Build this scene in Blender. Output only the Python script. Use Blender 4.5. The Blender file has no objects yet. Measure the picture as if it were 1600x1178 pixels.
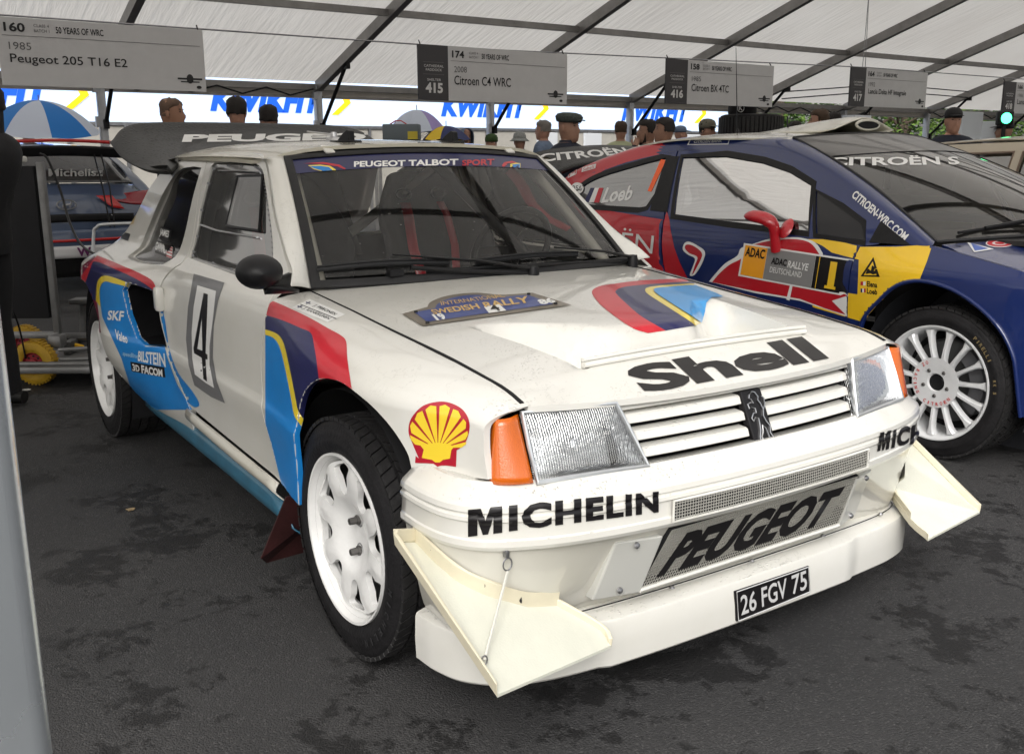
import bpy, bmesh, math, random
from mathutils import Vector, Matrix
from mathutils.bvhtree import BVHTree
from mathutils.geometry import tessellate_polygon
R = math.radians
rnd = random.Random(7)
SC = bpy.context.scene
COL = SC.collection

# ------------------------------------------------------------------ camera
CAM = Vector((2.1935, -1.7609, 1.2667))
_Y, _P, _RL, FPX = R(145.6015), R(12.6216), R(-0.2074), 1531.25
FW = Vector((math.cos(_P)*math.cos(_Y), math.cos(_P)*math.sin(_Y), -math.sin(_P)))
_r0 = Vector((math.sin(_Y), -math.cos(_Y), 0)); _u0 = _r0.cross(FW)
RT = _r0*math.cos(_RL) + _u0*math.sin(_RL)
UP = _u0*math.cos(_RL) - _r0*math.sin(_RL)
cd = bpy.data.cameras.new('camera'); cam = bpy.data.objects.new('camera', cd); COL.objects.link(cam)
mw = Matrix((RT, UP, -FW)).transposed().to_4x4(); mw.translation = CAM
cam.matrix_world = mw
cd.sensor_width = 36; cd.lens = FPX/1600*36; cd.clip_start = .05; cd.clip_end = 600
SC.camera = cam

# ------------------------------------------------------------------ light: overcast, rainy
w = bpy.data.worlds.new("World"); SC.world = w; w.use_nodes = True
nt = w.node_tree; bg = nt.nodes['Background']
sky = nt.nodes.new('ShaderNodeTexSky'); sky.sky_type = 'NISHITA'; sky.sun_disc = False
SUN_EL, SUN_AZ = 38, -42      # the sun stands behind the cloud ahead of the cars' noses
sky.sun_elevation = R(SUN_EL); sky.sun_rotation = R(90-SUN_AZ)
sky.dust_density = 4; sky.air_density = 1.5
hs = nt.nodes.new('ShaderNodeHueSaturation'); hs.inputs['Saturation'].default_value = .22
nt.links.new(sky.outputs[0], hs.inputs['Color']); nt.links.new(hs.outputs[0], bg.inputs[0])
bg.inputs[1].default_value = .14
ld = bpy.data.lights.new('sun', 'SUN'); ld.energy = 1.4; ld.angle = R(40); ld.color = (1, .97, .93)
sun = bpy.data.objects.new('sun', ld); COL.objects.link(sun)
_sd = Vector((math.cos(R(SUN_EL))*math.cos(R(SUN_AZ)), math.cos(R(SUN_EL))*math.sin(R(SUN_AZ)), math.sin(R(SUN_EL))))
sun.rotation_euler = (-_sd).to_track_quat('-Z', 'Y').to_euler()
SC.view_settings.view_transform = 'Standard'; SC.view_settings.look = 'None'
SC.view_settings.exposure = 0.46; SC.view_settings.gamma = 1
try: SC.view_settings.use_curve_mapping = False
except Exception: pass
SC.render.engine = 'CYCLES'
SC.cycles.max_bounces = 8; SC.cycles.transparent_max_bounces = 12
SC.cycles.caustics_reflective = False; SC.cycles.caustics_refractive = False
SC.cycles.sample_clamp_indirect = 6

def ray(px, py):
    return (FW + RT*((px-800)/FPX) - UP*((py-589)/FPX))
def onpl(px, py, ax, v):
    d = ray(px, py); i = 'xyz'.index(ax); t = (v-CAM[i])/d[i]
    return CAM + d*t

# ------------------------------------------------------------------ materials
_mats = {}
def mat(name, col=(.5,.5,.5), rough=.5, metal=0, coat=0, noise=0, nscale=8, bump=0, bscale=60, spec=.5,
        trans=0, alpha=1, emit=None, estr=1, rvar=0, ior=1.45, sss=0, coatr=.04):
    if name in _mats: return _mats[name]
    m = bpy.data.materials.new(name); m.use_nodes = True; n = m.node_tree; L = n.links
    b = n.nodes['Principled BSDF']
    c4 = (*col, 1)
    b.inputs['Base Color'].default_value = c4; b.inputs['Roughness'].default_value = rough
    b.inputs['Metallic'].default_value = metal; b.inputs['Coat Weight'].default_value = coat
    b.inputs['Coat Roughness'].default_value = coatr
    b.inputs['Specular IOR Level'].default_value = spec; b.inputs['Transmission Weight'].default_value = trans
    b.inputs['Alpha'].default_value = alpha; b.inputs['IOR'].default_value = ior
    if emit: b.inputs['Emission Color'].default_value = (*emit, 1); b.inputs['Emission Strength'].default_value = estr
    tc = n.nodes.new('ShaderNodeTexCoord')
    if noise or rvar:
        t = n.nodes.new('ShaderNodeTexNoise'); t.inputs['Scale'].default_value = nscale; t.inputs['Detail'].default_value = 6
        t.inputs['Roughness'].default_value = .65
        L.new(tc.outputs['Object'], t.inputs['Vector'])
        if noise:
            mx = n.nodes.new('ShaderNodeMix'); mx.data_type = 'RGBA'
            mx.inputs[6].default_value = (*[max(0, c*(1-noise)) for c in col], 1)
            mx.inputs[7].default_value = (*[min(1, c*(1+noise)) for c in col], 1)
            mr = n.nodes.new('ShaderNodeMapRange'); mr.inputs[1].default_value = .3; mr.inputs[2].default_value = .7
            L.new(t.outputs[0], mr.inputs[0]); L.new(mr.outputs[0], mx.inputs[0]); L.new(mx.outputs[2], b.inputs['Base Color'])
        if rvar:
            mr = n.nodes.new('ShaderNodeMapRange'); mr.inputs[1].default_value = .3; mr.inputs[2].default_value = .7
            mr.inputs[3].default_value = max(0, rough-rvar); mr.inputs[4].default_value = min(1, rough+rvar)
            L.new(t.outputs[0], mr.inputs[0]); L.new(mr.outputs[0], b.inputs['Roughness'])
    if bump:
        t = n.nodes.new('ShaderNodeTexNoise'); t.inputs['Scale'].default_value = bscale; t.inputs['Detail'].default_value = 4
        L.new(tc.outputs['Object'], t.inputs['Vector'])
        bp = n.nodes.new('ShaderNodeBump'); bp.inputs['Strength'].default_value = bump; bp.inputs['Distance'].default_value = .01
        L.new(t.outputs[0], bp.inputs['Height']); L.new(bp.outputs[0], b.inputs['Normal'])
    _mats[name] = m
    return m

def wet_paint(name, col, drops=.5, dens=150, rough=.28, coat=1.0, metal=0):
    """car paint with rain beads: voronoi cells kept where a noise says so, thick on faces that look up"""
    if name in _mats: return _mats[name]
    m = mat(name, col, rough, metal, coat)
    n = m.node_tree; L = n.links; b = n.nodes['Principled BSDF']
    N = n.nodes.new
    tc = [x for x in n.nodes if x.type == 'TEX_COORD'][0]
    v = N('ShaderNodeTexVoronoi'); v.inputs['Scale'].default_value = dens; L.new(tc.outputs['Object'], v.inputs['Vector'])
    # bead profile = smooth cap within radius r of cell point, radius random per cell
    sep = N('ShaderNodeSeparateColor'); L.new(v.outputs['Color'], sep.inputs[0])
    ns = N('ShaderNodeTexNoise'); ns.inputs['Scale'].default_value = 2.6; ns.inputs['Detail'].default_value = 5
    L.new(tc.outputs['Object'], ns.inputs['Vector'])
    geo = N('ShaderNodeNewGeometry'); sx = N('ShaderNodeSeparateXYZ'); L.new(geo.outputs['Normal'], sx.inputs[0])
    up = N('ShaderNodeMapRange'); up.inputs[1].default_value = -.1; up.inputs[2].default_value = .9
    up.inputs[3].default_value = .0; up.inputs[4].default_value = .42; L.new(sx.outputs[2], up.inputs[0])
    a1 = N('ShaderNodeMath'); a1.operation = 'ADD'; L.new(up.outputs[0], a1.inputs[0]); L.new(ns.outputs[0], a1.inputs[1])
    a2 = N('ShaderNodeMath'); a2.operation = 'MULTIPLY_ADD'; L.new(sep.outputs[0], a2.inputs[0]); a2.inputs[1].default_value = .35
    L.new(a1.outputs[0], a2.inputs[2])                                   # "wetness" of the cell
    r = N('ShaderNodeMapRange'); r.inputs[1].default_value = 1.18-drops*.4; r.inputs[2].default_value = 1.45-drops*.3
    r.inputs[3].default_value = .0; r.inputs[4].default_value = .5; L.new(a2.outputs[0], r.inputs[0])
    su = N('ShaderNodeMath'); su.operation = 'SUBTRACT'; L.new(r.outputs[0], su.inputs[0]); L.new(v.outputs['Distance'], su.inputs[1])
    cl = N('ShaderNodeMath'); cl.operation = 'MULTIPLY'; cl.use_clamp = True; cl.inputs[1].default_value = 4
    L.new(su.outputs[0], cl.inputs[0])
    bp = N('ShaderNodeBump'); bp.inputs['Strength'].default_value = .8; bp.inputs['Distance'].default_value = .0026
    L.new(cl.outputs[0], bp.inputs['Height']); L.new(bp.outputs[0], b.inputs['Coat Normal']); L.new(bp.outputs[0], b.inputs['Normal'])
    # slight dirt so that the paint is not one flat value
    n2 = N('ShaderNodeTexNoise'); n2.inputs['Scale'].default_value = 2.2; n2.inputs['Detail'].default_value = 8; n2.inputs['Roughness'].default_value = .7
    L.new(tc.outputs['Object'], n2.inputs['Vector'])
    mr = N('ShaderNodeMapRange'); mr.inputs[1].default_value = .35; mr.inputs[2].default_value = .7; L.new(n2.outputs[0], mr.inputs[0])
    mx = N('ShaderNodeMix'); mx.data_type = 'RGBA'; mx.inputs[6].default_value = (*col, 1)
    mx.inputs[7].default_value = (col[0]*.93, col[1]*.925, col[2]*.90, 1); L.new(mr.outputs[0], mx.inputs[0])
    # thin tide lines left by drying water
    n3 = N('ShaderNodeTexNoise'); n3.inputs['Scale'].default_value = 1.7; n3.inputs['Detail'].default_value = 7; n3.inputs['Roughness'].default_value = .62
    L.new(tc.outputs['Object'], n3.inputs['Vector'])
    ab = N('ShaderNodeMath'); ab.operation = 'PINGPONG'; ab.inputs[1].default_value = .05; L.new(n3.outputs[0], ab.inputs[0])
    m3 = N('ShaderNodeMapRange'); m3.inputs[1].default_value = .0; m3.inputs[2].default_value = .0022; m3.inputs[3].default_value = .30; m3.inputs[4].default_value = 0; L.new(ab.outputs[0], m3.inputs[0])
    m4 = N('ShaderNodeMath'); m4.operation = 'MULTIPLY'; m4.use_clamp = True; L.new(m3.outputs[0], m4.inputs[0]); L.new(sx.outputs[2], m4.inputs[1])
    mx2 = N('ShaderNodeMix'); mx2.data_type = 'RGBA'; L.new(m4.outputs[0], mx2.inputs[0]); L.new(mx.outputs[2], mx2.inputs[6]); mx2.inputs[7].default_value = (col[0]*.45, col[1]*.44, col[2]*.42, 1)
    L.new(mx2.outputs[2], b.inputs['Base Color'])
    return m

WHITE = wet_paint('cream_paint', (.715, .705, .665), .25)
ROOFW = wet_paint('cream_roof_paint', (.62, .585, .48), .8)
BLACKP = mat('black_plastic', (.010, .010, .011), .42, noise=.3, bump=.05, spec=.3)
RUBBER = mat('black_rubber', (.010, .010, .011), .55, noise=.3, nscale=30)
TYRE = mat('tyre_rubber', (.013, .0125, .0135), .62, noise=.35, nscale=14, bump=.25, bscale=90, spec=.22)
DARK = mat('dark_void', (.006, .006, .007), .9)
CHROME = mat('bare_metal', (.55, .55, .56), .3, 1, noise=.15)
STEEL = mat('grey_steel', (.30, .30, .31), .42, .9, noise=.2, nscale=20)
ALU = mat('aluminium', (.62, .64, .66), .38, .75, noise=.12, nscale=6, rvar=.12)
BLK = mat('black_vinyl', (.010, .009, .010), .32, spec=.35)
NAVY = mat('navy_vinyl', (.018, .020, .085), .28, coat=.35, spec=.35, noise=.1)
RED = mat('red_vinyl', (.50, .022, .035), .3, coat=.35, spec=.35, noise=.08)
YEL = mat('yellow_vinyl', (.86, .66, .04), .3, coat=.9)
BLUE = mat('blue_vinyl', (.012, .215, .60), .3, coat=.35, spec=.35, noise=.06)
WVIN = mat('white_vinyl', (.82, .82, .80), .35, coat=.6)
GREYV = mat('grey_vinyl', (.17, .17, .175), .4, coat=.4)
SKIN = mat('skin', (.44, .24, .17), .55, noise=.15, nscale=20)
SKIND = mat('darker_skin', (.34, .19, .13), .5, noise=.15, nscale=20)

def glass_mat(name, tint=(.5,.5,.5), amount=.25, rough=.02, ior=1.5, drops=0, film=.018):
    """thin glazing: mostly see-through, tinted, with a fresnel reflection"""
    if name in _mats: return _mats[name]
    m = bpy.data.materials.new(name); m.use_nodes = True; n = m.node_tree; L = n.links
    for x in list(n.nodes): n.nodes.remove(x)
    N = n.nodes.new
    o = N('ShaderNodeOutputMaterial'); tr = N('ShaderNodeBsdfTransparent'); tr.inputs[0].default_value = (*tint, 1)
    gl = N('ShaderNodeBsdfGlossy'); gl.inputs['Roughness'].default_value = rough; gl.inputs[0].default_value = (1, 1, 1, 1)
    df = N('ShaderNodeBsdfDiffuse'); df.inputs[0].default_value = (.30, .30, .29, 1)
    fr = N('ShaderNodeFresnel'); fr.inputs[0].default_value = ior
    ad = N('ShaderNodeMath'); ad.operation = 'ADD'; ad.use_clamp = True; ad.inputs[1].default_value = amount
    L.new(fr.outputs[0], ad.inputs[0])
    m0 = N('ShaderNodeMixShader'); m0.inputs[0].default_value = film; L.new(tr.outputs[0], m0.inputs[1]); L.new(df.outputs[0], m0.inputs[2])
    mx = N('ShaderNodeMixShader'); L.new(ad.outputs[0], mx.inputs[0]); L.new(m0.outputs[0], mx.inputs[1]); L.new(gl.outputs[0], mx.inputs[2])
    L.new(mx.outputs[0], o.inputs[0])
    if drops:
        tc = N('ShaderNodeTexCoord'); v = N('ShaderNodeTexVoronoi'); v.inputs['Scale'].default_value = 70
        v.inputs['Randomness'].default_value = 1
        L.new(tc.outputs['Object'], v.inputs['Vector']); sp = N('ShaderNodeSeparateColor'); L.new(v.outputs['Color'], sp.inputs[0])
        r = N('ShaderNodeMapRange'); r.inputs[1].default_value = 1-drops; r.inputs[2].default_value = 1.3; r.inputs[4].default_value = .45
        L.new(sp.outputs[0], r.inputs[0]); su = N('ShaderNodeMath'); su.operation = 'SUBTRACT'
        L.new(r.outputs[0], su.inputs[0]); L.new(v.outputs['Distance'], su.inputs[1])
        cl = N('ShaderNodeMath'); cl.operation = 'MULTIPLY'; cl.use_clamp = True; cl.inputs[1].default_value = 5; L.new(su.outputs[0], cl.inputs[0])
        bp = N('ShaderNodeBump'); bp.inputs['Distance'].default_value = .003; L.new(cl.outputs[0], bp.inputs['Height'])
        L.new(bp.outputs[0], gl.inputs['Normal']); L.new(bp.outputs[0], fr.inputs['Normal'])
    _mats[name] = m
    return m

# ------------------------------------------------------------------ objects
def tag(o, label=None, cat=None, group=None, kind=None):
    if label: o['label'] = label
    if cat: o['category'] = cat
    if group: o['group'] = group
    if kind: o['kind'] = kind
    return o
def empty(name, loc=(0,0,0), rz=0, label=None, cat=None, group=None):
    o = bpy.data.objects.new(name, None); COL.objects.link(o); o.location = loc; o.rotation_euler = (0, 0, rz)
    o.empty_display_size = .1
    return tag(o, label, cat, group)
def copy_tree(o, parent=None):
    c = o.copy(); COL.objects.link(c); c.parent = parent
    for ch in list(o.children): copy_tree(ch, c)
    return c
def link(name, me, m, parent=None, smooth=None):
    o = bpy.data.objects.new(name, me); COL.objects.link(o)
    if m is not None and not me.materials:
        for x in (m if isinstance(m, (list, tuple)) else [m]): me.materials.append(x)
    if parent is not None: o.parent = parent
    if smooth is not None:
        me.polygons.foreach_set('use_smooth', [True]*len(me.polygons))
        if smooth > 0: me.set_sharp_from_angle(angle=R(smooth))
    me.update()
    return o

class MB:
    """collects shapes into one mesh"""
    def __init__(s): s.v = []; s.f = []; s.mi = []; s.m = 0
    def add(s, vs, fs, M=None):
        k = len(s.v)
        s.v += [tuple(M @ Vector(p)) if M is not None else tuple(p) for p in vs]
        s.f += [tuple(i+k for i in f) for f in fs]; s.mi += [s.m]*len(fs)
        return s
    def box(s, c, size, M=None, bev=0):
        x, y, z = size[0]/2, size[1]/2, size[2]/2
        T = Matrix.Translation(c)
        if M is not None: T = M @ T
        if bev:
            b = min(bev, x*.9, y*.9, z*.9)
            bm = bmesh.new(); bmesh.ops.create_cube(bm, size=1)
            for q in bm.verts: q.co = Vector((q.co.x*2*x, q.co.y*2*y, q.co.z*2*z))
            bmesh.ops.bevel(bm, geom=bm.edges[:], offset=b, segments=2, profile=.5, affect='EDGES')
            bm.verts.ensure_lookup_table()
            s.add([q.co.copy() for q in bm.verts], [[q.index for q in f.verts] for f in bm.faces], T); bm.free()
            return s
        vs = [(a*x, b*y, c_*z) for a in (-1, 1) for b in (-1, 1) for c_ in (-1, 1)]
        return s.add(vs, [(0,1,3,2),(4,6,7,5),(0,4,5,1),(2,3,7,6),(0,2,6,4),(1,5,7,3)], T)
    def tube(s, pts, r, n=8, closed=False, flat=1, caps=True):
        pts = [Vector(p) for p in pts]; N = len(pts); rs = r if isinstance(r, (list, tuple)) else [r]*N
        vs, fs = [], []; up = None
        for i, p in enumerate(pts):
            a = pts[i-1] if i or closed else p; b = pts[(i+1) % N] if i < N-1 or closed else p
            t = (b-a).normalized() if (b-a).length > 1e-9 else Vector((0,0,1))
            if up is None:
                up = Vector((0,0,1)) if abs(t.z) < .9 else Vector((1,0,0))
            u = (up - t*up.dot(t)).normalized(); w_ = t.cross(u); up = u
            for k in range(n):
                an = 2*math.pi*k/n
                vs.append(p + (w_*math.cos(an) + u*math.sin(an)*flat)*rs[i])
        for i in range(N if closed else N-1):
            j = (i+1) % N
            for k in range(n):
                l = (k+1) % n
                fs.append((i*n+k, i*n+l, j*n+l, j*n+k))
        if caps and not closed: fs += [tuple(range(n))[::-1], tuple((N-1)*n+k for k in range(n))]
        return s.add(vs, fs)
    def lathe(s, prof, M=None, n=32, a0=0, a1=2*math.pi):
        """prof: (r, h) pairs revolved round local z"""
        full = abs(a1-a0-2*math.pi) < 1e-6; m_ = n if full else n+1; P = len(prof); vs = []; fs = []
        for k in range(m_):
            a = a0+(a1-a0)*k/n
            for r, h in prof: vs.append((r*math.cos(a), r*math.sin(a), h))
        for k in range(n):
            l = (k+1) % m_
            for i in range(P-1): fs.append((k*P+i, l*P+i, l*P+i+1, k*P+i+1))
        return s.add(vs, fs, M)
    def prism(s, poly, h0, h1, M=None, holes=()):
        """2-D polygon in local xy extruded along local z from h0 to h1"""
        loops = [list(poly)]+[list(h) for h in holes]
        flat = [p for l in loops for p in l]; n = len(flat)
        tri = tessellate_polygon([[Vector((p[0], p[1], 0)) for p in l] for l in loops])
        def ar(t):
            a, b, c = (flat[i] for i in t); return (b[0]-a[0])*(c[1]-a[1])-(b[1]-a[1])*(c[0]-a[0])
        tri = [t if ar(t) > 0 else t[::-1] for t in tri]
        vs = [(p[0], p[1], h0) for p in flat]+[(p[0], p[1], h1) for p in flat]
        fs = [tuple(i+n for i in t) for t in tri]+[tuple(t[::-1]) for t in tri]; k = 0
        for li, l in enumerate(loops):
            m_ = len(l); A = sum(l[i][0]*l[(i+1) % m_][1]-l[(i+1) % m_][0]*l[i][1] for i in range(m_))
            flip = (A < 0) ^ (li > 0) if li else A < 0
            for i in range(m_):
                j = (i+1) % m_; q = (k+i, k+j, k+j+n, k+i+n)
                fs.append(q[::-1] if (A < 0) else q)
            k += m_
        return s.add(vs, fs, M)
    def patch(s, rows, nu=12, nv=12, closed=False):
        """Catmull-Rom surface through a net of points (rows of equal length)"""
        rows = [[Vector(p) for p in r] for r in rows]
        rr = [crom(r, nu) for r in rows]
        cols = [crom([r[i] for r in rr], nv) for i in range(len(rr[0]))]
        A, B = len(cols), len(cols[0])
        vs = [cols[i][j] for i in range(A) for j in range(B)]
        fs = [(i*B+j, (i+1)*B+j, (i+1)*B+j+1, i*B+j+1) for i in range(A-1) for j in range(B-1)]
        return s.add(vs, fs)
    def build(s, name, m, parent=None, smooth=30, weld=False, thick=0, off=-1):
        me = bpy.data.meshes.new(name); me.from_pydata([tuple(p) for p in s.v], [], s.f)
        for x in (m if isinstance(m, (list, tuple)) else [m]): me.materials.append(x)
        if any(s.mi): me.polygons.foreach_set('material_index', s.mi)
        if weld or thick:
            bm = bmesh.new(); bm.from_mesh(me)
            bmesh.ops.remove_doubles(bm, verts=bm.verts, dist=1e-5)
            if weld == 2: bmesh.ops.recalc_face_normals(bm, faces=bm.faces)
            bm.to_mesh(me); bm.free()
        o = link(name, me, None, parent, smooth)
        if thick:
            sm = o.modifiers.new('thickness', 'SOLIDIFY'); sm.thickness = thick; sm.offset = off
        return o

def crom(pts, n, closed=False):
    """points along a Catmull-Rom curve through pts, n steps in all"""
    P = [Vector(p) for p in pts]; m_ = len(P)
    if m_ < 2: return P
    segs = m_ if closed else m_-1; per = max(1, int(math.ceil(n/segs))); out = []
    for i in range(segs):
        p1, p2 = P[i], P[(i+1) % m_]
        p0 = P[i-1] if (i or closed) else p1*2-p2
        p3 = P[(i+2) % m_] if (closed or i+2 < m_) else p2*2-p1
        for k in range(per):
            t = k/per; t2 = t*t; t3 = t2*t
            out.append(.5*((2*p1)+(p2-p0)*t+(2*p0-5*p1+4*p2-p3)*t2+(3*p1-p0-3*p2+p3)*t3))
    if not closed: out.append(P[-1].copy())
    return out
def smooth_loop(pts, n=60): return [(p.x, p.y) for p in crom([(a, b, 0) for a, b in pts], n, True)]
def smooth_line(pts, n=40): return [(p.x, p.y) for p in crom([(a, b, 0) for a, b in pts], n)]
def arcpts(cx, cy, rx, ry, a0, a1, n): return [(cx+rx*math.cos(R(a0+(a1-a0)*i/n)), cy+ry*math.sin(R(a0+(a1-a0)*i/n))) for i in range(n+1)]
def sst(a, b, x):
    t = max(0, min(1, (x-a)/(b-a))); return t*t*(3-2*t)
def interp(tab, x):
    if x <= tab[0][0]: return tab[0][1]
    for (a, b), (c, d) in zip(tab, tab[1:]):
        if x <= c: return b+(d-b)*(x-a)/(c-a)
    return tab[-1][1]
def hermite(tab, x):
    """smooth interpolation of a table"""
    if x <= tab[0][0]: return tab[0][1]
    if x >= tab[-1][0]: return tab[-1][1]
    for i in range(len(tab)-1):
        if x <= tab[i+1][0]:
            (a, b), (c, d) = tab[i], tab[i+1]; h = c-a; t = (x-a)/h
            m0 = (d-b)/h if i == 0 else (d-tab[i-1][1])/(c-tab[i-1][0])
            m1 = (d-b)/h if i+2 >= len(tab) else (tab[i+2][1]-b)/(tab[i+2][0]-a)
            t2, t3 = t*t, t*t*t
            return (2*t3-3*t2+1)*b+(t3-2*t2+t)*h*m0+(-2*t3+3*t2)*d+(t3-t2)*h*m1

def flat_bm(loops, step=0, stepy=None):
    """bmesh of a polygon with holes in the xy plane, cut by a grid"""
    bm = bmesh.new(); flat = [p for l in loops for p in l]
    tri = tessellate_polygon([[Vector((p[0], p[1], 0)) for p in l] for l in loops])
    vs = [bm.verts.new((p[0], p[1], 0)) for p in flat]
    for t in tri:
        a, b, c = (flat[i] for i in t)
        ar = (b[0]-a[0])*(c[1]-a[1])-(b[1]-a[1])*(c[0]-a[0])
        if abs(ar) < 1e-12: continue
        t = t if ar > 0 else t[::-1]
        try: bm.faces.new([vs[i] for i in t])
        except ValueError: pass
    if step: cut_grid(bm, step, stepy or step)
    return bm
def cut_grid(bm, sx, sy):
    xs = [v.co.x for v in bm.verts]; ys = [v.co.y for v in bm.verts]
    for lo, hi, st, ax in ((min(xs), max(xs), sx, 0), (min(ys), max(ys), sy, 1)):
        k = math.floor(lo/st)+1
        while k*st < hi:
            co = Vector((0,0,0)); co[ax] = k*st; no = Vector((0,0,0)); no[ax] = 1
            bmesh.ops.bisect_plane(bm, geom=bm.verts[:]+bm.edges[:]+bm.faces[:], dist=1e-6, plane_co=co, plane_no=no)
            k += 1
def panel(name, loops, fn, m, parent, step=.03, thick=.012, inward=None, flip=False, mirror=False, edge=.003, pname=None, stepy=None):
    """sheet-metal panel: outline(s) in 2-D, bent by fn(u,v)->(x,y,z); edges folded inward along `inward`"""
    bm = flat_bm(loops, step, stepy)
    bmesh.ops.remove_doubles(bm, verts=bm.verts, dist=1e-6)
    for v in bm.verts: v.co = Vector(fn(v.co.x, v.co.y))
    if flip: bmesh.ops.reverse_faces(bm, faces=bm.faces)
    if mirror:
        for v in bm.verts: v.co.y = -v.co.y
        bmesh.ops.reverse_faces(bm, faces=bm.faces)
    bm.normal_update()
    nb = {v.index: v.normal.copy() for v in bm.verts}
    if thick:
        be = [e for e in bm.edges if e.is_boundary]
        vn = {}
        r = bmesh.ops.extrude_edge_only(bm, edges=be)
        nvs = set(g for g in r['geom'] if isinstance(g, bmesh.types.BMVert))
        for v in nvs:
            src = [e.other_vert(v) for e in v.link_edges if e.other_vert(v) not in nvs]
            n_ = src[0].normal if src else v.normal
            if inward is not None: n_ = -Vector(inward) if not mirror else -Vector((inward[0], -inward[1], inward[2]))
            vn[v] = n_.copy()
        for v, n_ in vn.items(): v.co -= n_*thick
        bmesh.ops.recalc_face_normals(bm, faces=bm.faces) if False else None
    me = bpy.data.meshes.new(pname or name); bm.to_mesh(me); bm.free()
    o = link(name, me, m, parent, 38)
    if thick and edge:
        bv = o.modifiers.new('edge', 'BEVEL'); bv.width = edge; bv.segments = 2; bv.limit_method = 'ANGLE'; bv.angle_limit = R(50); bv.harden_normals = False
    return o

# ------------------------------------------------------------------ lettering and stickers
_tc = {}
def letter_M(quad, surf, m, parent, off=.0018, step=.2, w=.0):
    """a heavy capital M"""
    P = [(0,0),(0,1),(.36,1),(.5,.52),(.64,1),(1,1),(1,0),(.73,0),(.73,.62),(.58,0),(.42,0),(.27,.62),(.27,0)]
    return lay(flat_bm([P], step, .06), homog(quad), surf, 'lettering', m, parent, off)
def text_bm(txt, bold=0, shear=0, cond=1.0, space=1.0, step=.12, vstep=None):
    key = (txt, bold, shear, cond, space, step, vstep)
    if key in _tc: return _tc[key].copy()
    cu = bpy.data.curves.new('t', 'FONT'); cu.body = txt; cu.size = 1; cu.offset = bold; cu.shear = shear
    cu.space_character = space; cu.resolution_u = 3; cu.fill_mode = 'FRONT'
    o = bpy.data.objects.new('t', cu); COL.objects.link(o)
    dg = bpy.context.evaluated_depsgraph_get(); dg.update()
    me = bpy.data.meshes.new_from_object(o.evaluated_get(dg))
    bm = bmesh.new(); bm.from_mesh(me)
    bpy.data.objects.remove(o); bpy.data.curves.remove(cu); bpy.data.meshes.remove(me)
    xs = [v.co.x for v in bm.verts]; ys = [v.co.y for v in bm.verts]
    x0, x1, y0, y1 = min(xs), max(xs), min(ys), max(ys)
    asp = (x1-x0)/(y1-y0)
    for v in bm.verts: v.co = Vector(((v.co.x-x0)/(x1-x0)*asp, (v.co.y-y0)/(y1-y0), 0))
    if step: cut_grid(bm, step, vstep or max(step, .25))
    for v in bm.verts: v.co.x /= asp
    for f in bm.faces:
        if f.normal.z < 0: f.normal_flip()
    _tc[key] = bm.copy()
    return bm
def homog(q):
    """unit square -> quad (projective). q = BL, BR, TR, TL"""
    (x0,y0),(x1,y1),(x2,y2),(x3,y3) = q
    dx1, dx2, dx3 = x1-x2, x3-x2, x0-x1+x2-x3; dy1, dy2, dy3 = y1-y2, y3-y2, y0-y1+y2-y3
    den = dx1*dy2-dx2*dy1
    g = (dx3*dy2-dx2*dy3)/den; h = (dx1*dy3-dx3*dy1)/den
    a, b, c = x1-x0+g*x1, x3-x0+h*x3, x0; d, e, f = y1-y0+g*y1, y3-y0+h*y3, y0
    return lambda u, v: ((a*u+b*v+c)/(g*u+h*v+1), (d*u+e*v+f)/(g*u+h*v+1))
def wmat(o):
    return (wmat(o.parent) @ o.matrix_parent_inverse @ o.matrix_basis) if o.parent else o.matrix_basis.copy()
class Surf:
    """a body to lay stickers on"""
    def __init__(s, objs):
        vs, fs = [], []
        for o in objs:
            W_ = wmat(o); k = len(vs); vs += [W_ @ v.co for v in o.data.vertices]
            fs += [tuple(i+k for i in p.vertices) for p in o.data.polygons]
        s.t = BVHTree.FromPolygons(vs, fs)
    def hit(s, px, py, off):
        d = ray(px, py).normalized(); loc, n, i, dist = s.t.ray_cast(CAM, d)
        if loc is None: return None
        if n.dot(d) > 0: n = -n
        return loc + n*off
def lay(bm, mapf, surf, name, m, parent, off=.0015, maxstretch=.12):
    inv = wmat(parent).inverted() if parent is not None else Matrix()
    src = {v: v.co.copy() for v in bm.verts}
    def H(c): p = mapf(c.x, c.y); return surf.hit(p[0], p[1], off)
    hits = {v: H(c) for v, c in src.items()}
    bad = []; snap = {}
    for v, h in hits.items():
        if h is not None: continue
        for e in v.link_edges:                      # pull the corner back to the edge of the panel
            o = e.other_vert(v)
            if hits[o] is None: continue
            a, b = src[o], src[v]; lo, hi, best = 0., 1., hits[o]
            for _ in range(9):
                mid = (lo+hi)/2; q = H(a.lerp(b, mid))
                if q is None or (q-hits[o]).length > maxstretch: hi = mid
                else: lo = mid; best = q
            snap[v] = best; break
        else: bad.append(v)
    for v in bm.verts:
        h = hits[v] or snap.get(v)
        if h is not None: v.co = inv @ h
    if bad: bmesh.ops.delete(bm, geom=bad, context='VERTS')
    lf = [e for e in bm.edges if e.calc_length() > maxstretch]
    if lf: bmesh.ops.delete(bm, geom=lf, context='EDGES')
    bm.normal_update()
    cl = inv @ CAM
    for f in bm.faces:
        if f.normal.dot(cl-f.calc_center_median()) < 0: f.normal_flip()
    me = bpy.data.meshes.new(name); bm.to_mesh(me); bm.free()
    return link(name, me, m, parent, 40)
def letters(txt, quad, surf, m, parent, name='lettering', off=.0018, **k):
    """quad: BL, BR, TR, TL as measured in the photograph; laid on the real surface there"""
    return lay(text_bm(txt, **k), homog(quad), surf, name, m, parent, off)
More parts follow.
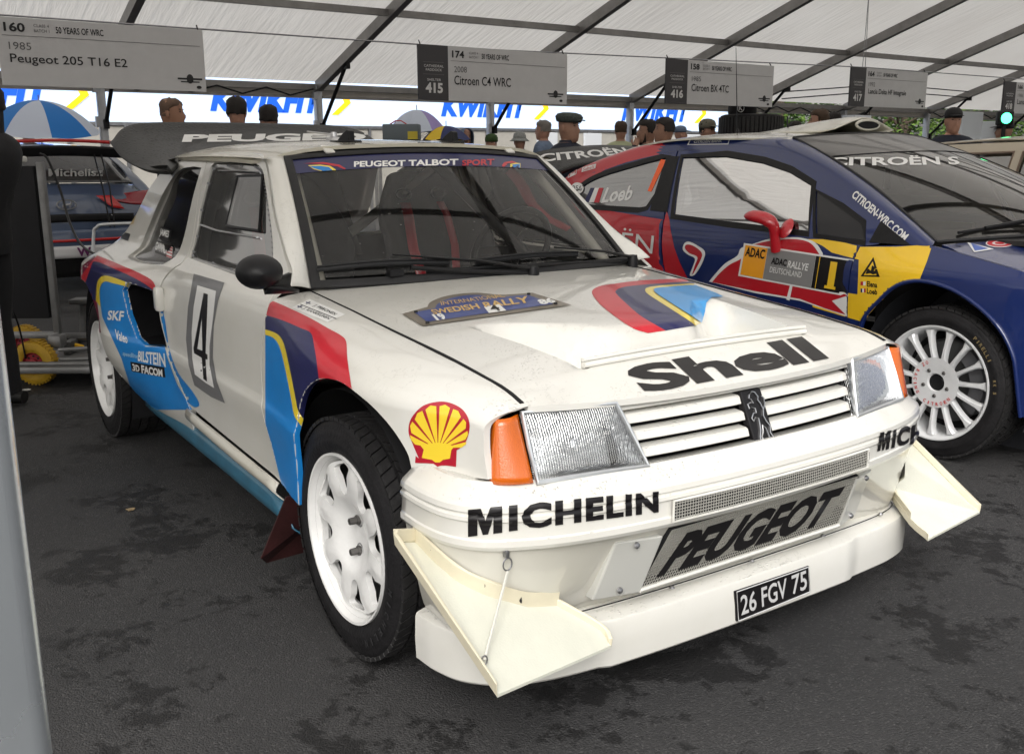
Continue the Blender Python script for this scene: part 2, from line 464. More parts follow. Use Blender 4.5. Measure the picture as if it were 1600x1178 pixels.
def sticker(poly, surf, m, parent, name='sticker', off=.0012, step=6, holes=(), mapf=None):
    bm = flat_bm([list(poly)]+[list(h) for h in holes], step)
    return lay(bm, mapf or (lambda u, v: (u, v)), surf, name, m, parent, off)
def flat_text(txt, O, U, V, m, parent, name='lettering', n_off=.002, **k):
    """text on a plane: O lower-left corner, U along the width, V up the height"""
    O, U, V = Vector(O), Vector(U), Vector(V); N = U.cross(V).normalized()
    bm = text_bm(txt, step=0, **k)
    for v in bm.verts: v.co = O+U*v.co.x+V*v.co.y+N*n_off
    me = bpy.data.meshes.new(name); bm.to_mesh(me); bm.free()
    return link(name, me, m, parent)
# ================================================================== THE PLACE
def asphalt():
    m = bpy.data.materials.new('wet_asphalt'); m.use_nodes = True; n = m.node_tree; L = n.links; N = n.nodes.new
    b = n.nodes['Principled BSDF']; tc = N('ShaderNodeTexCoord')
    def noise(s, d=4, r=.6):
        t = N('ShaderNodeTexNoise'); t.inputs['Scale'].default_value = s; t.inputs['Detail'].default_value = d
        t.inputs['Roughness'].default_value = r; L.new(tc.outputs['Object'], t.inputs['Vector']); return t.outputs[0]
    def mr(x, a, b_, c, d):
        q = N('ShaderNodeMapRange'); q.inputs[1].default_value = a; q.inputs[2].default_value = b_
        q.inputs[3].default_value = c; q.inputs[4].default_value = d; L.new(x, q.inputs[0]); return q.outputs[0]
    def math_(op, a, b_):
        q = N('ShaderNodeMath'); q.operation = op
        for i, x in enumerate((a, b_)):
            if isinstance(x, (int, float)): q.inputs[i].default_value = x
            else: L.new(x, q.inputs[i])
        return q.outputs[0]
    def mix(f, a, b_):
        q = N('ShaderNodeMix'); q.data_type = 'RGBA'; L.new(f, q.inputs[0])
        for i, x in ((6, a), (7, b_)):
            if isinstance(x, tuple): q.inputs[i].default_value = (*x, 1)
            else: L.new(x, q.inputs[i])
        return q.outputs[2]
    vo = N('ShaderNodeTexVoronoi'); vo.inputs['Scale'].default_value = 210; L.new(tc.outputs['Object'], vo.inputs['Vector'])
    vs = N('ShaderNodeSeparateColor'); L.new(vo.outputs['Color'], vs.inputs[0])
    # wet film: blotches with ragged edges
    wet = mr(math_('ADD', math_('MULTIPLY', noise(2.6, 3), .5), math_('MULTIPLY', noise(16, 10, .78), .5)), .53, .545, 0, 1)
    stone = mr(vs.outputs[0], .80, 1, 0, 1)
    base = mix(mr(noise(.7, 3), .3, .7, 0, 1), (.036, .036, .037), (.054, .053, .054))
    base = mix(math_('MULTIPLY', stone, .45), base, (.12, .118, .116))
    base = mix(math_('MULTIPLY', wet, .68), base, (.010, .0097, .010))
    L.new(base, b.inputs['Base Color'])
    rg = mr(wet, 0, 1, .80, .62)
    L.new(rg, b.inputs['Roughness']); b.inputs['Specular IOR Level'].default_value = .22
    h = math_('ADD', math_('MULTIPLY', vo.outputs['Distance'], -1.0), math_('MULTIPLY', noise(85, 3), .35))
    bp = N('ShaderNodeBump'); bp.inputs['Distance'].default_value = .006; bp.inputs['Strength'].default_value = .6
    L.new(h, bp.inputs['Height']); L.new(bp.outputs[0], b.inputs['Normal'])
    return m
g = MB(); g.add([(-250,-250,0),(250,-250,0),(250,250,0),(-250,250,0)], [(0,1,2,3)])
tag(g.build('ground', asphalt()), kind='structure')
# a few scraps of litter and leaf lie on the tarmac
LEAF = mat('dry_leaf', (.30, .22, .12), .7, noise=.3)
PAPER = mat('scrap_paper', (.55, .55, .52), .6)
for k, (px, py, s, m, lab) in enumerate([(205, 797, .022, LEAF, 'tan dead leaf lying on the tarmac beside the white car'),
        (42, 610, .035, PAPER, 'torn white paper scrap on the tarmac near the yellow trolley wheel')]):
    p = onpl(px, py, 'z', 0)
    q = [(p.x+s*math.cos(a)*rnd.uniform(.5, 1), p.y+s*math.sin(a)*rnd.uniform(.5, 1)) for a in [i*.7 for i in range(9)]]
    b = MB(); b.prism(q, .004, .006); tag(b.build('litter', m), lab, 'litter')

# ---- marquee: eave, posts, rafters, purlins, canvas
EX, EZ, SL, RX, FX = -12.2, 2.33, .325, -5.45, 1.27
RZ = EZ+SL*(RX-EX)
def zc(x): return EZ+SL*(x-EX) if x < RX else EZ+SL*(RX-EX)*(FX-x)/(FX-RX)
Y0, BAY = 1.42, 3.13
bays = [Y0+BAY*k for k in range(-4, 11)]
def canvas_mat():
    m = bpy.data.materials.new('canvas'); m.use_nodes = True; n = m.node_tree; L = n.links; N = n.nodes.new
    for x in list(n.nodes): n.nodes.remove(x)
    o = N('ShaderNodeOutputMaterial'); d = N('ShaderNodeBsdfDiffuse'); t = N('ShaderNodeBsdfTranslucent'); mx = N('ShaderNodeMixShader')
    mx.inputs[0].default_value = .5
    tc = N('ShaderNodeTexCoord'); mp = N('ShaderNodeMapping'); mp.inputs['Rotation'].default_value = (0, 0, .55); mp.inputs['Scale'].default_value = (.5, 5.5, 1)
    L.new(tc.outputs['Object'], mp.inputs[0]); ns = N('ShaderNodeTexNoise'); ns.inputs['Scale'].default_value = 2.4; ns.inputs['Detail'].default_value = 6
    L.new(mp.outputs[0], ns.inputs['Vector'])
    n2 = N('ShaderNodeTexNoise'); n2.inputs['Scale'].default_value = .6; n2.inputs['Detail'].default_value = 5; L.new(tc.outputs['Object'], n2.inputs['Vector'])
    mr = N('ShaderNodeMapRange'); mr.inputs[1].default_value = .35; mr.inputs[2].default_value = .68; L.new(n2.outputs[0], mr.inputs[0])
    c = N('ShaderNodeMix'); c.data_type = 'RGBA'; c.inputs[6].default_value = (.90, .865, .81, 1); c.inputs[7].default_value = (.83, .79, .735, 1)
    L.new(mr.outputs[0], c.inputs[0]); L.new(c.outputs[2], d.inputs[0]); L.new(c.outputs[2], t.inputs[0])
    bp = N('ShaderNodeBump'); bp.inputs['Distance'].default_value = .09; bp.inputs['Strength'].default_value = .32
    L.new(ns.outputs[0], bp.inputs['Height']); L.new(bp.outputs[0], d.inputs['Normal']); L.new(bp.outputs[0], t.inputs['Normal'])
    L.new(d.outputs[0], mx.inputs[1]); L.new(t.outputs[0], mx.inputs[2]); L.new(mx.outputs[0], o.inputs[0])
    return m
CANVAS = canvas_mat()
VAL = mat('valance_canvas', (.62, .58, .52), .8, noise=.08, nscale=3)
ALUD = mat('weathered_aluminium', (.27, .26, .25), .45, .55, noise=.15, nscale=5)
POST = mat('post_aluminium', (.42, .43, .45), .4, .6, noise=.18, nscale=7, rvar=.1)
tent = empty('marquee', (EX, Y0+BAY, 0), 0, 'white canvas marquee on grey aluminium posts and rafters over the parked rally cars', 'marquee')
def tp(o): o.location = -Vector(tent.location) if o.parent is tent else o.location; return o
for a, b in zip(bays, bays[1:]):
    m = MB()
    for x0, x1 in ((EX-.15, RX), (RX, FX+.1)):
        NX, NY = 16, 8; vs = []; fs = []
        for i in range(NX+1):
            for j in range(NY+1):
                x = x0+(x1-x0)*i/NX; y = a+(b-a)*j/NY; s = math.sin(math.pi*j/NY)*.035*math.sin(math.pi*i/NX)
                vs.append((x, y, zc(x)+.12-s))
        for i in range(NX):
            for j in range(NY):
                fs.append((i*(NY+1)+j, (i+1)*(NY+1)+j, (i+1)*(NY+1)+j+1, i*(NY+1)+j+1))
        m.add(vs, fs)
    tp(m.build('roof_canvas', CANVAS, tent, 60))
ang = math.atan(SL)
for y in bays:
    m = MB()
    for xa, xb in ((EX, RX), (RX, FX)):
        za, zb = zc(xa), zc(xb-1e-6) if xb == RX else EZ
        L_ = math.hypot(xb-xa, zb-za)
        M = Matrix.Translation((xa, y, za)) @ Matrix.Rotation(-math.atan2(zb-za, xb-xa), 4, 'Y')
        m.box((L_/2, 0, .0), (L_, .075, .13), M); m.box((L_/2, 0, -.078), (L_, .095, .02), M)
    tp(m.build('rafter', ALUD, tent, None))
    if y != bays[0]:
        m = MB(); m.tube([(EX+.05, y+.02, 1.72), (EX+1.02, y+.02, zc(EX+1)-.05)], .028, 8); m.box((EX+1.0, y+.02, zc(EX+1)-.09), (.12, .05, .12)); m.box((EX+.08, y+.02, 1.72), (.08, .06, .12))
        tp(m.build('knee_brace', BLACKP, tent, 30))
    m = MB(); m.box((EX-.02, y, EZ/2), (.12, .10, EZ), bev=.012); m.box((EX-.02, y, .01), (.25, .25, .02)); m.tube([(EX+.07, y-.06, 1.35), (EX+.09, y-.06, 2.2)], .012, 6)
    m.box((EX+.06, y-.08, 2.18), (.08, .07, .10)); m.box((EX+.06, y-.08, 1.75), (.07, .06, .14))
    tp(m.build('post', POST, tent, 30))
for x in (-9.8, -7.4, RX, -3.1, -.8):
    m = MB(); m.box((x, (bays[0]+bays[-1])/2, zc(x)-.01), (.07, bays[-1]-bays[0], .085)); tp(m.build('purlin', ALUD, tent, None))
for i, (a, b) in enumerate(zip(bays, bays[1:])):
    m = MB(); m.box((EX, (a+b)/2, EZ-.02), (.10, b-a-.12, .09)); m.box((EX-.0, (a+b)/2, EZ-.165), (.05, b-a-.12, .035)); tp(m.build('eave_beam', ALUD, tent, None))
    m = MB(); m.box((EX-.12, (a+b)/2, EZ-.095), (.012, b-a, .13)); tp(m.build('valance', VAL, tent, None))
    if i in (4, 8, 10, 0, 2):
        m = MB(); k = 8
        for j in range(k): 
            y0 = a+.1+(b-a-.2)*j/k; y1 = a+.1+(b-a-.2)*(j+1)/k
            m.tube([(EX+.06, y0, EZ-.15 if j % 2 else EZ-.05), (EX+.06, y1, EZ-.05 if j % 2 else EZ-.15)], .013, 6)
        tp(m.build('truss_lattice', BLACKP, tent, 30))
m = MB(); m.tube([(-5.03, bays[0], 2.17), (-5.03, 3, 2.15), (-5.03, 8, 2.235), (-5.03, bays[-1], 2.26)], .006, 5); tp(m.build('sign_wire', STEEL, tent, 30))
for py in (7.95, 8.0):
    m = MB(); m.tube([(-5.03, py, 2.2), (-5.03, 7.97, 3.1), (-5.03, 7.97, zc(-5.03))], .004, 5); tp(m.build('hanging_cord', STEEL, tent, 30))
for q in (0, .13):
    m = MB(); m.tube([(EX+.9, bays[8], 2.5-q), (EX+1, bays[9], 2.75-q), (EX+1, bays[10], 2.7-q)], .012, 5); tp(m.build('cable', BLACKP, tent, 30))

# foreground post of the front row, wet and scratched
def scratched():
    m = mat('scratched_post', (.66, .70, .73), .26, .75, noise=.06, nscale=3, rvar=.05); n = m.node_tree; L = n.links; N = n.nodes.new
    b = n.nodes['Principled BSDF']; tc = [x for x in n.nodes if x.type == 'TEX_COORD'][0]
    v = N('ShaderNodeTexNoise'); v.inputs['Scale'].default_value = 38; v.inputs['Detail'].default_value = 3
    mp = N('ShaderNodeMapping'); mp.inputs['Scale'].default_value = (1, 1, .35); L.new(tc.outputs['Object'], mp.inputs[0]); L.new(mp.outputs[0], v.inputs['Vector'])
    r = N('ShaderNodeMapRange'); r.inputs[1].default_value = .76; r.inputs[2].default_value = .80; L.new(v.outputs[0], r.inputs[0])
    old = b.inputs['Base Color'].links[0].from_socket
    mx = N('ShaderNodeMix'); mx.data_type = 'RGBA'; L.new(r.outputs[0], mx.inputs[0]); L.new(old, mx.inputs[6]); mx.inputs[7].default_value = (.36, .38, .39, 1)
    L.new(mx.outputs[2], b.inputs['Base Color']); return m
fp = onpl(0, 480, 'y', -1.655)
pm = MB(); pz = math.atan2(CAM.y+1.655, CAM.x-fp.x)
PM = Matrix.Translation((FX+.021, -1.668, 0)) @ Matrix.Rotation(R(12), 4, 'Z')
prof = []
for (cx, cy, a0) in ((.035, .04, 0), (-.035, .04, 90), (-.035, -.04, 180), (.035, -.04, 270)): prof += arcpts(cx, cy, .022, .022, a0, a0+90, 5)
pm.prism(prof, 0, EZ, PM @ Matrix.Translation((0, -.0625, 0)))
fpo = pm.build('front_post', scratched(), None, 40)
tag(fpo, 'pale scratched aluminium marquee post close to the camera at the left edge', 'post')
pm = MB(); pm.box((0, -.0625, .012), (.26, .26, .024), PM, .004); pm.build('base_plate', POST, fpo, 30)
m = MB()
for a, b in zip(bays[:], bays[1:]):
    m.box((FX, (a+b)/2, EZ+.0), (.10, b-a-.11, .09))
tp(m.build('front_eave_beam', ALUD, tent, None))

# ---- hanging car signs
SIGN = mat('sign_board', (.54, .54, .545), .5, noise=.03); SIGND = mat('sign_dark_panel', (.045, .043, .047), .5)
INK = mat('sign_ink', (.012, .012, .014), .5); INKG = mat('sign_grey_ink', (.13, .13, .135), .5); INKW = mat('sign_pale_ink', (.62, .62, .62), .5)
def sign(yr, z0, z1, num, yearsize, year, model, shelter, lab, w_=1.5, x=-5.0, tilt=0):
    t = empty('hanging_sign', (x, yr, z0), 0, lab, 'sign', 'car information signs hanging from the marquee')
    t.rotation_euler = (tilt, 0, 0)
    H_ = z1-z0
    def P(u, v): return (0.012, -w_*(1-u), v*H_)
    def put(o): return o
    dw = 0.185 if shelter else 0
    b = MB(); b.box((0, -w_*(1-dw)/2, H_/2), (.02, w_*(1-dw), H_)); put(b.build('board', SIGN, t, None))
    if shelter:
        b = MB(); b.box((0, -w_+w_*dw/2, H_/2), (.02, w_*dw-.001, H_)); put(b.build('shelter_panel', SIGND, t, None))
    def T(txt, u0, v0, u1, v1, m, **k):
        return flat_text(txt, P(u0, v0), Vector(P(u1, v0))-Vector(P(u0, v0)), (0, 0, (v1-v0)*H_), m, t, 'lettering', .001, **k)
    o = dw
    k = 1-dw
    T(num, o+.03*k, .79, o+.125*k, .925, INK, bold=.03)
    T('CLASS 4', o+.165*k, .875, o+.235*k, .92, INKG); T('BATCH 1', o+.165*k, .80, o+.235*k, .845, INKG)
    T('50 YEARS OF WRC', o+.265*k, .80, o+.49*k, .90, INK, bold=.015)
    b = MB(); b.box((.0115, -w_*(1-o)/2, H_*.735), (.001, w_*(1-o)*.96, .003)); put(b.build('rule_line', INKG, t, None))
    T(year, o+.045*k, .53, o+.145*k, .64, INKG)
    T(model, o+.045*k, .30, o+.045*k+yearsize*k, .47, INK, bold=.008)
    b = MB()   # winged emblem
    cx, cz = -w_*.085, H_*.2
    b.box((.0118, cx, cz), (.001, .19*.9, .012)); b.box((.0118, cx, cz-.02), (.0012, .13, .008))
    b.prism(arcpts(0, 0, .024, .032, 0, 360, 14)[:-1], .0118, .0135, Matrix.Translation((0, cx, cz)) @ Matrix(((0,0,1,0),(1,0,0,0),(0,1,0,0),(0,0,0,1))))
    b.prism(arcpts(0, 0, .018, .011, 0, 360, 12)[:-1], .0118, .0135, Matrix.Translation((0, cx+.06, cz-.055)) @ Matrix(((0,0,1,0),(1,0,0,0),(0,1,0,0),(0,0,0,1))))
    put(b.build('winged_emblem', INK, t, None))
    if shelter:
        T('CATHEDRAL', dw*.18, .60, dw*.84, .645, INKW); T('PADDOCK', dw*.24, .53, dw*.78, .575, INKW)
        T('SHELTER', dw*.28, .35, dw*.74, .395, INKW); T(shelter, dw*.22, .13, dw*.80, .32, INKW, bold=.04)
        b = MB(); b.box((.0115, -w_+w_*dw/2, H_*.69), (.001, w_*dw*.7, .003)); b.box((.0115, -w_+w_*dw/2, H_*.47), (.001, w_*dw*.7, .003)); put(b.build('rule_line', INKG, t, None))
    for u in (.02, .98):
        b = MB(); b.tube([(0, -w_*u, H_-.01), (-.03, -w_*u, H_+.035)], .005, 6); b.build('cable_tie', BLACKP, t, 30)
    return t
sign(.54, 1.727, 2.142, '160', .55, '1985', 'Peugeot 205 T16 E2', '', 'grey hanging sign at the far left reading 160, 1985 Peugeot 205 T16 E2', 1.30)
sign(3.76, 1.722, 2.15, '174', .46, '2008', 'Citroen C4 WRC', '415', 'long grey sign for the Citroen C4 with a dark shelter panel on its left')
sign(6.45, 1.765, 2.175, '158', .42, '1985', 'Citroen BX 4TC', '416', 'grey sign for the Citroen BX crossed by the thin car aerial')
sign(9.13, 1.81, 2.225, '164', .61, '1992', 'Lancia Delta HF Integrale', '417', 'small far grey sign for the Lancia Delta Integrale', 1.42, tilt=R(0))
sign(12.3, 1.80, 2.19, '166', .5, '1986', 'Lancia Delta S4', '418', 'grey hanging sign cut off by the right edge of the picture, shelter 418')

# ---- advertising wall behind
def led(name, col, s): return mat(name, col, .5, emit=col, estr=s)
LEDW = led('led_white', (.62, .78, 1.0), .31); LEDB = led('led_blue', (.008, .10, .60), .42); LEDY = led('led_yellow', (1.0, .55, .01), .42)
bn = empty('advertising_board', (-18, 10, 0), 0, 'long bright white screen with repeated blue Kwik Fit lettering and yellow arrows behind the marquee', 'screen')
def bl(o): o.location = -Vector(bn.location); return o
b = MB(); b.box((-18.1, 8.2, 2.42), (.2, 23.6, .95)); bl(b.build('screen_face', LEDW, bn, None))
b = MB(); b.box((-18.12, 8.2, 1.925), (.3, 23.8, .05)); b.box((-18.12, 8.2, 2.92), (.3, 23.8, .05))
for y in (-3, .4, 3.8, 7.2, 10.6, 14, 17.4, 19.9): b.box((-18.2, y, 1), (.1, .1, 2))
bl(b.build('screen_frame', STEEL, bn, None))
for y0 in (-5.6, -.6, 4.75, 10.1, 15.55):
    bl(flat_text('KWIKFIT', (-17.99, y0, 2.19), (0, 2.45, 0), (0, 0, .48), LEDB, bn, 'lettering', .002, bold=.06, shear=.3, space=1.05))
    bl(MB().prism([(0, 0), (.16, 0), (.47, .26), (.36, .52), (.20, .52), (.31, .26)], 0, .004, Matrix.Translation((-17.985, y0+2.62, 2.17)) @ Matrix(((0,0,1,0),(1,0,0,0),(0,1,0,0),(0,0,0,1)))).build('arrow', LEDY, bn, None))
# hoarding under it
HB = mat('hoarding_panel', (.40, .38, .34), .7, noise=.12, nscale=2); HB2 = mat('hoarding_frame', (.60, .62, .64), .6)
hd = empty('hoarding', (-17, 10, 0), 0, 'beige panelled hoarding below the bright screen', 'fence')
for k in range(26):
    y = -4+k*.98
    b = MB(); b.box((0, y+.47-10, .93), (.05, .94, 1.86)); b.build('hoarding_panel', HB, hd, None)
b = MB()
for k in range(27): b.box((.04, -4+k*.98-.01-10, .95), (.05, .05, 1.9))
b.box((.03, -1.7, 1.88), (.06, 25, .05)); b.build('hoarding_frame', STEEL, hd, None)
for k, (y, w_) in enumerate(((11.6, .55), (12.9, .5), (16.6, 2.2))):
    b = MB(); b.box((-15.9, y, .95), (.06, w_, 1.7), bev=.01); b.box((-15.9, y-w_/2+.03, .5), (.05, .05, 1.0)); b.box((-15.9, y+w_/2-.03, .5), (.05, .05, 1.0))
    tag(b.build('white_board', HB2, None, None), ('narrow pale board standing before the beige hoarding, left of the glasses man', 'narrow pale board standing right of the glasses man by the hoarding', 'wide pale board standing under the right end of the bright screen')[k], 'board')
# trees behind the right half
LEAFM = [mat('leaf_green', (.075, .15, .025), .55, noise=.3, nscale=3), mat('leaf_light_green', (.13, .22, .04), .5, noise=.3, nscale=3), mat('leaf_dark_green', (.03, .07, .016), .6, noise=.3, nscale=3)]
BARK = mat('bark', (.10, .075, .055), .9, noise=.3, nscale=10, bump=.5, bscale=20)
def tree(x, y, h, r, lab, seed, n=2600):
    q = random.Random(seed); t = empty('tree', (x, y, 0), 0, lab, 'tree', 'trees behind the marquee')
    b = MB(); b.tube([(0, 0, 0), (.1, .05, h*.35), (0, .15, h*.7)], [.22, .16, .07], 8)
    for k in range(7):
        a = q.uniform(0, 6.3); z = h*q.uniform(.2, .6); b.tube([(0.05, .05, z), (math.cos(a)*r*.4, math.sin(a)*r*.4, z+h*.15), (math.cos(a)*r*.75, math.sin(a)*r*.75, z+h*.25)], [.08, .05, .02], 6)
    b.build('trunk', BARK, t, 40)
    b = MB(); cl = [(q.gauss(0, r*.45), q.gauss(0, r*.5), q.uniform(.12, .95)*h) for _ in range(46)]
    for k in range(n):
        c = q.choice(cl); p = Vector(c)+Vector((q.gauss(0, .33), q.gauss(0, .33), q.gauss(0, .28)))*(r*.4)
        s = q.uniform(.06, .13); M = Matrix.Translation(p) @ Matrix.Rotation(q.uniform(0, 6.3), 4, 'Z') @ Matrix.Rotation(q.uniform(-1.2, 1.2), 4, 'X') @ Matrix.Rotation(q.uniform(-1, 1), 4, 'Y')
        b.m = 0 if (hash(c) % 3) else 1
        if q.random() < .2: b.m = 2
        b.add([(-s, 0, 0), (0, -s*.5, .02), (s, 0, 0), (0, s*.5, .02)], [(0, 1, 2, 3)], M)
    b.build('crown', LEAFM, t, None)
tl = ['leafy green tree right of the stacked tyres behind the marquee', 'dark bushy tree behind the bearded man', 'broad green tree behind the shelter 417 sign', 'green tree right of the shelter 417 sign', 'dark green tree behind the man in the black cap', 'tree behind the green lamp at the right edge', 'green tree beyond the right edge of the row']
for k, (x, y, h, r) in enumerate([(-20, 21.5, 5, 2.2), (-21, 25, 5.5, 2.6), (-20, 28.5, 5, 2.5), (-21, 32, 6, 2.8), (-19, 35.5, 5.5, 2.7), (-20, 39.5, 6, 3), (-18, 44, 6, 3)]): tree(x, y, h, r, tl[k], 30+k)
tag(MB().add([(-26, 18, 0), (-23, 52, 0), (-23, 52, 4.2), (-26, 18, 4.2)], [(0, 1, 2, 3)]).build('backing_wall', LEAFM[2], None, None), 'dark green hedge screen standing behind the trees', 'hedge')
bpy.data.objects.remove(bpy.data.objects['backing_wall'])
hg = MB(); q = random.Random(5)
for k in range(9000):
    y = q.uniform(19, 52); p = Vector((-24+q.gauss(0, .5), y, q.uniform(0, 4.4)+.35*math.sin(y*1.7))); s = q.uniform(.10, .2)
    hg.m = q.choice((0, 2, 2, 2, 1)); M = Matrix.Translation(p) @ Matrix.Rotation(q.uniform(0, 6.3), 4, 'Z') @ Matrix.Rotation(q.uniform(-1.3, 1.3), 4, 'X')
    hg.add([(-s, 0, 0), (0, -s*.5, .02), (s, 0, 0), (0, s*.5, .02)], [(0, 1, 2, 3)], M)
tag(hg.build('hedge', LEAFM, None, None), kind='stuff')
# ================================================================== THE WHITE RALLY CAR
C1 = empty('rally_car', (0, 0, 0), 0, 'cream white rally hatchback with a number 4 on its striped side', 'rally car')
bpy.context.view_layer.update()
BASE = [(.15,.72),(.30,.764),(.45,.775),(.55,.784),(.575,.776),(.68,.772),(.80,.762),(.865,.742),(.89,.712),(.92,.683),(1.0,.647),(1.14,.603),(1.27,.556),(1.32,.535)]
ZS = [(-.56,.884),(-.534,.882),(-.247,.858),(-.058,.840),(.264,.811),(.42,.793),(.503,.781),(.572,.760),(.66,.735)]
def zs(x): return hermite(ZS, x)
def S1(x, z):
    y = hermite(BASE, z)
    if z < .9: y -= .065*sst(.12, .62, x)
    y += .034*math.exp(-((x-.02)/.43)**4)*sst(.90, .74, z)*sst(.1, .3, z)
    if x < -1.3: y += .105*sst(-1.45, -2.15, x)*sst(.90, .80, z)*sst(.22, .48, z) - .34*sst(-2.52, -3.15, x)
    return y
def side(x, s):          # lower body, right-hand side of the car
    return (x, -S1(x, s), s)
def fend(x, s):
    rd = frad(x); z0 = zs(x)-rd
    if s <= z0: return (x, -S1(x, s), s)
    t = min(1, (s-z0)/(1.5*rd)); a = t*math.pi/2; B = S1(x, z0)
    return (x, -(.624+(B-.624)*math.cos(a)), z0+rd*(.62*math.sin(a)+.38*t))
def frad(x): return hermite([(-.56,.022),(-.50,.03),(-.36,.06),(-.2,.085),(0,.10),(.25,.095),(.45,.065),(.58,.045)], x)
XF = lambda y: .641-.069*(abs(y)/.62)**2.4
def T1(x, y):
    return zs(x)+(.024-.016*sst(.25, .64, x))*(1-(y/.62)**2)-.006*max(0, (abs(y)-.56)/.06)**2*0
cp = lambda P, n=4: smooth_line(P, n*len(P))

# ---- bonnet with its radiator outlet
def vwall(x): return .388+(.472-x)*.14
def vstart(y): return .265-.185*sst(.10,.37,abs(y))
hl = [(-.534,-.612)]+[(x,-.612-.0*x) for x in (-.4,-.2,0,.2,.4,.5,.55)]+[(.572,-.610)]
hl += [(XF(y), y) for y in [-.60+.05*i for i in range(25)]]+[(.572,.610)]+[(x,.612) for x in (.55,.5,.4,.2,0,-.2,-.4)]+[(-.534,.612)]
hl += [(-.534+.085*(1-(y/.617)**2), y) for y in [.55-.11*i for i in range(11)]]
X0, X1 = .04, .47
hole = [(X0, -vwall(X0)), (X1-.05, -vwall(X1-.05)), (X1-.015, -vwall(X1)+.004), (X1, -vwall(X1)+.02), (X1, vwall(X1)-.02), (X1-.015, vwall(X1)-.004), (X1-.05, vwall(X1-.05)), (X0, vwall(X0))]
hole_in = [(x+(.003 if x < .1 else -.004), y*(1-.011)) for x, y in hole]
def fl(x, y):
    if not (X0 < x < X1 and abs(y) < vwall(x)): return (x, y, T1(x, y))
    d = .145*sst(0, .15, x-vstart(y))+.03*sst(.2,.47,x)
    uu = min(1, (vwall(x)-abs(y))/(.022+.012*sst(0,.47,x))); d *= (uu if uu < .8 else .8+.2*math.sin((uu-.8)/.2*math.pi/2)*.9)*min(1, (X1-x)/.0035)
    return (x, y, T1(x, y)-d)
_pf = flat_bm
def three(loops, step, sy=None):
    bm = _pf([hl, hole], .03); 
    for L_ in ([hole, hole_in], [hole_in]):
        t_ = _pf(L_, .03); me = bpy.data.meshes.new('x'); t_.to_mesh(me); t_.free(); bm.from_mesh(me); bpy.data.meshes.remove(me)
    return bm
flat_bm = three
bonnet = panel('bonnet', [hl], fl, WHITE, C1, .02, .014, inward=(0,0,-1), edge=.003)
flat_bm = _pf; vent = bonnet
b = MB(); P_ = [(X1+.004+.0*y, y, T1(X1, y)+.006) for y in [-.385+.077*i for i in range(11)]]
for dx, dz, s in ((0, 0, .007), (-.003, .012, .005)): b.tube([(p[0]+dx, p[1], p[2]+dz) for p in P_], s, 8)
b.add([(X1-.004, -.387, T1(X1, .387)-.01), (X1-.004, .387, T1(X1, .387)-.01)]+[(X1-.007, p[1], p[2]+.014) for p in P_[::-1]], [tuple(range(13))])
b.build('vent_lip', WHITE, C1, 40)
for y in (-.36, .37): MB().lathe([(0, .004), (.004, .003), (.006, 0)], Matrix.Translation((X1-.06, y*1.0, T1(.41, .37)-.05)) @ Matrix.Rotation(R(90), 4, 'X'), 10).build('vent_screw', STEEL, C1, 40)

# ---- sides, right then left
def arch(cx, cz, r, a0, a1, n=16): return [(cx+r*math.cos(R(a0+(a1-a0)*i/n)), cz+r*math.sin(R(a0+(a1-a0)*i/n))) for i in range(n+1)]
ARF = cp([(.351,.590),(.335,.63),(.285,.677),(.215,.713),(.13,.735),(.04,.742),(-.05,.728),(-.12,.70),(-.175,.655),(-.212,.59),(-.232,.50),(-.245,.42),(-.262,.33)], 3)
DF = cp([(-.43,.345),(-.50,.46),(-.548,.58),(-.552,.70),(-.530,.82),(-.528,.88),(-.530,.893)], 3)   # door gap
fo = [(x, zs(x)+.5*frad(x)) for x in (-.50,-.4,-.25,-.1,.1,.3,.45,.53)]+[(.574, .7825)]+cp([(.572,.765),(.562,.745),(.556,.72),(.560,.67),(.573,.618)], 3)+[(.50,.607),(.42,.598)]+ARF+DF
A_BOT, A_TOP = (-.50,.935), (-.962,1.263)
DR = cp([(-1.346,.385),(-1.48,.50),(-1.575,.64),(-1.60,.74),(-1.575,.82),(-1.50,.885)], 3)
dW = cp([(-1.50,.885),(-1.545,1.0),(-1.59,1.14),(-1.60,1.262)], 3)[1:]
dT = cp([(-1.60,1.262),(-1.565,1.285),(-1.30,1.287),(-1.12,1.283),(-1.035,1.270),(-.982,1.248)], 3)[1:]
dA = [(-.93,1.208),(-.855,1.143),(-.782,1.078),(-.708,1.028),(-.634,.980),(-.557,.938)]
g_ = .006
door_o = [(x-g_, z) for x, z in DF][:-1]+dA[::-1]+dT[::-1]+dW[::-1]+[(x+g_, z) for x, z in DR[::-1]]
door_o = [(-.436,.345),(-.8,.352),(-1.1,.368),(-1.34,.385)][::-1][:3]+door_o if False else door_o+[(-1.1,.372),(-.8,.357),(-.6,.348)]
WH = cp([(-.675,.925),(-.765,1.025),(-.865,1.125),(-.955,1.20),(-1.01,1.235),(-1.08,1.25)], 3)+[(-1.3,1.255),(-1.51,1.25),(-1.54,1.235),(-1.545,1.08),(-1.505,.93),(-1.48,.908),(-1.1,.900),(-.85,.895),(-.69,.900)]
QW = cp([(-1.65,1.232),(-1.655,1.05),(-1.63,.90)], 4)+cp([(-1.66,.872),(-1.80,.862),(-2.0,.862),(-2.12,.875),(-2.17,.93),(-2.16,1.0),(-2.10,1.09),(-2.0,1.185),(-1.90,1.225),(-1.75,1.236)], 3)
ARR = arch(-2.52, .335, .405, -8, 186, 30)
INT = [(-1.66,.775),(-1.56,.76),(-1.53,.70),(-1.50,.60),(-1.53,.575),(-1.72,.555),(-1.80,.575),(-1.86,.66),(-1.90,.755),(-1.86,.79)]
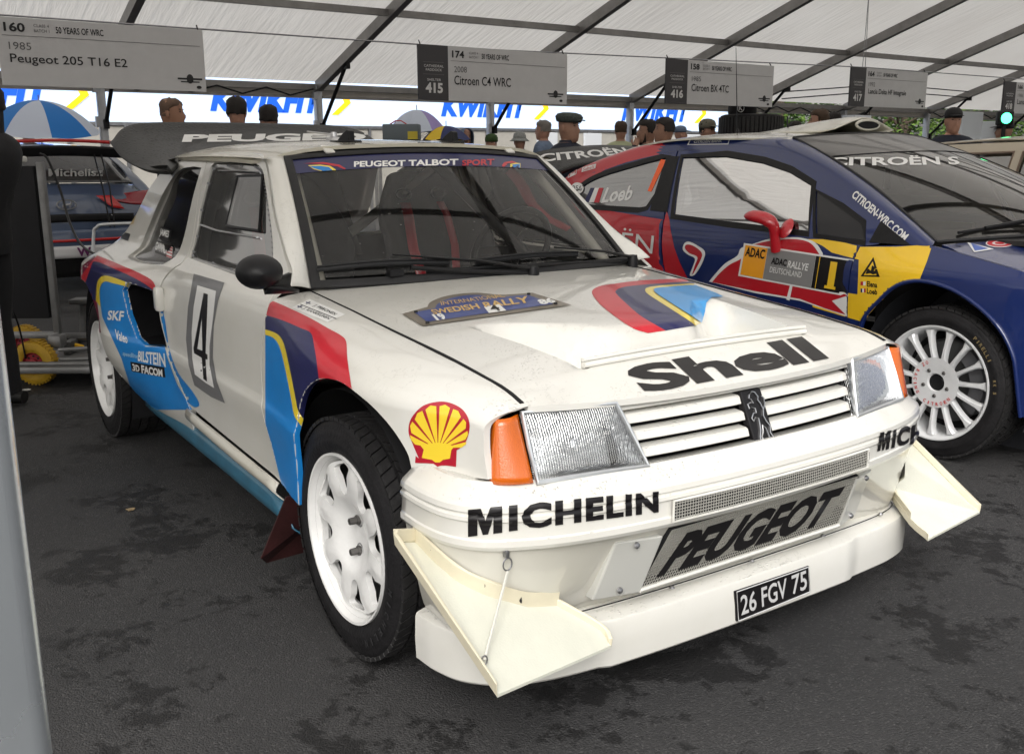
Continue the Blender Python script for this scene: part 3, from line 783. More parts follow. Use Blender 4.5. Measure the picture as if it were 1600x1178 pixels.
q_o = [(x-g_, z) for x, z in DR]+[(x-g_, z) for x, z in dW]+[(-1.625,1.275),(-1.85,1.27),(-2.05,1.24),(-2.20,1.20),(-2.30,1.14),(-2.42,1.02),(-2.52,.93),(-2.60,.885),(-2.85,.86),(-3.02,.82),(-3.08,.70),(-3.08,.50),(-3.02,.34)]+ARR[::-1]+[(-2.0,.25),(-1.6,.26),(-1.345,.29),(-1.335,.37)]
def qs(x, z):
    # shelf behind the door: body is wide below .86 and narrow above it
    return (x, -S1(x, z), z)
body1 = {}
for sgn in (1, -1):
    mir = sgn < 0
    f = panel('front_fender', [fo], fend, WHITE, C1, .03, .016, mirror=mir, inward=(0,1,0), edge=.002)
    d = panel('door', [door_o, WH], side, WHITE, C1, .035, .016, mirror=mir, inward=(0,1,0), edge=.002)
    r = panel('rear_quarter', [q_o, QW, INT], qs, WHITE, C1, .035, .02, mirror=mir, inward=(0,1,0), edge=.002)
    body1[sgn] = (f, d, r)
    # panes
    pw = panel('door_pane', [[(x, z) for x, z in WH]], lambda x, z: (x, -S1(x, z)+.006, z), glass_mat('polycarbonate', (.66,.65,.62), .28, .05, 1.45, .1, .26) if sgn > 0 else glass_mat('clear_pane', (.80,.80,.78), .03, .05, 1.4), d, .06, 0, mirror=mir)
    rb = MB()
    for i in range(0, len(WH)*3):
        t = i/(len(WH)*3)*len(WH); k = int(t); (xa, za), (xb, zb) = WH[k], WH[(k+1) % len(WH)]; u = t-k
        x, z = xa+(xb-xa)*u, za+(zb-za)*u; cx, cz = -1.1, 1.06; x += (cx-x)*.035; z += (cz-z)*.06
        if i % 2 == 0: rb.box((x, sgn*(-S1(x, z)+.003), z), (.007, .004, .007))
    tag(rb.build('rivets', STEEL, d, None), kind='stuff')
    # sliding hatch in the pane: frame of four bars
    SP_ = Surf([pw]) if sgn > 0 else None
    def HPx(px, py, o):
        q = (SP_.hit(px, py, o) or onpl(px, py, 'y', -.62)) if sgn > 0 else None
        return q
    if sgn > 0: HK = [HPx(*p, .008) for p in ((376,277),(414,276),(409,362),(357,354))]; HR = [[HPx(*p, .006) for p in L_] for L_ in (((345,268),(375,268),(405,270)), ((316,352),(340,361),(370,366),(405,372)))]
    K_ = HK if sgn > 0 else [Vector((p.x,-p.y,p.z)) for p in HK]
    hb = MB(); hb.tube([K_[0].lerp(K_[1], .0), K_[1], K_[2], K_[3]], .0065, 6, closed=True); hb.build('sliding_hatch_frame', BLACKP, d, 30)
    hb = MB(); q0, q1, q2, q3 = [k+Vector((0,-sgn*.003,0)) for k in K_]; hb.add([q0,q1,q2,q3], [(3,2,1,0) if sgn > 0 else (0,1,2,3)]); hb.build('sliding_hatch_pane', glass_mat('hatch_pane', (.62,.61,.58), .10, .05, 1.45), d, None)
    hb = MB()
    for L_ in HR: hb.tube([p if sgn > 0 else Vector((p.x,-p.y,p.z)) for p in L_ if p], .006, 6, flat=.5)
    tag(hb.build('pane_rail', CHROME, d, 30))
    panel('quarter_window', [QW], lambda x, z: (x, -S1(x, z)+.030-.015*sst(1.1,1.2,z), z), mat('smoked_glass', (.006,.006,.007), .12, coat=.6), r, .06, 0, mirror=mir)
    bb = MB(); n = len(QW)
    for i in range(n):
        (xa, za), (xb, zb) = QW[i], QW[(i+1) % n]
        bb.add([(xa, -sgn*S1(xa, za), za), (xb, -sgn*S1(xb, zb), zb), (xb, -sgn*(S1(xb, zb)-.05), zb), (xa, -sgn*(S1(xa, za)-.05), za)], [(0,1,2,3)])
    bb.build('window_reveal', WHITE, r, 50, weld=True)
    # air intake: dark duct with a body-coloured vane
    bb = MB(); n = len(INT)
    for i in range(n):
        (xa, za), (xb, zb) = INT[i], INT[(i+1) % n]
        bb.add([(xa, -sgn*S1(xa, za), za), (xb, -sgn*S1(xb, zb), zb), (xb-.03, -sgn*(S1(xb, zb)-.14), zb), (xa-.03, -sgn*(S1(xa, za)-.14), za)], [(0,1,2,3)])
    bb.add([(x-.03, -sgn*(S1(x, z)-.135), z) for x, z in INT], [tuple(range(n))])
    bb.build('air_intake', BLACKP, r, 20, weld=True)
    # handle
    hm = MB(); M = Matrix.Translation((-1.575, -sgn*(S1(-1.57, .755)+.012), .752)); hm.box((0,0,0), (.05, .035, .095), M, bev=.014); hm.build('door_handle', WHITE, d, 40)
    # sill strip and dark skirt
    b = MB()
    b.patch([[(-1.36, -sgn*.772, .372), (-.9, -sgn*.772, .352), (-.45, -sgn*.778, .338)], [(-1.36, -sgn*.782, .345), (-.9, -sgn*.786, .325), (-.45, -sgn*.79, .312)], [(-1.35, -sgn*.765, .318), (-.9, -sgn*.768, .298), (-.43, -sgn*.77, .288)]], 12, 6)
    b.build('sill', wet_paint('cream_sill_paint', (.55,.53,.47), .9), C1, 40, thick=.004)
    b = MB(); b.patch([[(-2.08, -sgn*.74, .30), (-1.3, -sgn*.755, .30), (-.42, -sgn*.765, .285)], [(-2.06, -sgn*.75, .235), (-1.3, -sgn*.765, .235), (-.36, -sgn*.775, .225)], [(-2.02, -sgn*.70, .18), (-1.3, -sgn*.70, .18), (-.36, -sgn*.70, .175)]], 12, 6)
    b.build('side_skirt', mat('teal_skirt', (.03,.12,.19), .35, coat=.5, noise=.2), C1, 40, thick=.004)
    # wheel wells
    for cx, r_, yo in ((-.02, .375, .755), (-2.54, .43, .80)):
        b = MB(); M = Matrix.Translation((cx, -sgn*(yo), .32)) @ Matrix.Rotation(R(90*sgn*-1), 4, 'X')
        vs = []; fs = []; n = 20
        for i in range(n+1):
            a = (math.pi*(i/n)*1.24-.12*math.pi) if cx < -1 else math.pi*(.04+1.08*i/n)
            for yy in (yo-.005, .42): vs.append((cx+r_*math.cos(a), -sgn*yy, .32+r_*math.sin(a)))
        fs = [(2*i, 2*i+2, 2*i+3, 2*i+1) for i in range(n)]
        b.add(vs, fs); b.add([(cx+r_*1.0*math.cos(math.pi*2*i/20), -sgn*.42, .32+r_*math.sin(math.pi*2*i/20)) for i in range(20)], [tuple(range(20))])
        b.build('wheel_well', DARK, C1, 40)
FR, DR_, QR = body1[1]
for sgn in (1, -1):
    b = MB(); b.tube([(x, -sgn*.618, zs(x)-.000-.003*sst(.2,.5,x)) for x in [-.52+.04*i for i in range(28)]], [.0028+.0045*(i/27)**2 for i in range(28)], 6); b.build('bonnet_gap_shade', DARK, C1, 40)  # dark tube laid in the shut gap, standing in for its shade

# ---- roof
def T2(x, y):
    return 1.338-.020*((x+1.55)/.62)**2-.024*(y/.5)**2-.034*(abs(y)/.568)**9
def wt(y): return -.905-.055*(abs(y)/.52)**2.2          # windscreen top edge
ro = [(wt(y), y) for y in [-.55+.055*i for i in range(21)]]+[(-1.1,.572),(-1.5,.575),(-1.9,.565),(-2.15,.53)]+[(-2.22-.05*(1-(y/.5)**2), y) for y in (.45,.3,.15,0,-.15,-.3,-.45)]+[(-2.15,-.53),(-1.9,-.565),(-1.5,-.575),(-1.1,-.572)]
roof = panel('roof', [ro], lambda x, y: (x, y, T2(x, y)), ROOFW, C1, .03, .012, inward=(0,0,-1), edge=.004)
# ---- windscreen, its rubber and the pillars
def ws(u, v):      # u -1..1 across, v 0 bottom .. 1 top
    yb, yt = .622, .513
    xb = -.425-.095*abs(u)**2.3; xt = -.912-.043*abs(u)**2.3
    zb = .893-.004*abs(u)**2; zt = 1.296-.026*abs(u)**2
    bul = .012*math.sin(math.pi*v)
    return Vector((xb+(xt-xb)*v+bul*.7, u*(yb+(yt-yb)*v), zb+(zt-zb)*v+bul))
def wpatch(us, vs_, off=0, nu=24, nv=14):
    V = [[ws(us[0]+(us[1]-us[0])*i/nu, vs_[0]+(vs_[1]-vs_[0])*j/nv)+Vector((.66, 0, .75))*off for i in range(nu+1)] for j in range(nv+1)]
    return [p for r in V for p in r], [(j*(nu+1)+i, j*(nu+1)+i+1, (j+1)*(nu+1)+i+1, (j+1)*(nu+1)+i) for j in range(nv) for i in range(nu)]
b = MB(); b.add(*wpatch((-.955, .955), (.065, .955), .002)); wsc = b.build('windscreen', glass_mat('windscreen_glass', (.86,.86,.84), .0, .01, 1.45, .28), C1, 60)
b = MB(); b.add(*wpatch((-.955, .955), (.835, .955), .0035, 24, 3)); sv = b.build('sun_strip', NAVY, wsc, 60)
rb = MB(); ring = [(-1+2*i/20, 0) for i in range(20)]+[(1, i/10) for i in range(10)]+[(1-2*i/20, 1) for i in range(20)]+[(-1, 1-i/10) for i in range(10)]
def inset(u, v, k=.045): return (u*(1-k), .5+(v-.5)*(1-k*1.9))
V = []; n = len(ring)
for (u, v) in ring:
    a, (iu, iv) = ws(u, v), inset(u, v)
    c = ws(iu, iv); N_ = Vector((.66, 0, .75)); m_ = (a+c)/2+N_*.012
    V += [a-N_*.004, a+N_*.006, m_, c+N_*.008, c-N_*.01]
rb.add(V, [(5*i+j, 5*((i+1) % n)+j, 5*((i+1) % n)+j+1, 5*i+j+1) for i in range(n) for j in range(4)]); rb.build('windscreen_seal', RUBBER, C1, 50)
for sgn in (1, -1):
    b = MB()
    top, bot = ws(-1, 1.0), ws(-1, 0)
    rows = []
    for k in range(9):
        v = k/8; p = ws(-1, v)+Vector((-.002, 0, .001)); 
        q_ = [(-.505,.905),(-.545,.943),(-.622,.982),(-.697,1.030),(-.770,1.081),(-.842,1.143),(-.915,1.207),(-.968,1.245),(-1.010,1.262)][k]
        o = Vector((q_[0]+.008, -S1(q_[0], q_[1])-.000, q_[1])); m1 = p.lerp(o, .5)+Vector((.005, -.004, .004)); rows.append([p, m1, o])
    b.patch(rows, 8, 20)
    if sgn < 0: b.v = [(x, -y, z) for x, y, z in b.v]; b.f = [f[::-1] for f in b.f]
    b.build('windscreen_pillar', WHITE, C1, 50, thick=.004)
    # closing strip between the roof edge and the top of the doors
    b = MB(); vs = []; xs_ = [-.95-.05*i for i in range(27)]
    for x in xs_:
        zt = 1.268-.02*sst(-1.9,-2.2,x); vs += [(x, -sgn*.560, T2(x, .56)-.001), (x, -sgn*.579, (T2(x, .57)+zt)/2+.004), (x, -sgn*(S1(x, zt)+.0), zt)]
    b.add(vs, [(3*i+j, 3*i+3+j, 3*i+4+j, 3*i+1+j) for i in range(26) for j in range(2)]); b.build('roof_gutter', ROOFW, C1, 50)
    for yy in (.37,):
        b = MB(); p = ws(-sgn*yy/.52, 1.0); b.box((0, 0, 0), (.05, .035, .008), Matrix.Translation(p+Vector((0, 0, .012))) @ Matrix.Rotation(R(28), 4, 'Y'), .003); b.build('windscreen_clip', WHITE, C1, 40)
for y in (-.214, .214):
    b = MB()   # black roof vane: small fin with raised nose
    prof = [(-.115, 0), (0, 0), (-.004, .040), (-.02, .046), (-.06, .030)]
    b.prism(prof, -.012, .012, Matrix.Translation((-1.06, y, T2(-1.1, y)-.004)) @ Matrix(((1,0,0,0),(0,0,-1,0),(0,1,0,0),(0,0,0,1))))
    b.box((-1.115, y, T2(-1.1, y)), (.13, .07, .010), bev=.004)
    o = b.build('roof_aerial', BLACKP, C1, 30); bv = o.modifiers.new('e', 'BEVEL'); bv.width = .006; bv.segments = 2
b = MB(); z_ = T2(-1.55, 0); b.lathe([(0, .03), (.012, .03), (.014, .012), (.03, .008), (.032, 0)], Matrix.Translation((-1.55, -.06, z_)), 14); b.tube([(-1.55, -.06, z_+.02), (-1.72, -.10, z_+.035)], .004, 6); b.tube([(-1.55, -.06, z_+.02), (-1.47, -.19, z_+.01)], .003, 6); b.build('aerial_base', CHROME, C1, 30)

# ---- front bumper, valance, splitter: sweeps round the nose
PB = [(.352,.800),(.45,.803),(.535,.79),(.60,.748),(.642,.68),(.680,.58),(.712,.42),(.730,.22),(.735,0)]
PS = [(.345,-.768),(.42,-.762),(.50,-.733),(.570,-.655),(.612,-.52),(.632,-.3),(.640,0),(.640,.3),(.634,.52),(.62,.66),(.585,.755),(.52,.797),(.43,.805)]
def path(P, n=44):
    h = [(x, -y) for x, y in P]+[(x, y) for x, y in P[::-1][1:]] if P[0][1] > 0 else list(P)
    c = crom([(x, y, 0) for x, y in h], n); N_ = []
    for i in range(len(c)):
        t = (c[min(i+1, len(c)-1)]-c[max(i-1, 0)]).normalized(); N_.append(Vector((t.y, -t.x, 0)))
    return c, N_
def sweep(P, prof, kside=1, n=44):
    c, N_ = path(P, n); m_ = len(prof); vs = []
    for p, q in zip(c, N_):
        k = 1-(1-kside)*sst(.45, .80, abs(p.y))
        dd = .010*sst(.45, .42, abs(p.y)) if P is PS else 0
        for d, z in prof: e = d*k+(dd if d > -.03 else 0); vs.append((p.x+q.x*e, p.y+q.y*e, z))
    return vs, [(i*m_+j, i*m_+j+1, (i+1)*m_+j+1, (i+1)*m_+j) for i in range(len(c)-1) for j in range(m_-1)]
bp_ = [(-.075,.612),(-.047,.612),(-.042,.606),(-.038,.603),(-.006,.578),(-.001,.571),(.001,.560),(-.004,.556),(-.004,.553),(.001,.549),(.002,.541),(-.002,.537),(-.003,.532),(-.001,.503),(.002,.499),(.002,.486),(-.003,.477),(-.02,.469),(-.06,.467)]
b = MB(); b.add(*sweep(PB, bp_, 1, 64)); bumper = b.build('front_bumper', WHITE, C1, 16, thick=.003)
vp_ = [(-.022,.480),(-.045,.43),(-.085,.345),(-.112,.295),(-.130,.268),(-.145,.255)]
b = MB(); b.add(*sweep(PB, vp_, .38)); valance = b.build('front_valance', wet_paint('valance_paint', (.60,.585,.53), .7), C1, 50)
sp_ = [(-.18,.276),(-.078,.268),(-.072,.262),(-.044,.258),(-.040,.253),(-.008,.246),(-.003,.243),(0,.236),(.002,.18),(.000,.132),(-.005,.126),(-.05,.124),(-.3,.13)]
b = MB(); b.add(*sweep(PS, sp_, 1, 96)); splitter = b.build('front_splitter', WHITE, C1, 25)
b = MB(); c_, n_ = path(PS, 96)
b.tube([(p.x-q.x*.040, p.y-q.y*.040, .2575) for p, q in zip(c_, n_)][2:-2], .0016, 5); b.build('splitter_joint', DARK, splitter, None)
b = MB(); b.box((-.4,0,.16), (1.2,1.0,.02)); b.box((-1.4,0,.22), (2.2,1.2,.03)); b.build('floor_pan', DARK, C1, None)
for px, py in ((1050,918),(1175,876),(1286,837),(1376,803)):
    p = onpl(px, py, 'z', .262); MB().lathe([(0,.005),(.004,.0045),(.007,0)], Matrix.Translation(p), 10).build('splitter_bolt', STEEL, splitter, 40)
# lower mesh grille between two pale ducts
def vx(z, y): # front face of valance at height z
    return .735-.02*(abs(y)/.4)**2-(.045 if z > .43 else .045+(.43-z)*.47)
MESHW = mat('pale_mesh_wire', (.42,.41,.37), .45, .3)
def mesh_grille(name, quad, nx, ny, r, parent, backing=.012):
    BL, BR, TR, TL = [Vector(q) for q in quad]
    P = lambda u, v: (BL.lerp(BR, u)).lerp(TL.lerp(TR, u), v)
    Nn = (BR-BL).cross(TL-BL).normalized(); w_ = MB()
    def wire(a, bq):
        t = (bq-a); L_ = t.length; t.normalize(); s = Nn.cross(t)*r
        w_.add([a-s, a+s, bq+s, bq-s, a-s+Nn*r, a+s+Nn*r, bq+s+Nn*r, bq-s+Nn*r], [(4,5,6,7),(0,4,7,3),(1,2,6,5)])
    for i in range(nx+1): wire(P(i/nx, 0), P(i/nx, 1))
    for j in range(ny+1): wire(P(0, j/ny), P(1, j/ny))
    g = w_.build(name, MESHW, parent, None); tag(g, kind='stuff')
    bq = MB(); bq.add([p-Nn*backing for p in (BL, BR, TR, TL)]+[BL, BR, TR, TL], [(0,1,2,3),(0,4,5,1),(2,6,7,3),(1,5,6,2),(3,7,4,0)]); bq.build('mesh_backing', DARK, parent, None)
    return P, Nn
lg = ((.648,-.350,.312), (.648,.345,.312), (.703,.350,.458), (.703,-.312,.458))
P_, NL = mesh_grille('lower_mesh', lg, 84, 17, .0011, C1, .03)
b = MB(); 
for a, c in (((-.352,.305,.008),(.348,.305,.008)),):
    b.tube([(.650,-.355,.306), (.650,.35,.306)], .006, 6)
b.build('mesh_frame', WHITE, C1, 40)
o = text_bm('PEUGEOT', step=0, bold=.05, shear=.25)
for v in o.verts: v.co = P_(.05+v.co.x*.88, .10+v.co.y*.78)+NL*.0016
me = bpy.data.meshes.new('lettering'); o.to_mesh(me); o.free(); link('lettering', me, BLK, C1)
b = MB()
for y0, y1 in ((-.47,-.352), (.352,.46)):
    DPL = [(.645-.03*(abs(y)>.4), y, .300) for y in (y0, y1)]+[(.700-.03*(abs(y)>.4), y*.96, .452) for y in (y1, y0)]
    b = MB(); b.add([Vector(p)+Vector((.006,0,0)) for p in DPL]+[Vector(p)-Vector((.05,0,0)) for p in DPL], [(0,1,2,3),(0,4,5,1),(1,5,6,2),(2,6,7,3),(3,7,4,0)])
    o = b.build('duct_plate', mat('milky_plastic', (.50,.50,.47), .3, coat=.4), C1, None); bv = o.modifiers.new('e','BEVEL'); bv.width = .004; bv.segments = 2
    for z_, y_ in ((.44, (y0+y1)/2*.98), (.32, (y0+y1)/2)):
        MB().lathe([(0,.006),(.005,.005),(.008,0)], Matrix.Translation((.652+(z_-.30)*.36-.012, y_, z_)) @ Matrix.Rotation(R(70), 4, 'Y'), 10).build('duct_screw', STEEL, o, 40)
ug = [(.7375+.0075,-.318,.497), (.7375+.0075,.315,.497), (.7375+.0075,.315,.534), (.7375+.0075,-.318,.534)]
c, N_ = path(PB, 64)
def bx(y, d=.008):
    for i in range(len(c)-1):
        if c[i].y <= y <= c[i+1].y:
            t = (y-c[i].y)/(c[i+1].y-c[i].y); return c[i].x+(c[i+1].x-c[i].x)*t+d
w_ = MB(); bk = MB()
ys_ = [-.335+.0075*i for i in range(91)]
for i, y in enumerate(ys_): w_.box((bx(y, .0105), y, .5155), (.0015, .0016, .040))
for j in range(6):
    z = .498+.007*j; V = []; 
    w_.tube([(bx(y, .0108), y, z) for y in ys_[::6]], .0011, 4)
bk.add([(bx(y, .0085), y, z) for y in ys_[::3] for z in (.494, .537)], [(2*i, 2*i+2, 2*i+3, 2*i+1) for i in range(len(ys_[::3])-1)])
tag(w_.build('upper_mesh', MESHW, C1, None), kind='stuff'); bk.build('slot_backing', DARK, C1, None)
fr = MB(); L_ = [(bx(y, .009), y, .539) for y in ys_[::6]]+[(bx(y, .009), y, .492) for y in ys_[::6][::-1]]
fr.tube(L_, .0035, 6, closed=True); fr.build('slot_frame', WHITE, C1, 40)
b = MB(); b.box((bx(.345, .004), .345, .515), (.01, .006, .03)); b.build('slot_slit', DARK, C1, None)

# ---- dive planes
CANF = mat('ivory_flange', (.64,.59,.45), .35, coat=.35, noise=.06, nscale=12)
CAN = mat('ivory_fibreglass', (.67,.67,.58), .35, coat=.35, noise=.05, nscale=9, bump=.08, bscale=220, sss=0)
for sgn in (1, -1):
    can = bpy.data.objects.new('dive_plane', None); COL.objects.link(can); can.parent = C1
    O = [(.330,.855,.432),(.412,.800,.462),(.455,.77,.42),(.50,.70,.365),(.545,.61,.315),(.60,.535,.285),(.665,.50,.275),(.745,.505,.262),(.785,.525,.238),(.745,.845,.222)]
    O = [Vector((x, -sgn*y, z)) for x, y, z in O] if sgn > 0 else [Vector((p.x, -p.y, p.z)) for p in O1]
    if sgn > 0:
        VS = Surf([valance, bumper])
        for i_, pq in enumerate(((655,842),(700,886),(735,912),(778,930),(820,942),(868,940))): O[1+i_] = VS.hit(*pq, .012)
        O[0] = onpl(617,847,'y',-.86); O[-1] = onpl(777,1085,'y',-.838); O[-2] = onpl(955,1008,'z',.238); O[-3] = onpl(940,985,'z',.262); O1 = O
    if sgn < 0: O[5] = onpl(1391,760,'z',.30); O[6] = onpl(1395,780,'z',.275); O[7] = onpl(1422,818,'z',.252); O[8] = onpl(1450,842,'z',.238); O[9] = onpl(1531,799,'z',.225)
    n = len(O); cen = sum(O, Vector())/n
    b = MB(); b.add(O+[p-Vector((0,0,.006)) for p in O], [tuple(range(n))[::(1 if sgn > 0 else -1)], tuple(range(n, 2*n))[::-1 if sgn > 0 else 1]]+[(i, (i+1) % n, n+(i+1) % n, n+i) for i in range(n)])
    me_ = b.build('plane_sheet', CAN, can, 30)
    def flange(ids, h, t, name):
        L = [O[i] for i in ids]; L = crom(L, 4*(len(L)-1)) if len(L) > 2 else L
        f_ = MB(); m_ = len(L); V = []
        for i, p in enumerate(L):
            q = (cen-p); q.z = 0; q.normalize(); V += [p-Vector((0,0,.006))-q*.001, p+Vector((0,0,h))-q*.004, p+Vector((0,0,h))+q*t, p+Vector((0,0,.001))+q*t]
        F = [(4*i+j, 4*i+4+j, 4*i+4+(j+1) % 4, 4*i+(j+1) % 4) for i in range(m_-1) for j in range(4)]+[(0,1,2,3), tuple(4*(m_-1)+k for k in (3,2,1,0))]
        f_.add(V, F); o = f_.build(name, CANF, can, 35, weld=2); bv = o.modifiers.new('e','BEVEL'); bv.width = .0015; bv.segments = 2; bv.limit_method = 'ANGLE'; return o
    flange([0, 9], .022, .007, 'outer_flange'); fi = flange([1,2,3,4,5,6] if sgn > 0 else [5,6,7], .034, .006, 'inner_flange'); flange([0, 1], .03, .006, 'rear_flange'); flange([6,7,8], .016, .005, 'front_flange')
    if sgn < 0: O[6] = onpl(1392,772,'z',.28); O[7] = onpl(1415,808,'z',.262)
    for px_ in (((1, .5), (3, .4), (4, .9)) if sgn > 0 else ((5, .5),)):
        p = O[px_[0]].lerp(O[px_[0]+1], px_[1]); q = cen-p; q.z = 0; q.normalize()
        MB().lathe([(0,.005),(.005,.005),(.008,.001),(.008,0)], Matrix.Translation(p+Vector((0,0,.016))+q*.007) @ q.to_track_quat('Z', 'Y').to_matrix().to_4x4(), 12).build('flange_bolt', BLACKP, fi, 40)
    if sgn < 0: continue
    # stay wire from the bumper to the outer edge
    a = Vector((.655, -sgn*.585, .452)); e = O[0].lerp(O[9], .84)+Vector((.0, sgn*.012, .012))
    if sgn > 0: a = VS.hit(791, 866, .012); aR = a.copy()
    else: a = Vector((aR.x, -aR.y, aR.z))
    b = MB(); b.tube([a-Vector((0,0,.03)), e], .0032, 6); b.build('stay_wire', mat('white_cord', (.62,.61,.55), .5), can, 30)
    b = MB(); b.tube([a+Vector((0, .011*math.cos(t), -.014+.014*math.sin(t))) for t in [i*.524 for i in range(12)]], .0018, 6, closed=True); b.box(a+Vector((-.005,0,.008)), (.014,.010,.018), bev=.003); b.tube([e+Vector((0, .007*math.cos(t), .010*math.sin(t))) for t in [i*.7 for i in range(9)]], .0016, 6, closed=True); b.build('stay_ring', STEEL, can, 30)

# ---- number plate
pl_ = empty('tmp'); bpy.data.objects.remove(pl_)
def on_blade(px, py, off=.004):
    p = onpl(px, py, 'x', .650); return Vector((.6515+off, p.y, p.z))
q_ = [on_blade(*p) for p in ((1149,970),(1264,923),(1262,883),(1146,923))]
b = MB(); b.add([p-Vector((.006,0,0)) for p in q_]+q_, [(4,5,6,7),(0,1,5,4),(1,2,6,5),(2,3,7,6),(3,0,4,7)]); plate = b.build('number_plate', BLK, C1, None)
bv = plate.modifiers.new('e','BEVEL'); bv.width = .002; bv.segments = 2
SILV = mat('plate_silver', (.62,.62,.62), .4, .2)
cen = sum(q_, Vector())/4; b = MB(); b.tube([cen+(p-cen)*.965+Vector((.001,0,0)) for p in q_], .0016, 4, closed=True); b.build('plate_border', SILV, plate, None)
Uq, Vq = q_[1]-q_[0], q_[3]-q_[0]
def pt(txt, u0, u1): flat_text(txt, q_[0]+Uq*u0+Vq*.17+Vector((.002,0,0)), Uq*(u1-u0), Vq*.66, SILV, plate, 'lettering', .001, bold=.015)
pt('26', .05, .25); pt('FGV', .32, .66); pt('75', .73, .94)

# ---- lamps
REFL = mat('lamp_reflector', (.95,.96,.97), .16, .7)
_n = REFL.node_tree; _w = _n.nodes.new('ShaderNodeTexWave'); _w.bands_direction = 'Y'; _w.inputs['Scale'].default_value = 75; _w.inputs['Distortion'].default_value = 3; _w.inputs['Detail'].default_value = 3; _w.inputs['Detail Scale'].default_value = 1.6
_t = [x for x in _n.nodes if x.type == 'TEX_COORD'][0]; _n.links.new(_t.outputs['Object'], _w.inputs['Vector'])
_o = _n.nodes.new('ShaderNodeTexNoise'); _o.inputs['Scale'].default_value = 26; _n.links.new(_t.outputs['Object'], _o.inputs['Vector'])
_a = _n.nodes.new('ShaderNodeMath'); _a.operation = 'MULTIPLY_ADD'; _n.links.new(_o.outputs[0], _a.inputs[0]); _a.inputs[1].default_value = 7; _n.links.new(_w.outputs[0], _a.inputs[2])
_b = _n.nodes.new('ShaderNodeBump'); _b.inputs['Distance'].default_value = .006; _b.inputs['Strength'].default_value = 1; _n.links.new(_a.outputs[0], _b.inputs['Height']); _n.links.new(_b.outputs[0], _n.nodes['Principled BSDF'].inputs['Normal'])
def lens_mat():
    m = glass_mat('fluted_lens', (.95,.97,.98), .12, .03, 1.5); n = m.node_tree; L = n.links; N = n.nodes.new
    tc = N('ShaderNodeTexCoord'); w_ = N('ShaderNodeTexWave'); w_.bands_direction = 'Y'; w_.inputs['Scale'].default_value = 58; w_.inputs['Distortion'].default_value = 2.5; w_.inputs['Detail'].default_value = 2
    L.new(tc.outputs['Object'], w_.inputs['Vector']); bp = N('ShaderNodeBump'); bp.inputs['Distance'].default_value = .003; bp.inputs['Strength'].default_value = .4; L.new(w_.outputs[0], bp.inputs['Height'])
    g = [x for x in n.nodes if x.type == 'BSDF_GLOSSY'][0]; f = [x for x in n.nodes if x.type == 'FRESNEL'][0]; L.new(bp.outputs[0], g.inputs['Normal']); L.new(bp.outputs[0], f.inputs['Normal'])
    return m
LENS = lens_mat()
AMB = mat('amber_lens', (.58,.115,.005), .08, coat=.8, bump=.15, bscale=300, spec=.5); AMB.node_tree.nodes['Principled BSDF'].inputs['Subsurface Weight'].default_value = 0
for sgn in (1, -1):
    hl_ = bpy.data.objects.new('headlight', None); COL.objects.link(hl_); hl_.parent = C1
    Q = [Vector((x, -sgn*y, z)) for x, y, z in ((.626,.625,.609),(.672,.360,.609),(.612,.405,.744),(.566,.622,.745))]  # BO BI TI TO
    Pq = lambda u, v: Q[0].lerp(Q[1], u).lerp(Q[3].lerp(Q[2], u), v)
    N_ = (Q[1]-Q[0]).cross(Q[3]-Q[0]).normalized()*(1 if sgn > 0 else -1)
    if N_.x < 0: N_ = -N_
    b = MB(); nu = 14; V = [Pq(i/nu, j/nu)+N_*(.010*math.sin(math.pi*i/nu)**.5*math.sin(math.pi*j/nu)**.5 if 0 < i < nu and 0 < j < nu else 0) for j in range(nu+1) for i in range(nu+1)]
    b.add(V, [(j*(nu+1)+i, j*(nu+1)+i+1, (j+1)*(nu+1)+i+1, (j+1)*(nu+1)+i) for j in range(nu) for i in range(nu)]); b.build('lens', LENS, hl_, 60)
    b = MB(); V = []
    for j in range(nu+1):
        for i in range(nu+1):
            s = math.sin(math.pi*i/nu)*math.sin(math.pi*j/nu); V.append(Pq(i/nu, j/nu)-N_*(.012+.075*s**.6))
    b.add(V, [(j*(nu+1)+i, j*(nu+1)+i+1, (j+1)*(nu+1)+i+1, (j+1)*(nu+1)+i) for j in range(nu) for i in range(nu)]); b.build('reflector', REFL, hl_, 60)
    b = MB(); b.lathe([(0,.03),(.012,.028),(.018,.015),(.02,0)], Matrix.Translation(Pq(.5, .5)-N_*.06) @ N_.to_track_quat('Z','Y').to_matrix().to_4x4(), 16); b.build('bulb', CHROME, hl_, 50)
    b = MB(); b.tube([Pq(u, v)+N_*.001 for u, v in ((0,0),(.33,0),(.66,0),(1,0),(1,.5),(1,1),(.66,1),(.33,1),(0,1),(0,.5))], .006, 8, closed=True); b.build('rim', ALU, hl_, 40)
    # indicator wraps the corner
    TI, BI = Q[3]+Vector((-.003, -sgn*.008, -.002)), Q[0]+Vector((-.002, -sgn*.008, 0))
    TO, BO = Vector((.560, -sgn*.682, .739)), Vector((.580, -sgn*.704, .607))
    TR_, BR_ = Vector((.535, -sgn*.680, .739)), Vector((.55, -sgn*.700, .607))
    rows = []
    for t in (0, .33, .66, 1): rows.append([TI.lerp(BI, t), (TI.lerp(TO,.55)+Vector((.010,0,0))).lerp(BI.lerp(BO,.55)+Vector((.008,0,0)), t), TO.lerp(BO, t), TR_.lerp(BR_, t)])
    b = MB(); b.patch(rows, 12, 9); ind = b.build('indicator', AMB, C1, 50, thick=.004)
     
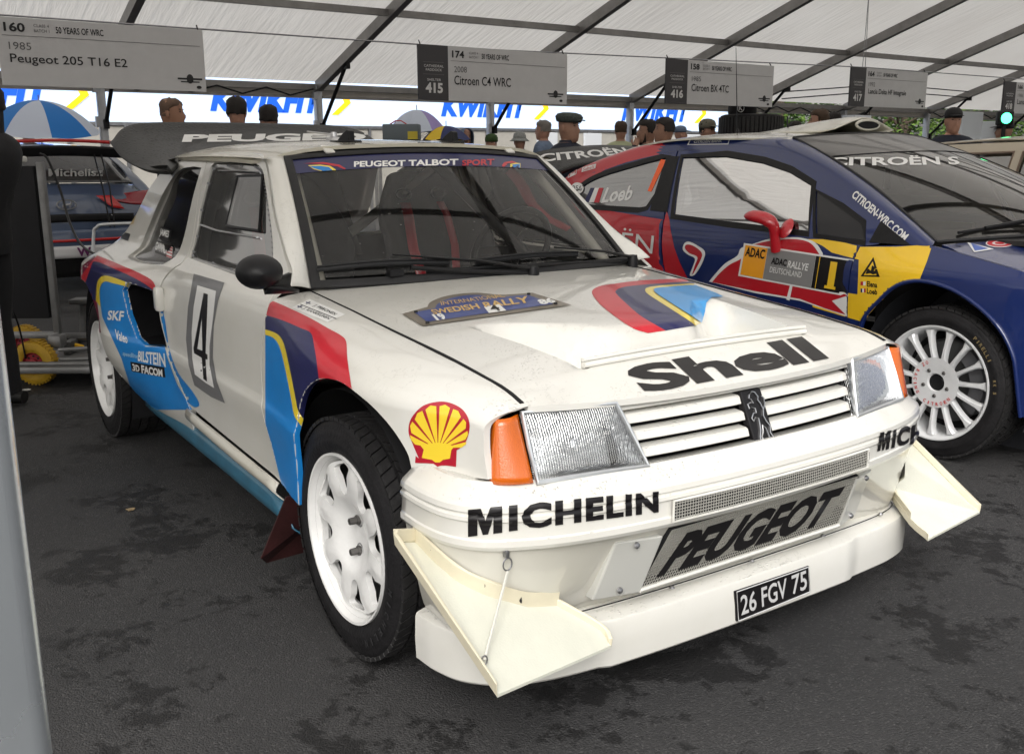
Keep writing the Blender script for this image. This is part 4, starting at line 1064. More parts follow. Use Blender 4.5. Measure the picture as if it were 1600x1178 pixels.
b = MB()
b.add([(.55,-.70,.60),(.55,.70,.60),(.50,.70,.78),(.50,-.70,.78)], [(0,1,2,3)]); b.v = [(x, y*.86, min(z,.735)) for x,y,z in b.v]; b.build('nose_bulkhead', DARK, C1, None)
# ---- grille slats, each half its own
def gx(y, z): return .672-.022*(abs(y)/.4)**2-(z-.61)*.42
for sgn in (1, -1):
    for (zc_, h) in ((.703,.0205),(.667,.0205),(.631,.0205)):
        yo = .396-(.745-zc_)*.30; V = []; ny = 8
        for i in range(ny+1):
            y = sgn*(.037+(yo-.037)*i/ny)
            x = gx(y, zc_)
            V += [(x-.030, y, zc_+h/2+.002), (x-.006, y, zc_+h/2), (x, y, zc_+h/2-.003), (x+.006, y, zc_-h/2+.002), (x+.004, y, zc_-h/2), (x-.03, y, zc_-h/2-.001)]
        F = [(6*i+j, 6*i+6+j, 6*i+6+(j+1) % 6, 6*i+(j+1) % 6) for i in range(ny) for j in range(6)]+[(0,1,2,3,4,5), tuple(6*ny+k for k in (5,4,3,2,1,0))]
        MB().add(V, F).build('grille_slat', WHITE, C1, 15, weld=2)
V = []; n = 22
for i in range(n+1):
    y = -.40+.80*i/n; x = gx(y, .735); V += [(XF(y)-.012, y, T1(XF(y), y)-.006), (x+.004, y, .733), (x+.008, y, .724), (x+.004, y, .721), (x-.02, y, .722)]
hs_ = MB().add(V, [(5*i+j, 5*i+5+j, 5*i+6+j, 5*i+1+j) for i in range(n) for j in range(4)]).build('nose_strip', WHITE, C1, 40)
for y in (-.33,-.24,-.15,-.08,.08,.17,.26): MB().lathe([(0,.002),(.004,.0015),(.005,0)], Matrix.Translation((gx(y,.735)+.001, y, .737)) @ Matrix.Rotation(R(60), 4, 'Y'), 8).build('strip_rivet', STEEL, hs_, 40)
b = MB(); V = [(gx(y, z)-.03, y, z) for y, z in ((-.42,.600),(.42,.600),(.42,.745),(-.42,.745))]; b.add(V, [(0,1,2,3)]); b.build('grille_backing', DARK, C1, None)
# badge
bd = bpy.data.objects.new('lion_badge', None); COL.objects.link(bd); bd.parent = C1
b = MB(); V = [Vector((gx(0, z)+.008, y, z)) for y, z in ((-.030,.600),(.040,.600),(.034,.722),(-.036,.722))]; b.add(V+[p-Vector((.02,0,0)) for p in V], [(0,1,2,3),(0,4,5,1),(1,5,6,2),(2,6,7,3),(3,7,4,0)])
o = b.build('badge_plate', BLK, bd, None); bv = o.modifiers.new('e','BEVEL'); bv.width = .003; bv.segments = 2
lion = [(.50,.97),(.62,.95),(.72,.86),(.66,.80),(.74,.74),(.80,.62),(.72,.50),(.78,.40),(.90,.30),(.82,.18),(.92,.08),(.76,.04),(.70,.16),(.66,.28),(.56,.34),(.50,.22),(.38,.14),(.42,.04),(.28,.02),(.28,.14),(.40,.26),(.44,.38),(.46,.48),(.34,.50),(.20,.44),(.14,.50),(.28,.58),(.42,.58),(.44,.66),(.28,.70),(.16,.68),(.14,.76),(.30,.78),(.42,.76),(.36,.84),(.28,.86),(.34,.92)]
b = MB(); b.tube([V[0].lerp(V[1], u).lerp(V[3].lerp(V[2], u), v)+Vector((.002,0,0)) for u, v in lion], .0021, 5, closed=True); b.tube([V[0].lerp(V[1], u).lerp(V[3].lerp(V[2], u), v)+Vector((.002,0,0)) for u, v in ((.80,.62),(.94,.70),(.98,.82),(.88,.86))], .0021, 5); b.build('lion', CHROME, bd, 30)

# ---- rear wing
WB = wet_paint('carbon_black', (.010,.0098,.0095), .9, 70, .5, .12)
rows = [[(-2.18,0,1.300),(-2.40,0,1.335),(-2.62,0,1.390),(-2.74,0,1.440)],
        [(-2.17,.30,1.297),(-2.40,.30,1.333),(-2.62,.30,1.388),(-2.73,.30,1.438)],
        [(-2.10,.48,1.28),(-2.38,.49,1.325),(-2.60,.50,1.38),(-2.71,.51,1.430)],
        [(-1.97,.565,1.250),(-2.25,.59,1.29),(-2.5,.605,1.345),(-2.66,.61,1.400)],
        [(-1.82,.640,1.224),(-2.08,.665,1.232),(-2.36,.672,1.275),(-2.62,.665,1.350)],
        [(-1.83,.648,1.221),(-2.08,.674,1.222),(-2.38,.682,1.265),(-2.65,.674,1.343)]]
full = [[(x, -y, z) for x, y, z in r] for r in rows[::-1]]+rows[1:]
b = MB(); b.patch(full, 14, 60); wing = b.build('rear_wing', WB, C1, 60, thick=.020, off=1)
wing.modifiers['thickness'].use_rim = True
bv = wing.modifiers.new('e','BEVEL'); bv.width = .008; bv.segments = 2; bv.limit_method = 'ANGLE'; bv.angle_limit = R(60)
for y in (-.25,.25): MB().box((-2.42, y, 1.27), (.3,.02,.10), bev=.004).build('wing_support', WB, C1, None)
# rear hatch, tail and left things that close the body
b = MB(); b.patch([[(-2.25,-.5,1.28),(-2.27,0,1.31),(-2.25,.5,1.28)],[(-2.62,-.60,.98),(-2.68,0,1.0),(-2.62,.60,.98)],[(-2.93,-.60,.86),(-3.02,0,.86),(-2.93,.60,.86)],[(-3.09,-.55,.55),(-3.14,0,.55),(-3.09,.55,.55)],[(-3.05,-.55,.32),(-3.10,0,.30),(-3.05,.55,.32)]], 14, 20); b.build('tailgate', WHITE, C1, 40, thick=.004)
# ---- livery
SF, SD, SQ, SB, SW, SBU, SWG = Surf([FR]), Surf([DR_]), Surf([QR]), Surf([bonnet, vent]), Surf([wsc]), Surf([bumper]), Surf([wing])
SFD = Surf([FR, DR_])
ST = lambda poly, surf, m, par, off, nm='stripe', st=5: sticker(poly, surf, m, par, nm, off, st)
def band(a, b): return list(a)+list(b)[::-1]
L1 = cp([(415,468),(432,473),(480,495),(512,513),(532,524),(541,534),(543,560),(548,595),(556,640)], 3)     # outer edge of red
L2 = cp([(415,492),(440,500),(470,513),(486,521),(491,540),(496,570),(502,625)], 3)                          # red / navy
L3 = cp([(415,515),(428,519),(438,526),(445,540),(452,570),(460,610),(466,640),(474,655)], 3)                # navy / yellow
L4 = cp([(415,523),(426,527),(434,535),(440,550),(447,580),(455,620),(460,648),(470,665)], 3)                # yellow / blue
ST(band(L1, L2), SF, RED, FR, .0010, st=3); ST(band(L2, L3), SF, NAVY, FR, .0010, st=2.5); ST(band(L3, L4), SF, YEL, FR, .0012)
ST(L4+[(490,700),(490,800),(440,800),(415,700)], SF, BLUE, FR, .0010, st=2.5)
# names on the fender top
def label_card(quad, lines, surf, par, card=WVIN, ink=BLK, nm='name_sticker', loff=.0018, **k):
    H = homog(quad); o = lay(flat_bm([[(0,0),(1,0),(1,1),(0,1)]], .12), H, surf, nm, card, par, .0012)
    for txt, u0, v0, u1, v1 in lines:
        q = [H(u0,v0), H(u1,v0), H(u1,v1), H(u0,v1)]; letters(txt, q, surf, ink, o, off=loff, **k)
    return o
SFB = Surf([FR, bonnet])
nc = label_card([(456,481),(512,504),(540,492),(484,468)], [('J. PIIRONEN', .26, .58, .86, .84), ('J. KANKKUNEN', .20, .12, .92, .38)], SFB, FR, bold=.01, step=.2)
for v0 in (.60, .14):
    H = homog([(456,481),(512,504),(540,492),(484,468)])
    for a in ([(.04,v0+.08),(.16,v0+.08),(.16,v0+.15),(.04,v0+.15)], [(.08,v0),(.11,v0),(.11,v0+.24),(.08,v0+.24)]): lay(flat_bm([a]), H, SFB, 'flag_cross', NAVY, nc, .0018)
sticker([(470,476),(526,498.6),(525.2,499.4),(469.2,476.8)], SFB, BLK, nc, 'card_rule', .0018)
# pecten
shell_o = cp([(655,716),(646,695),(639,676),(641,658),(650,644),(662,634),(678,629),(695,628),(712,633),(725,642),(733,656),(734,672),(728,690),(714,705)], 3)
shell_o = shell_o[:-1]+[(714,703),(713,729),(698,727),(690,727),(684,729),(678,724),(649,723),(650,712)]
sticker(shell_o, SF, mat('pecten_red', (.42,.012,.03), .3, coat=.9), FR, 'pecten_border', .0012, 5)
PY = mat('pecten_yellow', (.85,.62,.04), .3, coat=.9)
cx, cy = 685, 712
fan = [(-72,40),(-56,54),(-38,65),(-19,71),(0,73),(18,73),(36,68),(52,60),(67,50),(79,40)]
for i in range(9):
    a0, a1 = fan[i], fan[i+1]; 
    def P_(a, r): return (685+r*math.sin(R(a))*.95-(1-r/80)*0, 708-r*math.cos(R(a)))
    e0, e1 = a0[0]+2.2, a1[0]-2.2; r0, r1 = a0[1], a1[1]; rm = (r0+r1)/2+3
    sticker([P_(e0*.75, 16), P_(e0, r0), P_((e0+e1)/2, rm), P_(e1, r1), P_(e1*.75, 16)], SF, PY, FR, 'pecten_rib', .0017, 6)
sticker([(658,696),(663,702),(660,715),(676,718),(681,722),(688,722),(693,718),(704,716),(706,703),(711,697),(700,693),(685,691),(670,693)], SF, PY, FR, 'pecten_foot', .0019, 6)
# door number
DN = homog([(328,631),(352,628),(349,443),(303,430)])
rr_ = [(297,560),(303,430),(316,428),(350,442),(340,470),(334,500),(333,560),(352,630),(344,629),(305,595)]
sticker([(303,428),(351,442),(341,470),(334,510),(333,560),(339,595),(352,630),(330,620),(304,602),(295,570),(291,530),(294,480)], SD, GREYV, DR_, 'number_surround', .0010, 6)
sticker([(309,446),(338,455),(333,500),(328,540),(328,570),(335,606),(322,598),(305,585),(301,560),(300,520),(303,480)], SD, WVIN, DR_, 'number_panel', .0014, 6)
sticker([(319,458),(325.5,460),(322,552),(325,554),(325,562),(322,561),(324,596),(318.5,592),(316,559),(304,552),(303,544)], SD, BLK, DR_, 'number_four', .0018, 5, holes=[[(316,497),(317,548),(309,545)]])
# rear quarter: red / navy / yellow / blue
Q1 = cp([(130,420),(148,403),(155,399),(185,407),(222,424),(241,437),(248,462)], 3)
Q1 = cp([(128,430),(148,404),(156,401),(190,415),(220,428),(240,441),(246,463)], 3)
Q2 = cp([(128,460),(142,418),(150,409),(180,421),(215,437),(238,452),(246,463)], 3)
Q3 = cp([(150,470),(152,444),(157,434),(168,431),(195,440),(225,453),(247,463)], 3)
Q4 = cp([(158,480),(156,460),(158,446),(165,440),(178,443),(205,450),(225,458),(247,467)], 3)
ST(band(Q1, Q2), SQ, RED, QR, .0010, st=3); ST(band(Q2, Q3), SQ, NAVY, QR, .0010, st=3); ST(band(Q3, Q4), SQ, YEL, QR, .0012)
ST(Q4+[(247,480),(253,520),(262,560),(277,600),(300,640),(215,640),(190,560),(160,495)], SQ, BLUE, QR, .0009, st=2)
ST(cp([(252,475),(258,500),(265,545),(279,583),(300,610),(312,632),(300,634),(282,610),(262,560),(248,500)], 3), SD, BLUE, DR_, .0010)
ST([(110,430),(148,400),(155,408),(148,440),(158,520),(110,620)], SQ, mat('maroon_vinyl', (.20,.012,.05), .3, coat=.8), QR, .0008)
def Lq(txt, q, surf, m, par, **k): return letters(txt, q, surf, m, par, **k)
Lq('SKF', [(168,500),(193,502),(195,486),(170,485)], SQ, WVIN, QR, bold=.03)
Lq('Valeo', [(181,530),(200,537),(199,523),(180,514)], SQ, WVIN, QR, bold=.02)
Lq('speedline', [(192,557),(217,563),(217,553),(193,549)], SQ, mat('pale_blue_vinyl', (.30,.52,.72), .4), QR, bold=.02)
Lq('BILSTEIN', [(216,564),(260,574),(258,552),(217,548)], SQ, WVIN, QR, bold=.03)
H = [(206,580),(259,590),(257,574),(204,565)]
sticker(H, SQ, BLK, QR, 'sponsor_plate', .0011, 6); Lq('FACOM', [(222,583),(255,589),(254,577),(221,570)], SQ, WVIN, QR, bold=.04)
Lq('3D', [(208,579),(219,581),(218,571),(207,568)], SQ, WVIN, QR, bold=.03)
# C pillar stickers, white window names
sticker([(193,362),(204,366),(200,377),(189,373)], SQ, BLK, QR, 'small_sticker', .001, 5)
sticker([(221,292),(229,288),(221,315),(214,330)], SQ, mat('sky_sticker', (.45,.62,.85), .3, coat=.8), QR, 'pillar_sticker', .001, 6)
sticker([(213,322),(218,318),(209,350),(203,352)], SQ, mat('gold_sticker', (.55,.42,.20), .3, coat=.8), QR, 'pillar_sticker', .001, 6)
qw = [o for o in QR.children if o.name.startswith('quarter_window')][0]
SQW = Surf([qw])
label_card([(249,373),(265,378),(268,360),(252,355)], [('JAMES', .06, .12, .94, .88)], SQW, qw, BLK, WVIN, 'window_name', bold=.03, step=.2, loff=.005)
label_card([(242,394),(262,402),(265,383),(246,376)], [('GWINNER', .04, .12, .96, .88)], SQW, qw, BLK, WVIN, 'window_name', bold=.03, step=.2, loff=.005)
fH = homog([(260,402),(269,405),(271,387),(264,384)])
fo_ = lay(flat_bm([[(0,0),(1,0),(1,1),(0,1)]], .3), fH, SQW, 'flag', WVIN, qw, .002)
for k in range(4): lay(flat_bm([[(0,.02+.26*k),(1,.02+.26*k),(1,.14+.26*k),(0,.14+.26*k)]]), fH, SQW, 'flag_stripe', RED, fo_, .003)
lay(flat_bm([[(0,.5),(.45,.5),(.45,1),(0,1)]]), fH, SQW, 'flag_canton', NAVY, fo_, .0035)
# bonnet stripes
B1 = [(1068,436)]+cp([(1060,436),(1000,439),(960,444),(940,447),(928,452),(925,458),(930,467),(942,480),(965,498),(990,514),(1012,521)], 3)
B2 = [(1088,440)]+cp([(1078,440),(1010,445),(975,449),(962,455),(966,463),(984,480),(1005,497),(1040,517)], 3)
B3 = [(1084,444)]+cp([(1074,444),(1030,447),(1012,450),(1008,455),(1015,462),(1035,475),(1060,491),(1078,503),(1086,509)], 3)
B4 = [(1086,447)]+cp([(1076,447),(1040,450),(1024,452),(1022,456),(1030,463),(1050,476),(1075,492),(1095,505)], 3)
B4b = [(1118,459),(1130,465),(1112,466),(1103,474),(1101,485),(1098,496)]
ST(band(B1, B2), SB, RED, bonnet, .0012); ST(band(B2, B3)+[], SB, NAVY, bonnet, .0012); ST(band(B3, B4), SB, YEL, bonnet, .0014)
ST(B4+B4b[::-1], SB, mat('sky_blue_vinyl', (.03,.28,.64), .28, coat=.35, noise=.1), bonnet, .0035, st=2)
# SHELL lettering, heavy
def glyph(poly, holes=(), surf=SB, par=bonnet, m=BLK): return sticker(poly, surf, m, par, 'lettering', .0016, 7, holes)
for txt, q in (('S', [(1006,613),(1102,598),(1064,558),(978,573)]), ('h', [(1112,595),(1196,581),(1148,541),(1058,557)]), ('e', [(1172,575),(1253,563),(1212,540),(1143,549)]), ('l', [(1226,566),(1256,561),(1216,530),(1190,534)]), ('l', [(1268,560),(1298,555),(1254,528),(1228,532)])):
    pass
letters('Shell', [(1010,616),(1296,561),(1252,526),(970,576)], SB, BLK, bonnet, bold=.042, step=.15)
# rally plate on the bonnet
PLT = [(628,492),(661,511),(893,478),(832,459),(790,462)]+cp([(778,462),(745,459),(715,461),(690,466),(672,474),(668,481)], 3)
o = sticker(PLT, SB, mat('plate_bronze', (.16,.135,.10), .35, coat=.6), bonnet, 'rally_plate', .003, 8)
P2 = [(648,490),(667,505),(865,477),(825,463),(785,466)]+cp([(772,467),(745,463),(718,465),(698,470),(684,477),(680,484)], 3)
pb = sticker(P2, SB, mat('plate_blue', (.03,.055,.22), .35, coat=.6), o, 'plate_field', .004, 8)
GOLD = mat('gold_ink', (.62,.40,.12), .4, coat=.4)
letters('SWEDISH RALLY', [(678,494),(830,475),(824,465),(672,487)], SB, GOLD, pb, off=.005, bold=.025)
letters('INTERNATIONAL', [(690,480),(790,467),(782,462),(688,474)], SB, GOLD, pb, off=.005)
letters('19', [(683,504),(700,501),(690,492),(674,494)], SB, WVIN, pb, off=.005, bold=.05); letters('86', [(846,479),(870,475),(860,468),(837,471)], SB, WVIN, pb, off=.005, bold=.05)
n4 = sticker([(764,492),(791,488),(780,478),(756,482)], SB, WVIN, pb, 'number_square', .005, 8); letters('4', [(770,490),(784,488),(774,479),(762,481)], SB, BLK, n4, off=.006, bold=.02)
for p in ((650,490),(668,507),(868,477),(826,462)):
    h = SB.hit(*p, .004)
    if h: MB().lathe([(0,.005),(.005,.004),(.006,0)], Matrix.Translation(h), 10).build('plate_screw', BLACKP, pb, 40)
# MICHELIN on the bumper
def michelin(q, u1=.145):
    H = homog(q); letter_M([H(0,0), H(u1,0), H(u1,1), H(0,1)], SBU, BLK, bumper, .003)
    letters('ICHELIN', [H(u1+.03,0), H(1,0), H(1,1), H(u1+.03,1)], SBU, BLK, bumper, bold=.05, space=1.14, step=.1, vstep=.05, off=.003)
michelin([(732,838),(1028,800),(1028,767),(732,796)])
michelin([(1369,705),(1510,676),(1510,644),(1374,676)])
letters('PEUGEOT', [(284,223),(620,220),(620,208),(288,211)], SWG, WVIN, wing, bold=.05, step=.1)
# sun strip
SSV = Surf([sv])
letters('PEUGEOT TALBOT', [(553,262),(716,259),(716,249),(553,253)], SSV, WVIN, sv, bold=.035)
letters('SPORT', [(722,260),(772,259),(772,249),(722,251)], SSV, RED, sv, bold=.03)
for pts, m in (([(474,256),(505,254),(530,258),(540,264),(539,266),(528,261),(505,257)], RED), ([(481,259),(500,258),(516,260),(525,266),(524,269),(505,269),(490,265)], YEL), ([(483,260.5),(500,260),(514,262),(521,268),(505,268),(491,264)], BLUE),
               ([(784,259),(788,254),(800,252),(808,255),(792,256),(790,264),(795,267),(787,265)], RED), ([(797,257),(806,255),(813,256),(813,265),(802,265),(797,262)], YEL), ([(800,258),(812,256.5),(812,264),(803,264)], BLUE)):
    sticker(pts, SSV, m, sv, 'strip_emblem', .001+.0005*(m is BLUE), 6)

# ---- wheels
TRED = mat('tyre_tread', (.014,.0135,.014), .6, noise=.3, nscale=20, bump=.3, bscale=70)
WHEEL = mat('white_wheel', (.74,.74,.73), .33, coat=.5, noise=.07, nscale=14, bump=.05, bscale=90)
def blocks(tr, R_, w_, m, name, n=64, rows=((-.078,.034),(-.036,.034),(.0,.028),(.036,.034),(.078,.034))):
    b = MB()
    for ri, (z, ww) in enumerate(rows):
        for k in range(n):
            a = 2*math.pi*(k+.5*(ri % 2))/n; da = math.pi/n*.86; sk = (.030 if ri % 2 else -.030)
            V = []
            for zz, s in ((z-ww/2, -1), (z+ww/2, 1)):
                for aa in (a-da, a+da):
                    for r in (R_-.010, R_): V.append((r*math.cos(aa+s*sk), r*math.sin(aa+s*sk), zz*w_/.2))
            b.add(V, [(1,3,7,5),(0,1,5,4),(2,6,7,3),(0,2,3,1),(4,5,7,6)])
    return tag(b.build(name, m, tr, None), kind='stuff')
def tyre_mb(R_, w_, ri):
    h = w_/2
    prof = [(ri-.004,-h*.86),(ri+.004,-h*.93),(ri+.02,-h*.99),(ri+.045,-h*1.03),(R_-.035,-h*.99),(R_-.014,-h*.93),(R_-.006,-h*.86),(R_-.008,-h*.4),(R_-.008,h*.4),(R_-.006,h*.86),(R_-.014,h*.93),(R_-.022,h*.955),(R_-.035,h*.99),(R_-.037,h*1.0),(R_-.045,h*1.005),(ri+.045,h*1.03),(ri+.042,h*1.035),(ri+.035,h*1.03),(ri+.02,h*.99),(ri+.004,h*.93),(ri-.004,h*.86)]
    return MB().lathe(prof, None, 72)
def wheel205(x, sgn, R_, w_, yo):
    t = bpy.data.objects.new('wheel', None); COL.objects.link(t); t.parent = C1
    M = Matrix.Translation((x, -sgn*yo, R_)) @ Matrix.Rotation(R(90*sgn), 4, 'X'); t.matrix_world = M
    h = w_/2; yo_ = 0
    T = MB()
    def Z(z): return z-h*1.0
    ty = tyre_mb(R_, w_, .213); ty.v = [(a, b_, c-h) for a, b_, c in ty.v]; ty.build('tyre', TYRE, t, 40)
    bl = blocks(t, R_+.001, w_, TRED, 'tread_blocks'); bl.location = (0, 0, -h)
    b = MB(); b.lathe([(.199,-.05),(.199,-.040),(.207,-.018),(.214,-.008),(.2165,.001),(.2225,.002),(.223,-.006),(.216,-.014)], None, 72); b.build('rim', WHEEL, t, 35)
    # centre with eight spokes: shaped windows cut through a domed disc
    holes = []
    for k in range(8):
        a = 360*k/8+10
        pts = []
        for (r, da) in ((.112,0),(.117,-6.5),(.134,-9.5),(.160,-10.5),(.178,-14),(.188,-12.5),(.192,0),(.188,12.5),(.178,14),(.160,10.5),(.134,9.5),(.117,6.5)): pts.append((r*math.cos(R(a+da)), r*math.sin(R(a+da))))
        holes.append(smooth_loop(pts, 24))
    outer = [(.1985*math.cos(R(i*5)), .1985*math.sin(R(i*5))) for i in range(72)]
    bm = flat_bm([outer]+holes, .02)
    for v in bm.verts:
        r = math.hypot(v.co.x, v.co.y); a = math.degrees(math.atan2(v.co.y, v.co.x)); ph = ((a-10) % 45)/45
        spoke = abs(ph-.5)*2      # 0 = spoke axis, 1 = window axis
        v.co.z = hermite([(0,-.050),(.05,-.046),(.075,-.036),(.10,-.022),(.135,-.012),(.17,-.010),(.1985,-.016)], r) - .012*spoke*sst(.1,.15,r)
    be = [e for e in bm.edges if e.is_boundary]; rx = bmesh.ops.extrude_edge_only(bm, edges=be)
    for g in rx['geom']:
        if isinstance(g, bmesh.types.BMVert):
            g.co.z -= .017
            r = math.hypot(g.co.x, g.co.y)
    for f in bm.faces:
        pass
    bmesh.ops.recalc_face_normals(bm, faces=bm.faces)
    me = bpy.data.meshes.new('spokes'); bm.to_mesh(me); bm.free(); o = link('spokes', me, WHEEL, t, 40)
    bv = o.modifiers.new('e','BEVEL'); bv.width = .005; bv.segments = 3; bv.limit_method = 'ANGLE'; bv.angle_limit = R(50)
    b = MB(); b.lathe([(0,-.062),(.12,-.062),(.15,-.075),(.199,-.075),(.1995,-.048)], None, 48); b.build('wheel_back', mat('brake_dark', (.012,.012,.012), .6), t, 40)
    for k in range(2):
        a = R(180*k+90); p = Vector((.042*math.cos(a), .042*math.sin(a), -.052))
        MB().lathe([(.020,.004),(.018,.006),(.014,.002),(.013,-.01)], Matrix.Translation(p), 16).build('stud_recess', STEEL, t, 40)
        b = MB(); b.lathe([(0,.034),(.009,.033),(.010,.014),(.013,.013),(.0135,.0),(.0135,-.01)], Matrix.Translation(p), 6); b.build('wheel_nut', mat('dark_bolt', (.12,.115,.11), .45, .7), t, 20)
    b = MB(); b.lathe([(0,-.10),(.13,-.10),(.14,-.115),(.14,-.14)], None, 40); b.build('brake_disc', mat('brake_iron', (.10,.10,.10), .5, .6), t, 40)
    return t
for sgn in (1, -1):
    wheel205(.0, sgn, .315, .215, .786)
    wheel205(-2.54, sgn, .318, .225, .818)

# ---- mudflap, mirror, wipers
for sgn in (1, -1):
    q = [(-.345,-.800,.330),(-.335,-.585,.330),(-.42,-.60,.125),(-.44,-.835,.105),(-.40,-.865,.14)]
    b = MB(); V = [Vector((x, sgn*y, z)) for x, y, z in q]; b.add(V+[p+Vector((-.006,0,0)) for p in V], [(0,1,2,3,4),(9,8,7,6,5)]+[(i,(i+1) % 5,5+(i+1) % 5,5+i) for i in range(5)]); b.build('mudflap', mat('maroon_rubber', (.035,.010,.010), .5, noise=.4, bump=.15), C1, None)
    m_ = bpy.data.objects.new('door_mirror', None); COL.objects.link(m_); m_.parent = C1
    mc = onpl(405, 425, 'y', -.86) if sgn > 0 else onpl(964, 386, 'y', .74); cy = mc.y
    M = Matrix.Translation((mc.x, cy, mc.z)) @ Matrix.Rotation(R(-12*sgn), 4, 'Z') @ Matrix.Scale(.66, 4)
    prof = [(0,.100),(.03,.094),(.055,.075),(.073,.045),(.080,.010),(.080,-.010),(.070,-.020),(.02,-.024)]
    b = MB(); b.lathe([(r, h) for r, h in prof], M @ Matrix.Rotation(R(90), 4, 'Y') @ Matrix.Diagonal((.86, 1.15, 1, 1)), 28); b.build('mirror_shell', BLACKP, m_, 50)
    b = MB(); b.lathe([(0,.001),(.066,.001)], M @ Matrix.Translation((-.021,0,0)) @ Matrix.Rotation(R(-90), 4, 'Y') @ Matrix.Diagonal((.86,1.15,1,1)), 24); b.build('mirror_glass', CHROME, m_, None)
    b = MB(); b.patch([[(mc.x-.09,-sgn*.735,mc.z-.02),(mc.x-.04,-sgn*.78,mc.z-.02),(mc.x,-sgn*.83,mc.z-.01)],[(mc.x-.10,-sgn*.735,mc.z-.06),(mc.x-.04,-sgn*.78,mc.z-.055),(mc.x+.01,-sgn*.85,mc.z-.05)],[(mc.x-.04,-sgn*.735,mc.z-.06),(mc.x+.03,-sgn*.78,mc.z-.045),(mc.x+.03,-sgn*.85,mc.z-.03)]], 8, 8); b.v = [(x, y if sgn > 0 else y*.72+.13, z) for x, y, z in b.v]; b.build('mirror_foot', BLACKP, m_, 50, thick=.01)
def wiper(base, elbow, tip0, tip1):
    t = bpy.data.objects.new('wiper', None); COL.objects.link(t); t.parent = C1
    A, E, T0, T1_ = [SWX.hit(*p, o) if not isinstance(p, Vector) else p for p, o in ((base,.035),(elbow,.030),(tip0,.006),(tip1,.006))]
    b = MB(); b.tube([A, A.lerp(E,.4)+Vector((.004,0,.008)), E], [.010,.008,.005], 8, flat=.6); b.lathe([(0,.02),(.016,.018),(.02,0),(.02,-.03)], Matrix.Translation(A-Vector((0,0,.01))), 14); b.build('arm', BLACKP, t, 40)
    b = MB(); n = 10; P_ = [T0.lerp(T1_, i/n)+Vector((.66,0,.75))*(.012*math.sin(math.pi*i/n)) for i in range(n+1)]
    b.tube([p+Vector((.006,0,.010)) for p in P_], .004, 6); b.tube([p+Vector((.004,0,.0)) for p in P_], .0045, 6, flat=1.6)
    for k in (1,3,7,9): b.tube([P_[k]+Vector((.006,0,.010)), P_[k]+Vector((.004,0,0))], .003, 5)
    b.build('blade', RUBBER, t, 40)
SWX = Surf([wsc]); 
bt = MB(); bt.add(*wpatch((-1,1),(-.35,1),0)); tmp = bt.build('tmp_ws', None or BLK); SWX = Surf([tmp]); bpy.data.objects.remove(tmp)
wiper((826,431), (610,408), (494,424), (700,413))
wiper((979,412), (860,396), (742,413), (900,400))
b = MB(); b.tube([SWX.hit(*p,.02) for p in ((640,425),(720,430),(826,433))], .008, 6); b.tube([SWX.hit(*p,.02) for p in ((700,428),(840,420),(975,412))], .006, 6); b.box(SWX.hit(616,430,.012), (.03,.045,.02)); b.build('wiper_linkage', BLACKP, C1, 40)

# ---- cabin
CAGE = mat('white_cage', (.55,.53,.46), .4, coat=.3)
INTD = mat('cabin_black', (.018,.017,.017), .85, noise=.4, nscale=6)
CLOTH = mat('seat_cloth', (.030,.030,.032), .9, noise=.3, bump=.3, bscale=200)
cab = MB(); cab.box((-.62,0,.78), (.34,1.16,.16), bev=.03); cab.box((-.53,0,.87), (.1,1.1,.02)); cab.build('dashboard', INTD, C1, 30)
b = MB(); b.box((-1.2,0,.33), (1.5,1.3,.03)); b.box((-1.1,-.68,.60), (1.1,.04,.50)); b.box((-1.1,.68,.60), (1.1,.04,.50)); b.box((-1.86,-.02,.62), (.04,1.3,.62)); b.build('cabin_tub', INTD, C1, None)
b = MB(); b.patch([[(-1.70,-.60,.86),(-1.70,-.25,.88),(-1.70,.12,.86)],[(-1.76,-.56,1.08),(-1.76,-.22,1.10),(-1.76,.08,1.08)],[(-1.80,-.50,1.24),(-1.80,-.20,1.26),(-1.80,.05,1.24)]], 12, 8); b.build('rear_bulkhead', mat('bulkhead_grey', (.045,.043,.042), .7, noise=.2), C1, 40, thick=.02)
b = MB(); b.add([(-1.9,-.48,1.285),(-.98,-.46,1.285),(-.98,.46,1.285),(-1.9,.48,1.285)], [(3,2,1,0)]); b.build('headlining', INTD, C1, None)
for sg, y in ((1,-.33),(-1,.33)):
    s_ = bpy.data.objects.new('bucket_seat', None); COL.objects.link(s_); s_.parent = C1
    b = MB(); b.patch([[(-1.05,y-.23,.60),(-1.0,y-.1,.50),(-1.0,y+.1,.50),(-1.05,y+.23,.60)],[(-1.38,y-.24,.66),(-1.42,y-.1,.52),(-1.42,y+.1,.52),(-1.38,y+.24,.66)],[(-1.36,y-.25,.90),(-1.50,y-.1,.88),(-1.50,y+.1,.88),(-1.36,y+.25,.90)],[(-1.44,y-.24,1.04),(-1.56,y-.1,1.05),(-1.56,y+.1,1.05),(-1.44,y+.24,1.04)],[(-1.53,y-.15,1.19),(-1.59,y-.07,1.21),(-1.59,y+.07,1.21),(-1.53,y+.15,1.19)]], 14, 26); b.build('seat_shell', CLOTH, s_, 60, thick=.02)
    for dy in (-.085,.085):
        b = MB(); b.tube([(-1.53,y+dy,1.08),(-1.49,y+dy*1.1,1.03),(-1.44,y+dy*1.2,.90),(-1.38,y+dy*.9,.72)], .022, 8, flat=.25); b.build('harness_strap', RED, s_, 40)
        b = MB(); b.tube([(-1.545,y+dy+.035*math.cos(a),1.115+.022*math.sin(a)) for a in [i*.63 for i in range(10)]], .006, 5, closed=True); b.build('headrest_slot', mat('slot_grey',(.25,.25,.25),.6), s_, 40)
